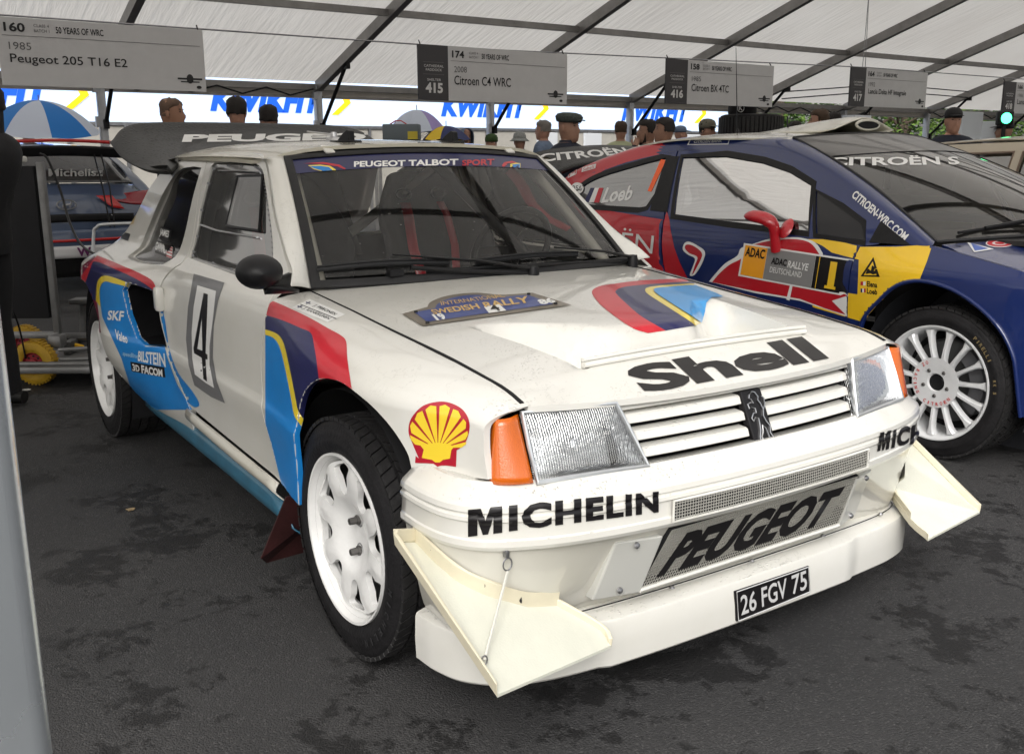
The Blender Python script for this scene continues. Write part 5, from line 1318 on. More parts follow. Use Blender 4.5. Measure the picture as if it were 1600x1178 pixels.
def cage(pts, r=.021, nm='cage_tube', m=CAGE): b = MB(); b.tube(crom(pts, 12), r, 10); return b.build(nm, m, C1, 50)
for s in (1,-1):
    cage([(-.56,-s*.57,.86),(-.74,-s*.53,1.03),(-.93,-s*.49,1.20),(-1.02,-s*.47,1.25),(-1.3,-s*.48,1.265),(-1.6,-s*.49,1.265)])
    cage([(-1.6,-s*.49,1.265),(-1.62,-s*.56,1.05),(-1.60,-s*.62,.80),(-1.58,-s*.63,.45)])
    cage([(-1.6,-s*.45,1.25),(-1.85,-s*.50,1.0),(-2.1,-s*.55,.75)])
    cage([(-.95,-s*.60,.55),(-1.25,-s*.62,.66),(-1.58,-s*.62,.75)])
cage([(-1.0,-.47,1.25),(-1.0,0,1.262),(-1.0,.47,1.25)]); cage([(-1.6,-.49,1.265),(-1.6,0,1.275),(-1.6,.49,1.265)]); cage([(-1.6,.45,1.24),(-1.6,0,.95),(-1.6,-.55,.62)])
cage([(-.965,.05,1.262),(-.76,.16,1.06),(-.54,.27,.865)], .020, 'diagonal_bar', BLACKP)  # black bar running diagonally behind the windscreen
b = MB(); M = Matrix.Translation((-.86,.33,.93)) @ Matrix.Rotation(R(-65), 4, 'Y'); b.tube([M @ Vector((.165*math.cos(a), .165*math.sin(a), 0)) for a in [i*math.pi/12 for i in range(24)]], .014, 8, closed=True)
for a in (0, 120, 240): b.box((.08,0,0), (.16,.03,.006), M @ Matrix.Rotation(R(a+30), 4, 'Z'))
b.lathe([(0,.02),(.035,.015),(.04,0)], M, 16); b.build('steering_wheel', BLACKP, C1, 40)
GI = mat('pale_grey_ink', (.30,.30,.30), .7)
bh = [o for o in C1.children if o.name.startswith('rear_bulkhead')][0]; SBH = Surf([bh])
letters('sparco', [(617,308),(656,307),(656,298),(617,299)], SBH, GI, bh); letters('KANKKUNEN', [(618,321),(659,319),(659,313),(618,315)], SBH, GI, bh, off=.002)
# ================================================================== THE BLUE AND RED RALLY CAR
CX, CY = -.143, 2.94
C2 = empty('rally_car', (CX, CY, 0), 0, 'dark blue, red and yellow rally car with number 1 door panel', 'rally car')
bpy.context.view_layer.update()
BPAINT = wet_paint('navy_paint', (.008,.020,.105), .2, rough=.28, coat=.8)
BP2 = wet_paint('light_navy_paint', (.020,.055,.20), .3, rough=.22)
WPAINT = wet_paint('pale_roof_paint', (.66,.64,.56), .6)
CR = mat('citro_red', (.46,.012,.022), .28, coat=.9, noise=.05); CW = mat('citro_white', (.74,.74,.73), .35, coat=.5); CYL = mat('citro_yellow', (.82,.52,.02), .3, coat=.8, noise=.05)
COR = mat('orange_vinyl', (.85,.36,.02), .35, coat=.5); CGR = mat('grey_panel', (.22,.22,.22), .35, coat=.6); CHOT = mat('fluo_orange', (.95,.12,.01), .35, coat=.4)
HT = [(.15,.84),(.2,.86),(.45,.89),(.7,.90),(.85,.89),(.95,.86),(1.15,.76),(1.30,.67),(1.40,.60)]
def S2(x, z):
    y = hermite(HT, z)
    y += .045*math.exp(-((x+.02)/.48)**4)*sst(.92,.76,z) + .05*math.exp(-((x+2.61)/.48)**4)*sst(.95,.76,z)
    if x > .2 and z < .92: y -= .22*sst(.25, .85, x)**1.5
    if x < -2.7: y -= .10*sst(-2.7,-3.35,x)
    return y
s2f = lambda x, z: (x, -S2(x, z), z)
AF2 = cp([(.365,.25),(.345,.40),(.325,.50),(.27,.595),(.175,.675),(.05,.733),(-.09,.752),(-.20,.722),(-.287,.645),(-.365,.553),(-.385,.45),(-.375,.30),(-.40,.25)], 3)
ARR2 = arch(-2.61,.33,.41,-8,188,24)
DF2 = cp([(-.42,.25),(-.46,.55),(-.46,.75),(-.44,.868)], 3); DR2 = cp([(-1.62,.25),(-1.66,.5),(-1.73,.75),(-1.75,.93)], 3)
hoodz = lambda x: hermite([(-.45,.895),(-.1,.893),(.12,.861),(.31,.829),(.55,.775),(.80,.69),(.95,.60)], x)
ff2 = [(-.44,.868),(-.30,.882),(-.11,.897)]+[(x, hoodz(x)) for x in (.0,.12,.3,.45,.6,.75,.86)]+[(.90,.62),(.92,.45),(.90,.25)]+AF2+[(x, z) for x, z in DF2][1:-1]
FG = [(-1.80,1.262),(-1.48,1.268),(-1.20,1.235),(-1.0,1.19),(-.83,1.128),(-.75,.92),(-1.25,.938),(-1.685,.957)]
RG = cp([(-1.93,1.262),(-2.13,1.222),(-2.42,1.155),(-2.57,1.095),(-2.65,1.01),(-2.60,.985)], 3)+[(-2.4,.982),(-1.98,.982),(-1.93,.99),(-1.90,1.06)]
QG = [(-.79,1.105),(-.62,1.035),(-.465,.965),(-.42,.895),(-.70,.91)]
dr2 = [(x-.006, z) for x, z in DF2]+[(-.35,.885),(-.33,.945),(-.40,.99),(-.54,1.075),(-.80,1.19),(-1.09,1.27),(-1.32,1.30),(-1.6,1.305),(-1.86,1.30)]+[(-1.80,1.1)]+[(x+.006, z) for x, z in DR2[::-1]]
qt2 = [(x-.006, z) for x, z in DR2]+[(-1.812,1.1),(-1.87,1.30),(-2.05,1.275),(-2.25,1.24),(-2.5,1.185),(-2.75,1.10),(-2.92,1.0),(-3.15,.95),(-3.32,.85),(-3.36,.6),(-3.3,.3),(-3.05,.28)]+ARR2[::-1]+[(-2.15,.25)]
parts2 = {}
for sgn in (1, -1):
    mir = sgn < 0; K = dict(mirror=mir, inward=(0,1,0))
    f = panel('front_fender', [ff2], s2f, BPAINT, C2, .04, .02, edge=.005, **K)
    d = panel('door', [dr2, FG, QG], s2f, BPAINT, C2, .04, .012, edge=.004, **K)
    q = panel('rear_quarter', [qt2, RG], s2f, BPAINT, C2, .04, .016, edge=.004, **K)
    G2 = glass_mat('side_glass', (.30,.29,.27), .66, .03, 1.5)
    g1 = panel('door_glass', [FG], lambda x, z: (x, -S2(x, z)+.006, z), G2, d, .08, 0, mirror=mir)
    g2 = panel('rear_side_glass', [RG], lambda x, z: (x, -S2(x, z)+.006, z), glass_mat('rear_glass', (.30,.29,.27), .38, .03, 1.5), q, .08, 0, mirror=mir)
    g3 = panel('quarter_glass', [QG], lambda x, z: (x, -S2(x, z)+.006, z), mat('dark_quarter', (.02,.02,.022), .2), d, .08, 0, mirror=mir)
    # black frames round the glass
    for L_, off_, w_ in ((FG, 0, .03), (RG, 0, .03), (QG, 0, .022)):
        cxm = sum(p[0] for p in L_)/len(L_); czm = sum(p[1] for p in L_)/len(L_)
        o_ = []
        for i, (x, z) in enumerate(L_):
            (xa, za), (xb, zb) = L_[i-1], L_[(i+1) % len(L_)]; t = Vector((xb-xa, zb-za, 0)).normalized(); nn = Vector((t.y, -t.x, 0))
            if nn.x*(x-cxm)+nn.y*(z-czm) < 0: nn = -nn
            o_.append((x+nn.x*w_, z+nn.y*w_))
        panel('window_frame', [o_, L_], lambda x, z: (x, -S2(x, z)-.002, z), BLACKP, q if L_ is RG else d, .05, .006, mirror=mir, inward=(0,1,0), edge=0)
    panel('window_pillar', [[(-1.83,1.27),(-1.915,1.27),(-1.885,.97),(-1.74,.965)]], lambda x, z: (x, -S2(x, z)-.0035, z), BLACKP, q, .06, 0, mirror=mir)
    b = MB(); V = [(-.40,.905),(-.33,.93),(-.27,.900)]; 
    panel('mirror_triangle', [[(-.375,.985),(-.40,.89),(-.19,.892)]], lambda x, z: (x, -S2(x, z)-.004, z), BLACKP, d, .06, 0, mirror=mir)
    parts2[sgn] = (f, d, q, g1, g2)
    for cx_, r_ in ((-.01,.40), (-2.61,.43)):
        b = MB(); vs = []; n = 20
        for i in range(n+1):
            a = math.pi*(i/n)*1.24-.12*math.pi
            for yy in (.86, .5): vs.append((cx_+r_*math.cos(a), -sgn*yy, .33+r_*1.03*math.sin(a)))
        b.add(vs, [(2*i, 2*i+2, 2*i+3, 2*i+1) for i in range(n)]); b.add([(cx_+r_*math.cos(math.pi*i/10), -sgn*.5, .33+r_*math.sin(math.pi*i/10)) for i in range(20)], [tuple(range(20))]); b.build('wheel_well', mat('well_lining', (.022,.023,.028), .7, noise=.4), C2, 40)
    # arch lip bulging out of the body
    b = MB(); P_ = [Vector((x, -sgn*(S2(x, z)+.004), z)) for x, z in AF2]; b.tube(P_, .009, 8); b.build('arch_lip', BPAINT, C2, 50)
# suspension strut in the well
b = MB(); b.tube([(-.02,-.66,.45),(-.06,-.58,.74)], .03, 10)
for k in range(7): b.tube([(-.02+.055*math.cos(a)-.04*(k/7), -.66+.055*math.sin(a)+.08*(k/7), .5+.03*k) for a in [i*.52 for i in range(12)]], .008, 5, closed=True)
b.build('spring_strut', mat('strut_dark', (.06,.06,.065), .5, .4), C2, 40)
# roof, windscreen, bonnet
def T3(x, y): return 1.405-(.030*((x+1.75)/.75)**2 if x > -1.75 else .17*((x+1.75)/1.0)**2)-.030*(abs(y)/.6)**2.4
r2 = [(-1.02-.10*(abs(y)/.57)**2, y) for y in [-.60+.06*i for i in range(21)]]+[(-1.5,.655),(-2.0,.655),(-2.5,.62),(-2.72,.5),(-2.78,0),(-2.72,-.5),(-2.5,-.62),(-2.0,-.655),(-1.5,-.655)]
roof2 = panel('roof', [r2], lambda x, y: (x, y, T3(x, y)), WPAINT, C2, .05, .01, inward=(0,0,-1), edge=.004)
def ws2(u, v, o=0):
    yb, yt = .80, .575; xb = .14-.27*abs(u)**2; xt = -1.02-.10*u*u; zb = .935-.03*u*u; zt = 1.385-.025*u*u
    return Vector((xb+(xt-xb)*v+.02*math.sin(math.pi*v)+.36*o, u*(yb+(yt-yb)*v), zb+(zt-zb)*v+.03*math.sin(math.pi*v)+.93*o))
def w2p(u0, u1, v0, v1, o, nu=24, nv=12):
    V = [ws2(u0+(u1-u0)*i/nu, v0+(v1-v0)*j/nv, o) for j in range(nv+1) for i in range(nu+1)]
    return V, [(j*(nu+1)+i, j*(nu+1)+i+1, (j+1)*(nu+1)+i+1, (j+1)*(nu+1)+i) for j in range(nv) for i in range(nu)]
b = MB(); b.add(*w2p(-1,1,0,1,0)); wsc2 = b.build('windscreen', glass_mat('windscreen2_glass', (.60,.58,.54), .05, .012, 1.45), C2, 60)
b = MB(); b.add(*w2p(-1,1,.74,1,.003)); sv2 = b.build('sun_strip', mat('strip_dark', (.035,.033,.032), .3, coat=.4), wsc2, 60)
b = MB()
for (a, c) in (((-1,0),(1,0)),((-1,1),(1,1)),((-1,0),(-1,1)),((1,0),(1,1))): b.tube([ws2(a[0]+(c[0]-a[0])*i/12, a[1]+(c[1]-a[1])*i/12, .001) for i in range(13)], .008, 6)
b.build('windscreen_seal', RUBBER, C2, 40)
for sgn in (1, -1):
    RL = [(-.10,.895),(-.27,.98),(-.54,1.112),(-.81,1.230),(-1.09,1.311),(-1.32,1.335),(-1.75,1.345),(-2.02,1.338),(-2.21,1.315),(-2.51,1.245),(-2.75,1.16),(-2.93,1.03)]
    LO = [(-.19,.892),(-.33,.945),(-.54,1.07),(-.80,1.185),(-1.09,1.265),(-1.32,1.297),(-1.6,1.303),(-1.86,1.30),(-2.05,1.273),(-2.25,1.237),(-2.5,1.18),(-2.75,1.095)]
    rows = []
    for k, ((xr, zr), (xl, zl)) in enumerate(zip(RL, LO)):
        o = Vector((xl, -sgn*S2(xl, zl), zl)); m1 = Vector((xr, -sgn*(S2(xr, zr)-.0), zr))
        if k < 5: i_ = ws2(-sgn*1.0, [0,.17,.42,.70,.97][k])
        else: i_ = Vector((xr, -sgn*.60, T3(xr, .60)))
        rows.append([o, m1, m1.lerp(i_, .5)+Vector((.004,0,.008)), i_])
    b = MB(); b.patch(rows, 10, 40)
    if sgn < 0: b.f = [f[::-1] for f in b.f]
    rail = b.build('roof_rail', BPAINT, C2, 50)
    rail.data.materials.append(CR)
    for f_ in rail.data.polygons:
        if f_.center.x < -2.03: f_.material_index = 1
    if sgn > 0: rail_R = rail
def bon2(x, y):
    return hoodz(x)+.055*(1-(abs(y)/.86)**2.2)*(1-.35*sst(.3,.9,x))
bo2 = [(-.10+.25*(1-(y/.84)**2), y) for y in [.82-.0683*i for i in range(25)]]+[(x, -S2(x, hoodz(x))+.014) for x in (.05,.2,.35,.5,.65,.78,.84)]+[(.95-.12*(y/.6)**2, y) for y in [-.6+.1*i for i in range(13)]]+[(x, S2(x, hoodz(x))-.014) for x in (.84,.78,.65,.5,.35,.2,.05)]
bonnet2 = panel('bonnet', [bo2], lambda x, y: (x, y, bon2(x, y)), BPAINT, C2, .05, .014, inward=(0,0,-1), edge=.004)
for y in (-.45, .45):
    b = MB()
    for k in range(5): b.box((.42+.035*k, y, bon2(.42+.035*k, abs(y))+.004), (.012, .26, .010), bev=.003)
    b.build('bonnet_vent', BLACKP, bonnet2, 30)
b = MB(); b.patch([[(.90,-.66,.60),(1.0,0,.62),(.90,.66,.60)],[(.96,-.68,.45),(1.10,0,.45),(.96,.68,.45)],[(.93,-.66,.18),(1.06,0,.16),(.93,.66,.18)]], 14, 8); b.build('front_bumper', BP2, C2, 40, thick=.01)
b = MB(); b.patch([[(-2.74,-.55,1.20),(-2.78,0,1.22),(-2.74,.55,1.20)],[(-3.15,-.62,1.05),(-3.2,0,1.06),(-3.15,.62,1.05)],[(-3.33,-.74,.85),(-3.40,0,.85),(-3.33,.74,.85)],[(-3.33,-.74,.3),(-3.42,0,.3),(-3.33,.74,.3)]], 12, 14); b.build('tailgate', BPAINT, C2, 40)
b = MB(); b.box((-1.2,0,.22), (3.6,1.4,.03)); b.box((-1.6,-.70,.58), (1.5,.03,.62)); b.box((-1.6,.70,.58), (1.5,.03,.62)); b.box((-.42,0,.60), (.03,1.5,.6)); b.build('cabin_tub', INTD, C2, None)
b = MB(); b.box((-.25,0,.86), (.5,1.3,.10), bev=.03); b.box((0,0,.905), (.3,1.2,.02)); b.build('dashboard', INTD, C2, 30)
for y in (-.38,.38):
    b = MB(); b.box((-1.55,y,.80), (.16,.5,.7), bev=.07); b.box((-1.3,y,.45), (.5,.5,.16), bev=.05); b.box((-1.56,y,1.17), (.13,.30,.16), bev=.05); b.build('bucket_seat', CLOTH, C2, 40)
for s in (1,-1):
    for pts in ([(-.25,-s*.74,.9),(-.6,-s*.66,1.08),(-1.1,-s*.57,1.30),(-1.8,-s*.56,1.34)],[(-1.85,-s*.56,1.33),(-1.9,-s*.62,1.0),(-1.9,-s*.68,.5)],[(-1.85,-s*.5,1.32),(-2.3,-s*.55,1.0),(-2.7,-s*.58,.8)]):
        b = MB(); b.tube(crom(pts, 10), .022, 8); b.build('cage_tube', mat('grey_cage',(.32,.32,.33),.4), C2, 50)
b = MB(); b.tube([(-1.85,-.5,1.32),(-1.88,.55,.6)], .02, 8); b.tube([(-1.85,.5,1.32),(-1.88,-.55,.6)], .02, 8); b.tube([(-1.12,-.55,1.31),(-1.12,.55,1.31)], .02, 8); b.build('cage_cross', mat('grey_cage'), C2, 50)
# roof scoop
b = MB(); z0 = T3(-1.3, 0)
b.patch([[(-1.80,-.05,z0+.002),(-1.80,.10,z0+.006),(-1.80,.25,z0+.002)],[(-1.5,-.16,z0-.002),(-1.5,.10,z0+.048),(-1.5,.36,z0-.002)],[(-1.22,-.17,z0-.004),(-1.22,.10,z0+.076),(-1.22,.37,z0-.004)],[(-1.12,-.16,z0+.01),(-1.11,.10,z0+.070),(-1.12,.36,z0+.01)]], 16, 14)
b.v = [(x, y-.10, z) for x, y, z in b.v]; sc = b.build('roof_scoop', WPAINT, C2, 60, thick=.006)
b = MB(); b.lathe([(0,0),(1,0)], Matrix.Translation((-1.095, .0, z0+.037)) @ Matrix.Rotation(R(80), 4, 'Y') @ Matrix.Diagonal((.021,.090,1,1)), 24); b.build('scoop_mouth', DARK, sc, None)
b = MB(); b.tube([(-1.10, .10*math.cos(a)*.98, z0+.037+.024*math.sin(a)) for a in [i*.2618 for i in range(24)]], .008, 6, closed=True); b.build('scoop_lip', WPAINT, sc, 60)
b = MB(); b.patch([[(-1.06,-.13,T3(-1.06,.13)+.004),(-1.06,.13,T3(-1.06,.13)+.004)],[(-1.01,-.11,T3(-1.01,.1)+.004),(-1.01,.11,T3(-1.01,.1)+.004)]], 6, 3); b.build('scoop_shadow_patch', DARK, C2, None)  # dark sheet on the roof painted as the shade at the scoop mouth
a0 = onpl(1152,215,'y',CY)-Vector((CX,CY,0)); a1 = onpl(1150,75,'y',CY)-Vector((CX,CY,0))
b = MB(); b.tube([Vector((a0.x,0,T3(a0.x,0))), Vector((a1.x,0,a1.z))], [.004,.0015], 6); b.lathe([(0,.05),(.008,.04),(.014,.008),(.02,0)], Matrix.Translation((a0.x,0,T3(a0.x,0))), 10); b.build('aerial', BLACKP, C2, 40)
b = MB(); b.tube([(-1.63,-.02,T3(-1.63,0)),(-1.64,-.02,T3(-1.63,0)+.09)], [.008,.003], 6); b.lathe([(0,.03),(.02,.01),(.022,0)], Matrix.Translation((-1.63,-.02,T3(-1.63,0))), 10); b.build('short_aerial', BLACKP, C2, 40)
# rear wing with end plates
b = MB(); rw = []
for y in (-.86,-.80,-.5,0,.5,.80,.86):
    e = abs(y)/.86; dz = -.10*sst(.80,1,e); rw.append([(-2.93+.02*e, y, 1.245+dz*.8-.03*e), (-3.10, y, 1.285+dz-.03*e), (-3.30, y, 1.352+dz*.7-.05*e)])
b.patch(rw, 8, 40); w2 = b.build('rear_wing', WB, C2, 60, thick=.03, off=1)
for s in (1,-1):
    b = MB(); b.patch([[(-2.85,-s*.84,1.19),(-3.1,-s*.87,1.26),(-3.33,-s*.86,1.31)],[(-2.75,-s*.74,1.06),(-3.05,-s*.80,1.08),(-3.33,-s*.80,1.10)]], 8, 5); b.build('wing_end', WB, w2, 60, thick=.02)
# mirror
b = MB(); P_ = [onpl(*p, 'y', yy)-Vector((CX,CY,0)) for p, yy in (((1213,392),2.04),((1211,372),2.02),((1208,352),2.0),((1196,342),1.98),((1180,338),1.96),((1164,337),1.955))]
b.tube(crom(P_, 20), [.030,.030,.030,.029,.028,.028,.029,.030,.032,.034,.036,.036,.036,.036,.035,.035,.034,.032,.028,.022,.010], 12, flat=.8)
mr_ = b.build('door_mirror', CR, C2, 60)
b = MB(); b.lathe([(0,.02),(.03,.015),(.045,0),(.03,-.01)], Matrix.Translation(onpl(1229,357,'y',2.05)-Vector((CX,CY,0))) @ Matrix.Rotation(R(60), 4, 'X') @ Matrix.Diagonal((.8,1.2,1,1)), 18); b.build('mirror_lobe', CR, mr_, 60)

F2, D2, Q2_, G21, G22 = parts2[1]
VF, VD, VQ, VG1, VG2, VW, VR, VB, VWG = Surf([F2]), Surf([D2]), Surf([Q2_]), Surf([G21]), Surf([G22]), Surf([sv2, wsc2]), Surf([rail_R]), Surf([bonnet2]), Surf([w2])
VDF = Surf([D2, F2]); ALL = Surf([D2, F2, Q2_, rail_R])
red1 = [(870,300),(889,320),(960,331),(1046,345),(1048,360),(1054,388),(1062,410),(1082,450),(960,450),(830,380),(820,300)]
ST(red1, VQ, CR, Q2_, .001, st=7); ST([(1018,300),(1034,300),(1046,344),(1048,360),(1054,388),(1062,410),(1082,450),(1018,450)], VD, CR, D2, .001, st=7)
ST([(855,290),(900,262),(940,247),(1000,228),(1038,219),(1036,240),(1000,246),(945,266),(905,288),(885,305)], VR, CR, rail_R, .005, 'stripe', 6) if 0 else None
ST([(855,290),(900,262),(940,247),(1000,228),(1038,219),(1036,240),(1000,246),(945,266),(905,288),(885,305)], VQ, CR, Q2_, .001, 'stripe', 6)
yl = [(1262,374),(1300,374),(1345,386),(1400,386),(1456,382),(1455,389),(1448,410),(1436,440),(1412,444),(1383,468),(1355,505),(1270,480),(1268,450),(1340,460),(1342,406),(1300,395),(1285,384)]
for sf, pn in ((VD, D2), (VF, F2)): ST(yl, sf, CYL, pn, .001, 'stripe', 6)
def both(poly, m, off, nm): 
    for sf, pn in ((VD, D2), (VF, F2)): sticker(poly, sf, m, pn, nm, off, 7)
bull = cp([(1108,440),(1118,428),(1133,412),(1152,400),(1158,388),(1175,382),(1205,373),(1240,371),(1262,374),(1276,381),(1286,396)], 3)
sticker(bull+[(1286,440),(1335,466),(1333,480),(1330,497),(1310,490),(1250,470),(1180,458)], VD, CW, D2, 'bull_outline', .0014, 7)
bull2 = cp([(1113,441),(1124,428),(1140,414),(1160,403),(1166,388),(1183,381),(1208,376),(1240,374),(1260,377),(1271,384),(1281,398)], 3)
sticker(bull2+[(1281,440),(1325,462),(1300,470),(1322,492),(1290,482),(1250,467),(1180,455)], VD, CR, D2, 'bull_body', .0018, 7)
sticker(smooth_loop([(1070,380),(1078,378),(1092,385),(1101,392),(1101,402),(1094,418),(1085,430),(1078,430),(1083,416),(1086,404),(1075,398),(1067,390)], 36), VD, CW, D2, 'bull_tail', .0014, 6)
sticker(smooth_loop([(1072,383),(1080,383),(1091,389),(1097,396),(1096,404),(1088,420),(1082,429),(1086,415),(1090,402),(1078,396),(1071,389)], 36), VD, CR, D2, 'bull_tail', .0018, 6)
sticker([(1235,445),(1239,446),(1234,470),(1229,468)], VD, CW, D2, 'bull_leg_line', .0022, 7)
PQ = [(1154,431),(1332,465),(1341,407),(1163,380)]; HP = homog(PQ)
def pr(u0, v0, u1, v1, m, off, par, nm='plate_area'): return lay(flat_bm([[(u0,v0),(u1,v0),(u1,v1),(u0,v1)]], .08), HP, VD, nm, m, par, off)
dp = pr(0, 0, 1, 1, CW, .003, D2, 'door_plate'); pr(.02,.05,.235,.95,COR,.0045,dp); pr(.237,.05,.665,.95,CGR,.0045,dp); pr(.667,.05,.98,.95,BLK,.0045,dp); pr(.70,.05,.705,.95,CYL,.006,dp)
def pt2(txt, u0, v0, u1, v1, m, **k): letters(txt, [HP(u0,v0),HP(u1,v0),HP(u1,v1),HP(u0,v1)], VD, m, dp, off=.0065, **k)
pt2('ADAC', .035,.62,.22,.90, BLK, bold=.03); pt2('ADAC', .29,.52,.43,.72, BLK, bold=.04); pt2('RALLYE', .44,.50,.62,.70, CW, bold=.02, shear=.1); pt2('DEUTSCHLAND', .29,.28,.575,.44, CW)
pt2('1', .795,.14,.85,.86, CYL, bold=.03); pr(.775,.12,.865,.20,CYL,.0066,dp)
letters('CITROËN', [(846,377),(1020,397),(1024,362),(846,343)], Surf([Q2_, D2]), CW, Q2_, step=.06, off=.005)
cb = lambda q, txt, sf, par, m, **k: letters(txt, q, sf, m, par, **k)
cb([(1330,308),(1412,378),(1421,367),(1338,297)], 'CITROEN-WRC.COM', Surf([rail_R, D2]), rail_R, CW, bold=.03)
cb([(1294,260),(1500,258),(1496,243),(1296,244)], 'CITROËN S', VW, sv2, CW, bold=.03, step=.1)
cb([(1084,224),(1128,223),(1129,218.5),(1085,219.5)], 'CITROËN BANK', VR, rail_R, CW, bold=.02)
sticker([(1074,227),(1078,218),(1141,217),(1138,226)], VR, CW, rail_R, 'bank_border', .001, 8, holes=[[(1076,226),(1079.5,219),(1139.5,218),(1137,225)]])
cb([(843,254),(985,241),(972,229),(843,239)], 'CITROËN', VWG, w2, CW, bold=.03, step=.1)
cb([(939,318),(986,313),(992,290),(946,294)], 'Loeb', VG2, G22, CW, bold=.03, shear=.15)
fH = homog([(913,316),(936,317),(943,294),(923,294)])
for k, m in enumerate((NAVY, CW, RED)): lay(flat_bm([[(k/3,0),((k+1)/3,0),((k+1)/3,1),(k/3,1)]], .2), fH, VG2, 'tricolour_band', m, G22, .0015)
for cy_, tx in ((295, '256'), (314, '174')):
    c_ = arcpts(903, cy_, 10, 9, 0, 360, 16)[:-1]; VQG = Surf([Q2_, G22]); o = sticker(c_, VQG, CW, G22, 'number_disc', .006, 8); letters(tx, [(896,cy_+4),(910,cy_+4),(910,cy_-4),(896,cy_-4)], VQG, BLK, o, off=.0075)
sticker([(1012,299),(1018,300),(1041,251),(1033,249)], VG2, CHOT, G22, 'orange_stripe', .002, 8)
for q, t_ in (([(911,268),(929,263),(930,258),(912,263)], 'Sabelt'), ([(889,277),(900,272),(901,266),(890,270)], 'M')):
    H = homog(q); VRQ = Surf([rail_R, Q2_]); o = lay(flat_bm([[(-.1,-.2),(1.1,-.2),(1.1,1.2),(-.1,1.2)]], .4), H, VRQ, 'small_sticker', CW, rail_R, .0025); letters(t_, q, VRQ, RED, o, off=.004)
# rooster triangle and crew names on the yellow
VDF = Surf([D2, F2])
sticker([(1345,432),(1375,433),(1365,402)], VDF, BLK, F2, 'rooster_triangle', .0016, 8, holes=[[(1350,430),(1370,430.5),(1364,409)]])
sticker(smooth_loop([(1353,428),(1357,420),(1361,423),(1363,415),(1367,419),(1366,424),(1371,421),(1370,427),(1364,429),(1360,427)], 24), VDF, BLK, F2, 'rooster', .0018, 8)
for y_, tx, cs in ((443, 'Elena', (RED, CW)), (454, 'Loeb', (NAVY, CW, RED))):
    letters(tx, [(1355,y_+5),(1371,y_+7),(1371,y_-2),(1355,y_-4)], VDF, BLK, F2, bold=.03)
    for k, m in enumerate(cs):
        n_ = len(cs); sticker([(1345+8*k/n_, y_+3),(1345+8*(k+1)/n_, y_+3),(1345+8*(k+1)/n_, y_-3),(1345+8*k/n_, y_-3)], VDF, m, F2, 'crew_flag', .0016, 8)
# bonnet marks
sticker([(1511,379),(1553,390),(1522,395)], VB, CW, bonnet2, 'triangle_mark', .002, 8); sticker([(1517,381),(1544,389.5),(1523,393)], VB, mat('blue_mark',(.04,.10,.38),.3), bonnet2, 'triangle_mark', .003, 8)
sticker(arcpts(1562,381,22,6.5,0,360,24)[:-1], VB, CW, bonnet2, 'ring_mark', .002, 8); sticker(arcpts(1562,381,20,5.5,0,360,24)[:-1], VB, RED, bonnet2, 'ring_mark', .003, 8, holes=[arcpts(1562,381,12,3.2,0,360,20)[:-1]]); sticker(arcpts(1562,381,8,2,0,360,12)[:-1], VB, RED, bonnet2, 'ring_mark', .0035, 8)
b = MB()
for y0, y1 in ((-.62,.0),(.05,.62)):
    b.tube([ws2(y0/.8+.75, .02, .02), ws2(y0/.8+.3, .06, .03), ws2(y0/.8+.05, .05, .015)], .008, 6); b.tube([ws2(y0/.8-.1, .035, .012), ws2(y0/.8+.35, .075, .012)], .007, 6)
b.build('wiper', BLACKP, C2, 40)
b = MB(); b.patch([[(-.08,-.80,.900),(.17,0,.935),(-.08,.80,.900)],[(-.02,-.80,.893),(.21,0,.925),(-.02,.80,.893)]], 20, 3); b.build('scuttle', BLACKP, C2, 40)

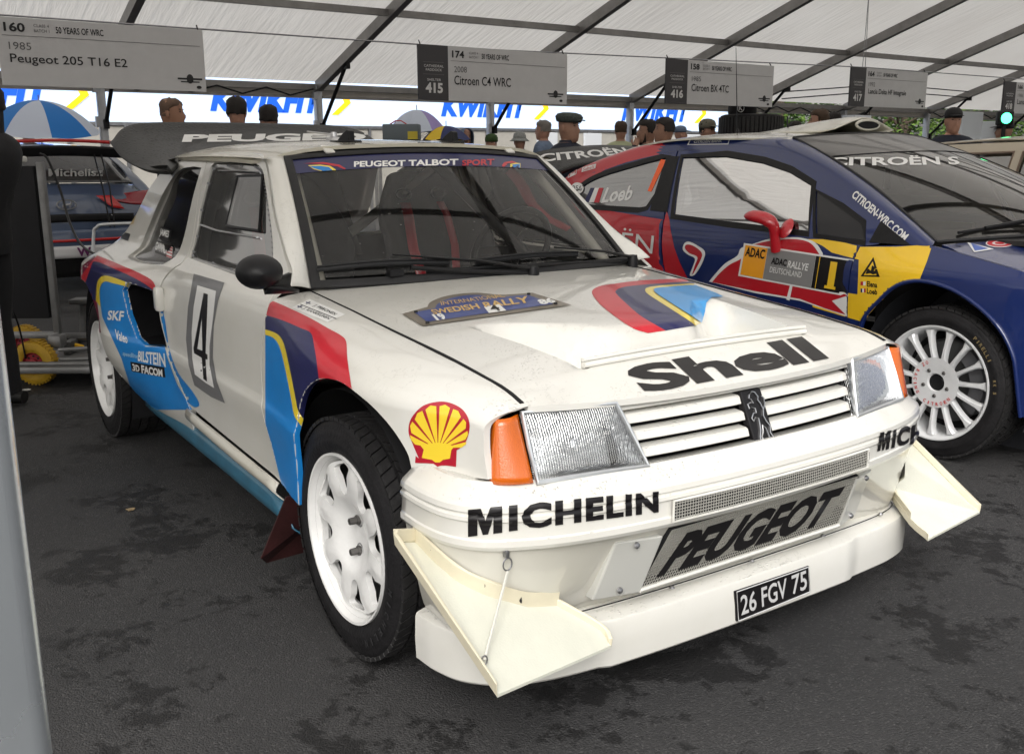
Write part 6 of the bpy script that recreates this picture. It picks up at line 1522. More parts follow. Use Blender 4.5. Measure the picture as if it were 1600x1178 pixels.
def wheel15(x, sgn, R_, w_, yo, par):
    t = bpy.data.objects.new('wheel', None); COL.objects.link(t); t.parent = par
    bpy.context.view_layer.update()
    t.matrix_local = Matrix.Translation((x, -sgn*yo, R_)) @ Matrix.Rotation(R(90*sgn), 4, 'X')
    h = w_/2; ty = tyre_mb(R_, w_, .238); ty.v = [(a, b_, c-h) for a, b_, c in ty.v]; ty.build('tyre', TYRE, t, 40)
    bl = blocks(t, R_+.001, w_, TRED, 'tread_blocks', 56); bl.location = (0,0,-h)
    W2 = mat('silver_white_wheel', (.70,.71,.72), .3, coat=.4, metal=.15, noise=.06, nscale=12)
    b = MB(); b.lathe([(.215,-.18),(.218,-.05),(.226,-.02),(.236,-.004),(.241,.001),(.2465,.001),(.247,-.008),(.24,-.012)], None, 80); b.build('rim', W2, t, 35)
    b = MB(); b.lathe([(.035,-.030),(.04,-.020),(.075,-.018),(.085,-.024),(.088,-.05)], None, 60); b.build('hub', W2, t, 30)
    b = MB(); b.lathe([(0,-.030),(.022,-.030),(.028,-.028),(.036,-.036)], None, 30); b.build('hub_cap', BLACKP, t, 30)
    for k in range(5):
        a = R(72*k+54); b = MB(); M = Matrix.Translation((.058*math.cos(a), .058*math.sin(a), -.021)); b.lathe([(0,.008),(.006,.008),(.0085,.004),(.010,.0),(.0125,.0),(.0125,.0012),(.010,.0012)], M, 6); b.build('wheel_nut', mat('dark_bolt'), t, 20)
    sp = None
    for k in range(15):
        b = MB(); ns = 7; V = []
        for i in range(ns):
            r = .078+(.226-.078)*i/(ns-1); s = i/(ns-1)
            wd = .0085+.003*abs(s-.45)+.011*sst(.78,1,s)+.006*sst(.18,0,s); z = -.022+.006*math.sin(math.pi*s)+.012*s
            V += [(r, -wd, z-.030), (r, -wd*.95, z-.006), (r, -wd*.55, z), (r, wd*.55, z), (r, wd*.95, z-.006), (r, wd, z-.030)]
        F = [(6*i+j, 6*i+6+j, 6*i+6+(j+1) % 6, 6*i+(j+1) % 6) for i in range(ns-1) for j in range(6)]+[(0,1,2,3,4,5), tuple(6*(ns-1)+j for j in (5,4,3,2,1,0))]
        if sp is None: b.add(V, F); o = b.build('spoke', W2, t, 35, weld=2); sp = o
        else: o = sp.copy(); COL.objects.link(o); o.parent = t
        o.rotation_euler = (0, 0, R(24*k+6))
    b = MB(); b.lathe([(0,-.105),(.17,-.105),(.18,-.115),(.18,-.13)], None, 48); b.build('brake_disc', mat('brake_iron'), t, 40)
    b = MB(); b.lathe([(0,-.150),(.219,-.150)], None, 40); b.build('wheel_back', DARK, t, 40)
    b = MB(); b.lathe([(.125,-.07),(.185,-.07),(.19,-.09),(.19,-.12)], None, 16, R(-40), R(60)); b.build('brake_caliper', mat('caliper_grey', (.16,.16,.17), .4, .4), t, 40)
    return t
w15 = wheel15(0, 1, .325, .22, .935, C2); wheel15(0, -1, .325, .22, .935, C2); wheel15(-2.61, 1, .325, .22, .935, C2); wheel15(-2.61, -1, .325, .22, .935, C2)
def arc_text(txt, r, a0, a1, h, m, par, z, name='lettering', bold=.02, inward=False):
    """letters set round the wheel, tops outward"""
    n = len(txt)
    for i, ch in enumerate(txt):
        if ch == ' ': continue
        a = R(a0+(a1-a0)*i/max(1, n-1)); bm = text_bm(ch, step=0, bold=bold); wd = h*(.3 if ch in 'I1' else .75)
        u = Vector((math.sin(a), -math.cos(a), 0)); v = Vector((math.cos(a), math.sin(a), 0)); c = v*r
        if inward: u = -u; v = -v; c = -v*(r+h)
        for q in bm.verts: q.co = c+u*(q.co.x-.5)*wd+v*(q.co.y*h)+Vector((0,0,z))
        me = bpy.data.meshes.new(name); bm.to_mesh(me); bm.free(); link(name, me, m, par)
WR = mat('wheel_red_ink', (.55,.03,.03), .4); hubp = [c for c in w15.children if c.name.startswith('hub')][0]
ring2 = MB(); ring2.lathe([(.074,-.0172),(.108,-.0150)], None, 60); rg2 = ring2.build('spoke_ring', mat('silver_white_wheel'), w15, 60)
arc_text('CITROËN', .084, 245, 320, .015, WR, w15, -.012, inward=True); arc_text('OZ RACING', .084, 118, 215, .015, WR, w15, -.012, inward=True)
TI = mat('tyre_gold_ink', (.20,.15,.07), .7); arc_text('PIRELLI', .268, 52, 30, .016, TI, w15, .0045); arc_text('RK 5', .268, 12, 2, .013, TI, w15, .0045)

arc_text('MICHELIN', .258, -10, -62, .020, mat('tyre_raised', (.030,.030,.032), .6), bpy.data.objects['wheel'], .0045)
# ================================================================== far cream car
C3 = empty('rally_car', (-.25, 6.05, 0), 0, 'cream boxy rally saloon parked beyond the dark blue car', 'rally car')
CP3 = mat('beige_paint', (.50,.44,.34), .35, coat=.6, noise=.04)
HT3 = [(.2,.84),(.6,.88),(.85,.86),(.95,.82),(1.30,.66),(1.40,.60)]
s3f = lambda x, z: (x, -hermite(HT3, z), z)
W31 = [(-1.45,1.29),(-.98,1.28),(-.55,.94),(-1.45,.96)]; W32 = [(-2.2,1.27),(-1.52,1.29),(-1.52,.96),(-2.35,.97)]
ol = [(-.45,.95),(-.95,1.34),(-1.4,1.365),(-2.2,1.345),(-2.45,1.30),(-3.1,.98),(-3.4,.94),(-3.45,.3),(-3.05,.28)]+arch(-2.65,.33,.37,-8,188,16)[::-1]+[(-2.2,.25),(-.45,.25)]+arch(0,.33,.37,-8,188,16)[::-1]+[(.45,.25),(.85,.3),(.9,.6),(.6,.78),(0,.88)]
for sgn in (1,-1):
    p3 = panel('side_panel', [ol, W31, W32], s3f, CP3, C3, .06, .02, mirror=sgn < 0, inward=(0,1,0), edge=.004)
    for L_ in (W31, W32):
        panel('side_window', [L_], lambda x, z: (x, -hermite(HT3, z)+.02, z), glass_mat('bx_glass', (.35,.34,.32), .2), p3, .1, 0, mirror=sgn < 0)
        b = MB(); b.tube([(x, -sgn*(hermite(HT3, z)+.002), z) for x, z in L_], .012, 6, closed=True); b.build('window_trim', mat('brown_trim', (.22,.16,.12), .5), p3, 30)
b = MB(); b.patch([[(-.98,-.63,1.355),(-.93,0,1.39),(-.98,.63,1.355)],[(-1.6,-.62,1.385),(-1.6,0,1.42),(-1.6,.62,1.385)],[(-2.3,-.63,1.35),(-2.35,0,1.385),(-2.3,.63,1.35)]], 12, 12); b.build('roof', CP3, C3, 50, thick=.01)
b = MB(); b.patch([[(-.98,-.62,1.35),(-.93,0,1.385),(-.98,.62,1.35)],[(-.42,-.80,.95),(-.30,0,.97),(-.42,.80,.95)]], 12, 4); g = b.build('windscreen', glass_mat('bx_screen', (.4,.39,.37), .15), C3, 50)
b = MB()
for s in (1,-1): b.tube([(-.98,-s*.625,1.36),(-.42,-s*.81,.95)], .028, 8)
b.build('windscreen_pillar', CP3, C3, 40)
b = MB(); b.patch([[(-.975,-.60,1.362),(-.925,0,1.394),(-.975,.60,1.362)],[(-.84,-.64,1.262),(-.78,0,1.29),(-.84,.64,1.262)]], 12, 3); ss3 = b.build('sun_strip', CW, g, 50)
b = MB(); b.patch([[(-.40,-.80,.93),(-.3,0,.95),(-.40,.80,.93)],[(.2,-.80,.86),(.25,0,.89),(.2,.80,.86)],[(.85,-.74,.66),(.95,0,.68),(.85,.74,.66)],[(.95,-.74,.3),(1.02,0,.3),(.95,.74,.3)]], 12, 10); b.build('bonnet', CP3, C3, 50, thick=.01)
b = MB(); b.box((-1.4,0,.5), (2.4,1.3,.5), bev=.04); b.box((-1.5,-.3,.95), (.15,.4,.5), bev=.05); b.box((-1.5,.3,.95), (.15,.4,.5), bev=.05); b.build('cabin', INTD, C3, 30)
bpy.context.view_layer.update()
letters('BX', [(1588,234),(1602,236),(1602,229),(1588,227)], Surf([ss3]), RED, ss3, bold=.05)
b = MB(); b.tube([(-.30,-.78,1.02),(-.42,-.9,1.0)], .02, 8); b.build('door_mirror', BLACKP, C3, 40)
for x in (0,-2.65):
    for sgn in (1,-1):
        c = copy_tree(w15, C3); c.location = (x, -sgn*.86, .325); c.rotation_euler = (R(90*sgn), 0, 0)
# ================================================================== PEOPLE
HAIRD = mat('dark_hair', (.018,.014,.012), .7, noise=.4, bump=.4, bscale=120); HAIRG = mat('grey_hair', (.22,.20,.18), .8, noise=.3, bump=.4, bscale=120); HAIRB = mat('brown_hair', (.06,.035,.02), .7, noise=.3, bump=.4, bscale=120)
EYE = mat('eye_dark', (.02,.015,.012), .3)
def ring(cx, cy, z, rx, f, bk, n=20, bump=None):
    """one horizontal ring: f ahead (+x), bk behind, rx half width"""
    out = []
    for k in range(n):
        a = 2*math.pi*k/n; c, s = math.cos(a), math.sin(a)
        x = c*(f if c > 0 else bk); y = s*rx
        if bump and abs(a if a < math.pi else a-2*math.pi) < .2: x += bump
        out.append((cx+x, cy+y, z))
    return out
def person(px, py, d, face, coat, label, skin=None, hair=None, hat=None, hatm=None, hc=None, lean=0, arms=None, name='person', glasses=False, beard=False, hood=None, collar=None, legs=None, wide=1.0):
    """px,py: where the photograph shows the middle of the head; d: metres away; face: heading of the face in degrees"""
    P = CAM+ray(px, py)*d; hz = P.z; H = hz+.12; k = H/1.75
    skin = skin or SKIN
    t = empty(name, (P.x, P.y, 0), R(face), label, 'person')
    b = MB(); n = 20; rings = []
    tz = lambda z: z*k
    L = lean
    body = [(.86,.165,.115,.12),(.92,.180,.125,.135),(1.0,.172,.118,.125),(1.08,.165,.112,.118),(1.2,.182,.122,.125),(1.30,.205,.128,.135),(1.385,.218,.115,.132),(1.44,.200,.100,.118),(1.475,.145,.080,.095),(1.495,.080,.062,.074)]
    for z, rx, f, bk in body: rings.append((ring(L*.5*sst(.9,1.5,z), 0, tz(z), rx*k*wide, f*k*(.5+.5*wide), bk*k*(.5+.5*wide), n), 0))
    hx = L*.5+.0; z0 = hz-.125*k
    for z, rx, f, bk in [(1.505,.060,.054,.064),(1.525,.056,.052,.066)]: rings.append((ring(hx, 0, tz(z), rx*k, f*k, bk*k, n), 1))
    hd = [(0,.035,.070,.045),(.06,.046,.086,.062),(.16,.057,.092,.078),(.28,.063,.093,.088),(.36,.067,.091,.094),(.44,.070,.088,.098),(.50,.0715,.085,.100),(.56,.0725,.083,.101),(.66,.0735,.082,.102),(.78,.0725,.082,.100),(.88,.065,.072,.090),(.95,.048,.052,.068),(.99,.022,.024,.032)]
    for z, rx, f, bk in hd:
        nb = {.36:.016,.44:.022,.50:.015,.56:.008}.get(z, 0); rings.append((ring(hx+.008, 0, z0+z*.247*k, rx*k, f*k, bk*k, n, nb*k if nb else None), 1))
    V = [p for r, _ in rings for p in r]; b.v = V
    for i in range(len(rings)-1):
        for j in range(n): b.f.append((i*n+j, i*n+(j+1) % n, (i+1)*n+(j+1) % n, (i+1)*n+j)); b.mi.append(rings[i+1][1] if i >= 9 else 0)
    b.f.append(tuple(range(n))[::-1]); b.mi.append(0); b.f.append(tuple((len(rings)-1)*n+j for j in range(n))); b.mi.append(1)
    b.m = 0
    for s in (1, -1):
        sh = Vector((0, s*.195*k*wide, tz(1.385)))
        if arms and s in arms: el, wr = Vector(arms[s][0]), Vector(arms[s][1])
        else: el, wr = Vector((-.02, s*.25*k*wide, tz(1.10))), Vector((.05, s*.25*k*wide, tz(.86)))
        b.m = 0; b.tube([sh+Vector((0,-s*.05,.0)), sh, sh.lerp(el,.5), el, el.lerp(wr,.5), wr], [.05*k,.062*k,.055*k,.048*k,.043*k,.036*k], 12)
        dr = (wr-el).normalized(); b.m = 1; b.tube([wr-dr*.01, wr+dr*.04, wr+dr*.09], [.026*k,.038*k,.030*k], 10, flat=.5)
        sd = Vector((0,0,1)).cross(dr); sd = sd.normalized() if sd.length > .1 else Vector((0,1,0))
        for q in range(4):
            o = wr+dr*.085+sd*((q-1.5)*.017*k); ln = (.062,.072,.068,.052)[q]*k; b.tube([o, o+dr*ln*.55, o+dr*ln+Vector((.012,0,0))], [.0085*k,.008*k,.006*k], 6)
        o = wr+dr*.03+sd*.03*k; b.tube([o, o+dr*.035+sd*.025*k, o+dr*.065+sd*.028*k], [.011*k,.010*k,.007*k], 6)
        b.m = 2; b.tube([(0, s*.09*k, tz(.92)), (.0, s*.10*k, tz(.70)), (.01, s*.10*k, tz(.48)), (-.01, s*.10*k, tz(.28)), (-.02, s*.10*k, tz(.07))], [.10*k,.088*k,.062*k,.058*k,.045*k], 12)
        b.m = 3; b.tube([(-.08, s*.10*k, .045), (.02, s*.10*k, .05), (.12, s*.11*k, .04), (.18, s*.11*k, .03)], [.04,.045,.042,.025], 10, flat=.85)
    body_ = b.build('body', [coat, skin, legs or mat('dark_trousers', (.025,.027,.035), .8, noise=.2), mat('dark_shoes', (.012,.012,.012), .5)], t, 60)
    # ears, eyes, brows
    for s in (1,-1):
        e = MB(); e.lathe([(0,.006),(.014,.005),(.019,0),(.016,-.006)], Matrix.Translation((hx-.008, s*.073*k, z0+.47*.247*k)) @ Matrix.Rotation(R(-90*s), 4, 'X') @ Matrix.Diagonal((.8,1.7,1,1)), 12); e.build('ear', skin, body_, 60)
    e = MB()
    for s in (1,-1): e.box((hx+.083*k, s*.030*k, z0+.56*.247*k), (.008,.024*k,.008*k), bev=.003); e.box((hx+.083*k, s*.031*k, z0+.64*.247*k), (.010,.034*k,.006*k), bev=.002)
    e.box((hx+.092*k, 0, z0+.235*.247*k), (.006,.040*k,.005*k), bev=.002)
    e.build('face_features', EYE, body_, None)
    if glasses:
        g = MB()
        for s in (1,-1): g.tube([(hx+.093*k, s*.033*k+.024*math.cos(a), z0+.55*.247*k+.018*math.sin(a)) for a in [i*.7 for i in range(9)]], .002, 5, closed=True); g.tube([(hx+.09*k, s*.055*k, z0+.57*.247*k), (hx-.01, s*.076*k, z0+.55*.247*k)], .002, 5)
        g.build('spectacles', BLACKP, t, None)
    def shell(zs_, grow, m, nm, back_only=True, cut=.2):
        h = MB(); R_ = []
        for z, rx, f, bk in hd:
            if z < zs_: continue
            R_.append(ring(hx+.008-grow*.2, 0, z0+z*.247*k+grow*.6*sst(.7,1,z), (rx+grow)*k, (f*(1 if z > .74 else cut)+grow*(z > .74))*k, (bk+grow)*k, n))
        jr = random.Random(int(px)); h.v = [(p[0]+jr.gauss(0,.0035), p[1]+jr.gauss(0,.0035), p[2]+jr.gauss(0,.004)) for r in R_ for p in r]
        for i in range(len(R_)-1):
            for j in range(n): h.f.append((i*n+j, i*n+(j+1) % n, (i+1)*n+(j+1) % n, (i+1)*n+j)); h.mi.append(0)
        h.f.append(tuple((len(R_)-1)*n+j for j in range(n))); h.mi.append(0); h.f.append(tuple(range(n))[::-1]); h.mi.append(0)
        return h.build(nm, m, t, 60)
    if beard:
        h = MB(); h.patch([[(hx+.03,-.070*k,z0+.42*.247*k),(hx+.103*k,0,z0+.31*.247*k),(hx+.03,.070*k,z0+.42*.247*k)],[(hx+.02,-.066*k,z0+.15*.247*k),(hx+.105*k,0,z0+.10*.247*k),(hx+.02,.066*k,z0+.15*.247*k)],[(hx+.02,-.045*k,z0-.01),(hx+.082*k,0,z0-.015),(hx+.02,.045*k,z0-.01)]], 12, 8); h.build('beard', hair or HAIRD, t, 60)
    if hair: shell(.44, .003 if hair.name.startswith('cropped') else .010, hair, 'hair', cut=.15)
    if hat == 'flat_cap':
        h = MB(); M = Matrix.Translation((hx+.005, 0, z0+.74*.247*k)) @ Matrix.Rotation(R(4), 4, 'Y') @ Matrix.Diagonal((1.18,.94,1,1)); h.lathe([(.086,-.012),(.094,.004),(.100,.030),(.085,.052),(.045,.064),(0,.066)], M, 24)
        h.patch([[(hx+.08,-.062,z0+.74*.247*k),(hx+.10,0,z0+.77*.247*k),(hx+.08,.062,z0+.74*.247*k)],[(hx+.12,-.05,z0+.72*.247*k),(hx+.155,0,z0+.73*.247*k),(hx+.12,.05,z0+.72*.247*k)]], 10, 4); h.build('flat_cap', hatm, t, 60, thick=.004)
    if hat in ('cap', 'beanie', 'bucket'):
        h = MB(); M = Matrix.Translation((hx-.002, 0, z0+.70*.247*k)) @ Matrix.Diagonal((1.14,.92,1,1)); h.lathe([(.084,-.02),(.089,.004),(.088,.030),(.074,.062),(.04,.082),(0,.088)], M, 24)
        if hat == 'cap': h.patch([[(hx+.075,-.06,z0+.72*.247*k),(hx+.095,0,z0+.74*.247*k),(hx+.075,.06,z0+.72*.247*k)],[(hx+.15,-.05,z0+.68*.247*k),(hx+.175,0,z0+.69*.247*k),(hx+.15,.05,z0+.68*.247*k)]], 10, 4)
        if hat == 'bucket': h.lathe([(.088,-.002),(.112,-.020),(.130,-.036)], M, 24)
        h.build({'cap':'cap','beanie':'woollen_hat','bucket':'bucket_hat'}[hat], hatm, t, 60, thick=.004)
    if hood:
        h = MB(); R_ = []
        for z, rx, bk in ((-.35,.135,.125),(-.15,.105,.125),(.10,.098,.128),(.35,.102,.132),(.6,.104,.134),(.82,.096,.125),(.97,.070,.095),(1.06,.035,.05)):
            R_.append([(hx+.005-math.sin(a)*bk*k+.035, math.cos(a)*rx*k, z0+z*.247*k) for a in [math.pi*(-.22+1.44*i/16) for i in range(17)]])
        h.v = [p for r in R_ for p in r]; h.f = [(i*17+j, i*17+j+1, (i+1)*17+j+1, (i+1)*17+j) for i in range(len(R_)-1) for j in range(16)]; h.mi = [0]*len(h.f); h.build('hood', hood, t, 60, thick=.008)
    if collar:
        h = MB(); h.lathe([(.085*k,0),(.078*k,.03),(.070*k,.065)], Matrix.Translation((hx*.9-.005, 0, tz(1.445))) @ Matrix.Diagonal((1,1.1,1,1)), 20, R(25), R(335)); h.build('collar', collar, t, 60, thick=.006)
    return t
NAVYC = mat('navy_jacket', (.012,.016,.030), .75, noise=.3, nscale=12, bump=.3, bscale=30); BLACKC = mat('black_jacket', (.010,.010,.012), .7, noise=.3, nscale=12, bump=.4, bscale=24)
GREYC = mat('grey_jacket', (.16,.19,.24), .8, noise=.2); GREENC = mat('pale_green_jacket', (.42,.45,.28), .8, noise=.15); BLUEC = mat('steel_blue_jacket', (.15,.20,.29), .7, noise=.2); DENIM = mat('light_blue_jacket', (.30,.38,.50), .8, noise=.2)
TWEED = mat('green_tweed', (.055,.065,.06), .9, noise=.4, nscale=60); GREYH = mat('grey_felt', (.30,.31,.30), .9, noise=.2, nscale=40); OLIVE = mat('olive_cap', (.19,.18,.14), .85, noise=.2)
# face headings: 0 = +x towards the noses of the cars; the camera looks along about 146
person(268,178,8.0, 55, NAVYC, 'man with shaved head and dark blue top, seen in profile behind the black rear wing', skin=mat('tanned_skin', (.36,.19,.12), .5), hair=mat('cropped_hair', (.16,.10,.07), .8, noise=.3))
person(370,176,8.2, 150, DENIM, 'person with thick dark hair seen from behind above the black rear wing', hair=HAIRD, wide=1.1)
person(420,187,8.6, 150, BLACKC, 'person with short black hair seen from behind, right of the thick haired one', hair=HAIRD)
person(888,200,7.8, 20, NAVYC, 'man in a green flat cap and navy coat behind the blue car wing', skin=SKIND, hat='flat_cap', hatm=TWEED, collar=NAVYC, wide=1.1)
person(849,204,12.6, 215, BLUEC, 'grey haired man with glasses in a blue jacket, left of the flat cap man', hair=HAIRG, glasses=True)
person(812,222,12.4, 130, GREYC, 'person in grey bucket hat and grey jacket beyond the white car roof', hat='bucket', hatm=GREYH, hood=None, collar=GREYC)
person(970,205,12.8, 150, GREENC, 'person with dark hair in a pale green jacket seen from behind', hair=HAIRB)
person(1012,206,9.6, 235, NAVYC, 'dark haired bearded man resting his chin on his hand behind the blue car', skin=SKIND, hair=HAIRD, beard=True, arms={1:((.20,.20,1.18),(.13,.07,1.36))})
person(1047,204,9.2, 235, NAVYC, 'man with short black hair bent forward beside the bearded man', skin=SKIND, hair=HAIRD, lean=.1)
person(1105,205,10.8, 10, BLACKC, 'person in an olive baseball cap left of the stacked tyres', skin=SKIN, hat='cap', hatm=OLIVE, hair=HAIRD)
person(1063,210,15.5, 60, GREYC, 'distant person in a blue cap between the bent man and the olive cap', hat='cap', hatm=BLUEC)
person(727,216,12.8, 350, NAVYC, 'small person in a dark blue hood beyond the white roof', hood=BLUEC, skin=SKIN)
person(768,225,12.6, 350, BLACKC, 'person in a dark woollen hat beside the tent post', hat='beanie', hatm=mat('green_band_hat', (.05,.09,.03), .9))
person(1280,190,10.6, 220, BLACKC, 'bearded man with brown hair looking left behind the cream car roof', hair=HAIRB, beard=True)
person(1303,193,11.6, 140, BLACKC, 'dark haired head just right of the brown haired man', hair=HAIRD)
person(1242,206,11.4, 150, BLACKC, 'person with dark brown hair behind the roof aerial', hair=HAIRD)
person(1487,190,9.6, 320, NAVYC, 'man in a black cap leaning over behind the far cream car', hat='cap', hatm=BLACKC, lean=.08, wide=1.15)
person(1570,205,12.2, 215, mat('brown_jacket', (.12,.08,.06), .8), 'man in a dark cap under the green lamp', hat='cap', hatm=BLACKC, skin=SKIND)
person(43,200,12.0, 330, GREYC, 'man with dark hair standing under the blue and white umbrella', hair=HAIRD, skin=mat('tanned_skin'))
# the man in black close by on the left
BM = mat('black_hoodie', (.010,.010,.012), .8, noise=.3, nscale=9, bump=.5, bscale=18)
mh = person(-56,168,4.75, 232, BM, 'man in a black hooded top at the far left edge', hood=BM, hair=HAIRD, arms={-1:((-.02,-.24,1.14),(.03,-.235,.90)), 1:((-.07,.23,1.14),(-.11,.22,.91))}, wide=1.1, lean=-.2, legs=mat('black_trousers', (.012,.012,.014), .85, noise=.2))

# ================================================================== SMALL THINGS BEHIND
def umbrella(px, py, d, r, cols, label, tilt=(0,0), h=.26):
    A = CAM+ray(px, py)*d; t = empty('umbrella', (A.x, A.y, 0), 0, label, 'umbrella'); 
    Rm = Matrix.Translation((0,0,A.z)) @ Matrix.Rotation(R(tilt[0]), 4, 'X') @ Matrix.Rotation(R(tilt[1]), 4, 'Y')
    for k in range(8):
        rows = []
        for i in range(6):
            s = i/5; rr = r*s; z = -h*s**2.1; rows.append([(rr*math.cos(R(45*k+a))*(1-.05*s*math.sin(math.pi*(a/45))), rr*math.sin(R(45*k+a))*(1-.05*s*math.sin(math.pi*(a/45))), z-.015*math.sin(math.pi*a/45)*s) for a in (0,15,30,45)])
        b = MB(); b.patch(rows, 6, 8); b.v = [tuple(Rm @ Vector(p)) for p in b.v]; b.build('gore', cols[k % len(cols)], t, 60)
    b = MB(); b.tube([Rm @ Vector((0,0,.06)), Rm @ Vector((0,0,-.85))], .006, 6)
    for k in range(8): b.tube([Rm @ Vector((r*math.cos(R(45*k)), r*math.sin(R(45*k)), -h)), Rm @ Vector((0,0,-.35))], .003, 4)
    b.build('shaft_and_ribs', STEEL, t, 40)
    return t
UB, UW, UP_, UN = mat('umbrella_blue', (.015,.20,.62), .6), mat('umbrella_white', (.62,.68,.80), .6), mat('umbrella_lilac', (.38,.30,.62), .6), mat('umbrella_navy', (.025,.035,.13), .6)
umbrella(60,157,10.8, .62, [UB, UW, UW], 'large blue and white umbrella at the left under the bright screen', (0,8), .33)
umbrella(651,172,12.2, .38, [UP_, UW, UW, UP_, UW], 'lilac and white umbrella open behind the white car roof', (0,0), .26)
umbrella(697,197,12.0, .30, [UN, UN, mat('umbrella_yellow', (.80,.55,.03), .6), UN], 'small navy umbrella with one yellow panel beside the lilac umbrella', (0,0), .16)
# grey carrier box with a yellow patch seen over the roof
p = CAM+ray(628,207)*9.0
t = empty('carrier_bag', (p.x, p.y, 0), R(-35), 'grey box bag with yellow patch and red handles standing beyond the white roof', 'bag')
b = MB(); b.box((0,0,p.z), (.22,.33,.14), bev=.01); b.build('bag_body', mat('bag_grey', (.16,.19,.21), .7), t, 30)
b = MB(); b.box((.112,.11,p.z-.03), (.004,.09,.07)); b.build('patch', mat('bag_yellow', (.62,.50,.05), .6), t, None)
b = MB(); b.tube([(.05,-.1,p.z+.07),(.05,-.05,p.z+.10),(.05,.0,p.z+.10),(.05,.05,p.z+.07)], .006, 6); b.build('handle', RED, t, 40)
t2 = empty('shelf_unit', (p.x, p.y, 0), R(-35), 'dark shelf unit hidden behind the white car, carrying the grey bag', 'shelf')
b = MB(); b.box((0,0,p.z-.09), (.3,.5,.03)); b.build('shelf', BLACKP, t2, None); b = MB()
for sx in (-.13,.13):
    for sy in (-.23,.23): b.box((sx,sy,(p.z-.1)/2), (.03,.03,p.z-.1))
b.build('leg_frame', STEEL, t2, None)
b = MB(); b.box((-.02,.0,0), (.2,.2,.10), Matrix.Translation(CAM+ray(700,211)*11), .02)
# stacked slick tyres
pt_ = CAM+ray(1173,195)*10.4; zt_ = pt_.z-.11
nt_ = 7; wz = (zt_+.0)/ (nt_-.5)
names_ = ['second', 'third', 'fourth', 'fifth', 'sixth', 'lowest']
for k in range(nt_):
    z = pt_.z-.01-wz*k
    t = empty('racing_tyre', (pt_.x+.01*((k*37) % 3), pt_.y, max(z-wz/2, 0)), 0, 'wide black racing tyre, ' + ('topmost of the tall stack of wide tyres' if k == 0 else names_[k-1]+' from the top of the tall tyre stack' if k < 6 else 'lowest of the tall tyre stack, on the ground'), 'tyre', 'stacked racing tyres')
    b = MB(); h = wz/2*.98; b.lathe([(.20,h*.8),(.22,h*.95),(.28,h),(.315,h*.9),(.33,h*.6),(.332,0),(.33,-h*.6),(.315,-h*.9),(.28,-h),(.22,-h*.95),(.20,-h*.8)], Matrix.Translation((0,0,wz/2)), 40); b.build('tyre_carcass', TYRE, t, 40)
    b = MB()
    for q in range(48): b.box((.334,0,wz/2), (.006,.030,h*1.5), Matrix.Rotation(R(7.5*q), 4, 'Z'))
    tag(b.build('tread_blocks', TRED, t, None), kind='stuff')
q = CAM+ray(1160,172)*10.4
t = empty('tyre_box', (q.x, q.y, pt_.z-.01+wz/2), R(-30), 'small black tyre with a white letter mark lying on top of the tall stack', 'tyre')
b = MB(); b.lathe([(.08,0),(.10,-.002),(.145,.004),(.15,.02),(.15,.09),(.145,.105),(.10,.11),(.08,.108)], None, 28); b.build('tyre_carcass', TYRE, t, 40)
flat_text('K', (.151,-.085,.035), (0,.04,0), (0,0,.05), CW, t, bold=.02); b = MB(); b.tube([(.152,-.065+.035*math.cos(a), .058+.04*math.sin(a)) for a in [i*.4 for i in range(16)]], .003, 4, closed=True); b.build('ring_mark', CW, t, None)
# green lamp
q = CAM+ray(1573,185)*12
t = empty('signal_lamp', (q.x, q.y, 0), R(-34), 'bright green signal lamp on a pole near the right edge', 'lamp')
b = MB(); b.tube([(-.05,0,0),(-.05,0,q.z-.06)], .025, 8); b.box((-.05,0,q.z), (.08,.20,.17), bev=.02); b.build('pole_and_head', BLACKP, t, 40)
b = MB(); b.lathe([(0,.03),(.04,.024),(.065,0)], Matrix.Translation((-.005,0,q.z)) @ Matrix.Rotation(R(90), 4, 'Y'), 20); b.build('lamp_lens', mat('green_light', (.02,.9,.25), .3, emit=(.05,1.0,.32), estr=6), t, 60)
for k, (px, py, d, w_, h_, lab) in enumerate([(1550,209,12.4,.16,.30,'pale grey equipment box on a stand under the green lamp'), (1508,205,13.5,.5,.5,'bright white cabinet behind the man in the black cap'), (1338,196,13,.35,.25,'pale cabinet beside the brown haired man')]):
    q = CAM+ray(px, py)*d; b = MB(); b.box((q.x,q.y,q.z/2+h_*.3), (.2,w_,q.z+h_*.4), bev=.01); tag(b.build('equipment_cabinet', mat('cabinet_white', (.62,.66,.70), .5)), lab, 'cabinet')
# box of black gear hung on the post right of sign 417
b = MB(); q_ = CAM+ray(1475,165)*17.5
b.box((EX+.35, bays[9]+.55, 1.98), (.2,.5,.16), bev=.04); b.tube([(EX+.2, bays[9]+.05, 2.1), (EX+.3, bays[9]+.3, 2.2), (EX+.35, bays[9]+.5, 2.05)], .03, 8); b.tube([(EX+.35, bays[9]+.4, 2.05),(EX+.35, bays[9]+.4, zc(EX+.35))], .01, 6)
tag(b.build('spot_light', BLACKP, None, 40), 'black spotlight hung under the eave right of the tall post', 'spotlight')

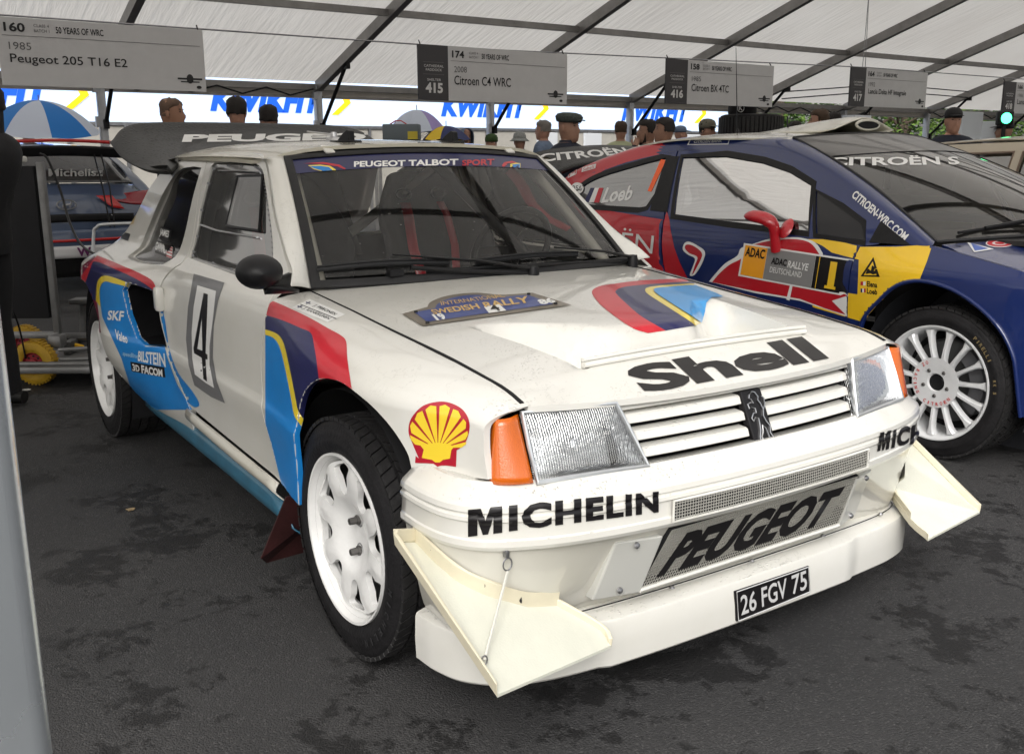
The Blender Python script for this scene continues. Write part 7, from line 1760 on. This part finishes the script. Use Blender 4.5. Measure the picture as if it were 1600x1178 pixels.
# ================================================================== LEFT BACKGROUND: blue hatchback seen from the rear
HX, HY = -8.2, .12
C4_ = empty('rally_car', (HX-2.0, HY, 0), 0, 'grey blue hatchback seen from behind with a red rear wing and black window', 'rally car')
HB_ = wet_paint('steel_blue_paint', (.075,.105,.18), .2); HRED = mat('hy_red', (.55,.02,.02), .35, coat=.6)
def hm(name, m, pts_rows, nu=12, nv=8, par=None, thick=.004, sm=40):
    b = MB(); b.patch([[(x+2.0, y, z) for x, y, z in r] for r in pts_rows], nu, nv); return b.build(name, m, par or C4_, sm, thick=thick)
Y = .88
body_h = hm('tailgate', HB_, [[(-.18,-.62,1.02),(-.10,0,1.03),(-.18,.62,1.02)],[(-.04,-.80,.88),(.06,0,.90),(-.04,.80,.88)],[(.02,-.86,.72),(.12,0,.73),(.02,.86,.72)],[(.03,-.88,.58),(.13,0,.58),(.03,.88,.58)]], 20, 16)
hm('rear_window', mat('dark_rear_glass', (.05,.05,.05), .12, coat=.8), [[(-.60,-.50,1.34),(-.54,0,1.36),(-.60,.50,1.34)],[(-.36,-.60,1.18),(-.28,0,1.19),(-.36,.60,1.18)],[(-.16,-.68,1.03),(-.08,0,1.04),(-.16,.68,1.03)]], 14, 8)
hm('roof', HB_, [[(-.62,-.56,1.35),(-.58,0,1.39),(-.62,.56,1.35)],[(-1.4,-.60,1.40),(-1.4,0,1.44),(-1.4,.60,1.40)],[(-2.3,-.58,1.34),(-2.3,0,1.38),(-2.3,.58,1.34)]], 12, 10)
for s in (1,-1):
    hm('rear_pillar', HB_, [[(-.62,s*.50,1.345),(-.66,s*.60,1.33)],[(-.34,s*.62,1.17),(-.42,s*.72,1.16)],[(-.17,s*.66,1.03),(-.20,s*.82,1.0)],[(-.04,s*.80,.88),(-.10,s*.88,.85)]], 6, 14)
    hm('body_side', HB_, [[(-.20,s*.80,1.0),(-2,s*.84,.98),(-4,s*.72,.9)],[(.0,s*.89,.7),(-2,s*.90,.65),(-4.1,s*.8,.6)],[(-.0,s*.88,.3),(-2,s*.86,.25),(-4.1,s*.78,.25)]], 14, 10)
    hm('side_window', mat('dark_rear_glass'), [[(-.70,s*.60,1.32),(-2.2,s*.58,1.34)],[(-.45,s*.80,1.0),(-2.8,s*.82,.99)]], 10, 5)
    lm = hm('tail_light', mat('tail_red', (.28,.01,.02), .15, coat=.9), [[(-.06,s*.42,.90),(-.05,s*.62,.935),(-.10,s*.86,.96)],[(.055,s*.44,.86),(.03,s*.62,.82),(-.02,s*.88,.80)]], 10, 5, thick=.01)
    hm('red_graphic', HRED, [[(.068,s*.27,.915),(.06,s*.42,.915)],[(.106,s*.40,.80),(.09,s*.52,.78)]], 4, 4)
hm('black_band', BLACKP, [[(.102,-.60,.74),(.132,0,.75),(.102,.60,.74)],[(.106,-.60,.665),(.137,0,.675),(.106,.60,.665)]], 14, 3)
hm('rear_bumper', HB_, [[(.05,-.88,.60),(.17,0,.60),(.05,.88,.60)],[(.07,-.89,.50),(.19,0,.50),(.07,.89,.50)],[(.07,-.88,.40),(.18,0,.40),(.07,.88,.40)]], 16, 8)
hm('red_line', HRED, [[(.085,-.87,.515),(.205,0,.515),(.085,.87,.515)],[(.085,-.87,.49),(.205,0,.49),(.085,.87,.49)]], 14, 2)
pn = hm('lower_panel', mat('hy_white', (.62,.62,.63), .4), [[(.08,-.85,.45),(.20,0,.45),(.08,.85,.45)],[(.08,-.85,.335),(.20,0,.335),(.08,.85,.335)]], 14, 3)
hm('diffuser', DARK, [[(.0,-.85,.33),(.15,0,.33),(.0,.85,.33)],[(-.1,-.85,.14),(.05,0,.14),(-.1,.85,.14)]], 10, 3)
b = MB(); b.lathe([(.055,0),(.062,.0),(.065,-.03),(.062,-.2)], Matrix.Translation((2.19,.22,.235)) @ Matrix.Rotation(R(90), 4, 'Y'), 20); b.build('exhaust', STEEL, C4_, 40)
b = MB(); b.lathe([(.0,-.02),(.055,-.02)], Matrix.Translation((2.19,.22,.235)) @ Matrix.Rotation(R(90), 4, 'Y'), 20); b.build('exhaust_mouth', DARK, C4_, None)
b = MB(); b.patch([[(1.65,-.74,1.40),(1.68,0,1.43),(1.65,.74,1.40)],[(2.0,-.76,1.395),(2.03,0,1.425),(2.0,.76,1.395)]], 12, 4); hw_ = b.build('rear_wing', HRED, C4_, 40, thick=.03)
b = MB(); b.patch([[(2.0,-.76,1.365),(2.03,0,1.395),(2.0,.76,1.365)],[(1.97,-.74,1.27),(2.0,0,1.30),(1.97,.74,1.27)]], 12, 4); b.build('wing_underside', BLACKP, hw_, 40, thick=.02)
b = MB(); b.tube([(2.145+.0,.085*math.cos(a)-.02,.838+.045*math.sin(a)) for a in [i*.2618 for i in range(24)]], .007, 6, closed=True)
b.tube([(2.145,-.055,.812),(2.147,-.038,.866)], .007, 6); b.tube([(2.145,.005,.812),(2.147,.028,.866)], .007, 6); b.tube([(2.146,-.045,.838),(2.146,.02,.842)], .007, 6); b.build('oval_badge', CHROME, C4_, 40)
flat_text('Michelisz', (1.84,-.10,1.10), (0,.50,0), (.035,0,.075), CW, C4_, bold=.02)
flat_text('i30', (2.118,.26,.685), (0,.15,0), (0,0,.05), CW, C4_, bold=.03)
flat_text('W', (2.215,.02,.35), (0,.13,0), (0,0,.085), mat('plum_ink', (.12,.02,.10), .5), C4_, bold=.04)
flat_text('VW', (2.19,-.45,.35), (0,.2,0), (0,0,.085), mat('plum_ink'), C4_, bold=.04)
for x in (-.65, -3.3):
    for s in (1,-1):
        b = MB(); b.lathe([(0,.06),(.2,.06),(.22,.10),(.30,.11),(.325,.08),(.325,-.08),(.3,-.11)], Matrix.Translation((x+2.0,s*.80,.325)) @ Matrix.Rotation(R(-90*s), 4, 'X'), 32); b.build('wheel', TYRE, C4_, 40)
for (y0, y1) in ((.30,.33), (.365,.37)):
    b = MB(); b.tube([(2.0,y0,1.32),(2.2,y0+.01,1.0),(2.28,y1,.62)], .008, 6); b.build('cable', BLACKP, C4_, 40)
# chrome rail of a parts rack in front of the hatchback's bumper
b = MB(); q1 = [CAM+ray(*p)*6.6 for p in ((145,480),(146,372),(151,356),(163,351),(215,349))]; b.tube(crom(q1, 16), .011, 8); b.tube([q1[0], Vector((q1[0].x, q1[0].y, 0))], .011, 8)
q2 = CAM+ray(215,349)*6.6; b.tube([q2, Vector((q2.x, q2.y, 0))], .011, 8); tag(b.build('tube_rail', ALU, None, 40), 'bent pale metal tube rail standing in front of the hatchback', 'rail')

# ---- trolley with a black panel and yellow wheels
T0 = CAM+ray(66,588)*5.75; T0.z = 0
tr = empty('panel_trolley', (T0.x, T0.y, 0), R(-34), 'tall black panel on a metal frame trolley with two yellow wheels', 'trolley')
FRM = mat('trolley_steel', (.20,.20,.20), .45, .6, noise=.2)
b = MB(); b.box((0,-.17,.80), (.05,.52,.86), bev=.006); b.build('black_panel', mat('panel_black', (.007,.007,.009), .75, noise=.2), tr, 30)
b = MB(); b.box((0,.12,.72), (.045,.035,1.06), bev=.005); b.box((0,-.45,.72), (.045,.035,1.06), bev=.005); b.box((0,-.165,.27), (.05,.60,.035), bev=.005); b.box((.02,.12,.24), (.10,.08,.08), bev=.02); b.build('panel_frame', FRM, tr, 30)
b = MB(); b.box((0,-.1,1.265), (.10,.26,.035), bev=.01); b.box((0,-.1,1.30), (.06,.16,.03), bev=.01); b.build('white_lid', mat('lid_white', (.60,.60,.56), .5), tr, 30)
b = MB(); b.lathe([(0,.09),(.012,.088),(.014,.05),(.024,.04),(.026,0)], Matrix.Translation((.0,-.06,1.315)), 14); b.build('blue_bottle', mat('bottle_blue', (.01,.10,.32), .35), tr, 40)
YW = mat('yellow_tyre', (.42,.25,.012), .6, noise=.2, bump=.3, bscale=60); RW = mat('red_hub', (.28,.02,.03), .5, noise=.2)
for k, (px, py, d) in enumerate(((55,555,5.62), (40,530,6.15))):
    c = CAM+ray(px, py)*d; c = tr.matrix_world.inverted() @ c if False else c
    w_ = empty('trolley_wheel', (0,0,0)); w_.parent = tr
    loc = Matrix.Rotation(R(34), 4, 'Z') @ (Vector((c.x, c.y, .128))-Vector((T0.x, T0.y, 0)))
    M = Matrix.Translation(loc) @ Matrix.Rotation(R(-8), 4, 'Z') @ Matrix.Rotation(R(90), 4, 'Y')
    b = MB(); b.lathe([(.062,.030),(.075,.040),(.100,.042),(.120,.030),(.126,.0),(.120,-.030),(.100,-.042),(.075,-.040),(.062,-.030)], M, 40)
    for q in range(36): b.box((.124,0,0), (.010,.011,.05), M @ Matrix.Rotation(R(10*q), 4, 'Z'))
    b.build('wheel_tyre', YW, w_, 40)
    b = MB(); b.lathe([(.064,.028),(.060,.034),(.052,.018),(.025,.016),(.024,.034),(.010,.036),(0,.036)], M, 32); b.build('wheel_hub', RW, w_, 30)
    b = MB(); b.lathe([(0,.040),(.012,.040),(.012,.03)], M, 6)
    for q in range(8): b.lathe([(0,.020),(.007,.020)], M @ Matrix.Rotation(R(45*q), 4, 'Z') @ Matrix.Translation((.040,0,0)), 8)
    b.build('axle_nut', BLACKP, w_, None)
b = MB(); b.box((-.05,.1,.10), (.5,.9,.04), bev=.01); b.tube([(.15,-.2,.128),(.15,.45,.128)], .015, 8); b.tube([(.1,.16,.20),(.1,.55,.22)], .012, 8); b.tube([(.1,.16,.145),(.1,.6,.15)], .012, 8); b.build('chassis', FRM, tr, 30)
for k, (px, py, d, s, m, nm, lab, cat) in enumerate([(103,470,6.0,(.10,.30,.16),mat('grey_machine', (.10,.10,.10), .5, .4, noise=.3),'floor_jack','grey metal floor jack standing behind the rear wheel of the white car','jack')]):
    q = CAM+ray(px, py)*d; t = empty(nm, (q.x,q.y,0), R(-30), lab, cat)
    b = MB(); b.box((0,.05,.09), (.55,.28,.05), bev=.01); b.box((0,.05,.16), (.4,.05,.08), bev=.01); b.tube([(-.1,.05,.15),(-.14,.05,.38)], .028, 10); b.box((-.14,.05,.40), (.13,.13,.03), bev=.008); b.tube([(.05,-.05,.20),(.05,.25,.20)], .03, 10); b.build('jack_frame', m, t, 30)
    for dx in (-.2,.2):
        for dy in (-.08,.18): MB().lathe([(0,.02),(.04,.02),(.045,0),(.04,-.02)], Matrix.Translation((dx,dy,.045)) @ Matrix.Rotation(R(90), 4, 'X'), 16).build('jack_wheel', BLACKP, t, 40)
    b = MB(); b.tube([(.10,-.12,.15),(.14,.0,.19),(.12,.12,.15)], .014, 8); b.build('yellow_strap', mat('strap_yellow', (.75,.42,.01), .5), t, 40)
    b = MB(); b.tube([(.12,.05,.07),(.12,.28,.075)], .035, 12); b.build('red_cylinder', mat('dull_red', (.20,.03,.02), .5), t, 40)
# cables looping over the panel to the car
cb_ = [CAM+ray(px, py)*d for px, py, d in ((62,240,5.6),(75,250,5.6),(95,300,5.6),(108,345,5.5),(125,380,5.3),(150,398,5.0),(175,400,4.7))]
b = MB(); b.tube(crom(cb_, 40), .007, 6); tag(b.build('power_cable', BLACKP, None, 40), 'thin black cable drooping from the black panel to the white car', 'cable')
cb_ = [CAM+ray(px, py)*d for px, py, d in ((10,470,5.4),(22,490,5.4),(32,520,5.5),(40,560,5.6))]
b = MB(); b.tube(crom(cb_, 20), .005, 6); tag(b.build('power_cable', BLACKP, None, 40), 'short black cable hanging beside the yellow trolley wheels', 'cable')
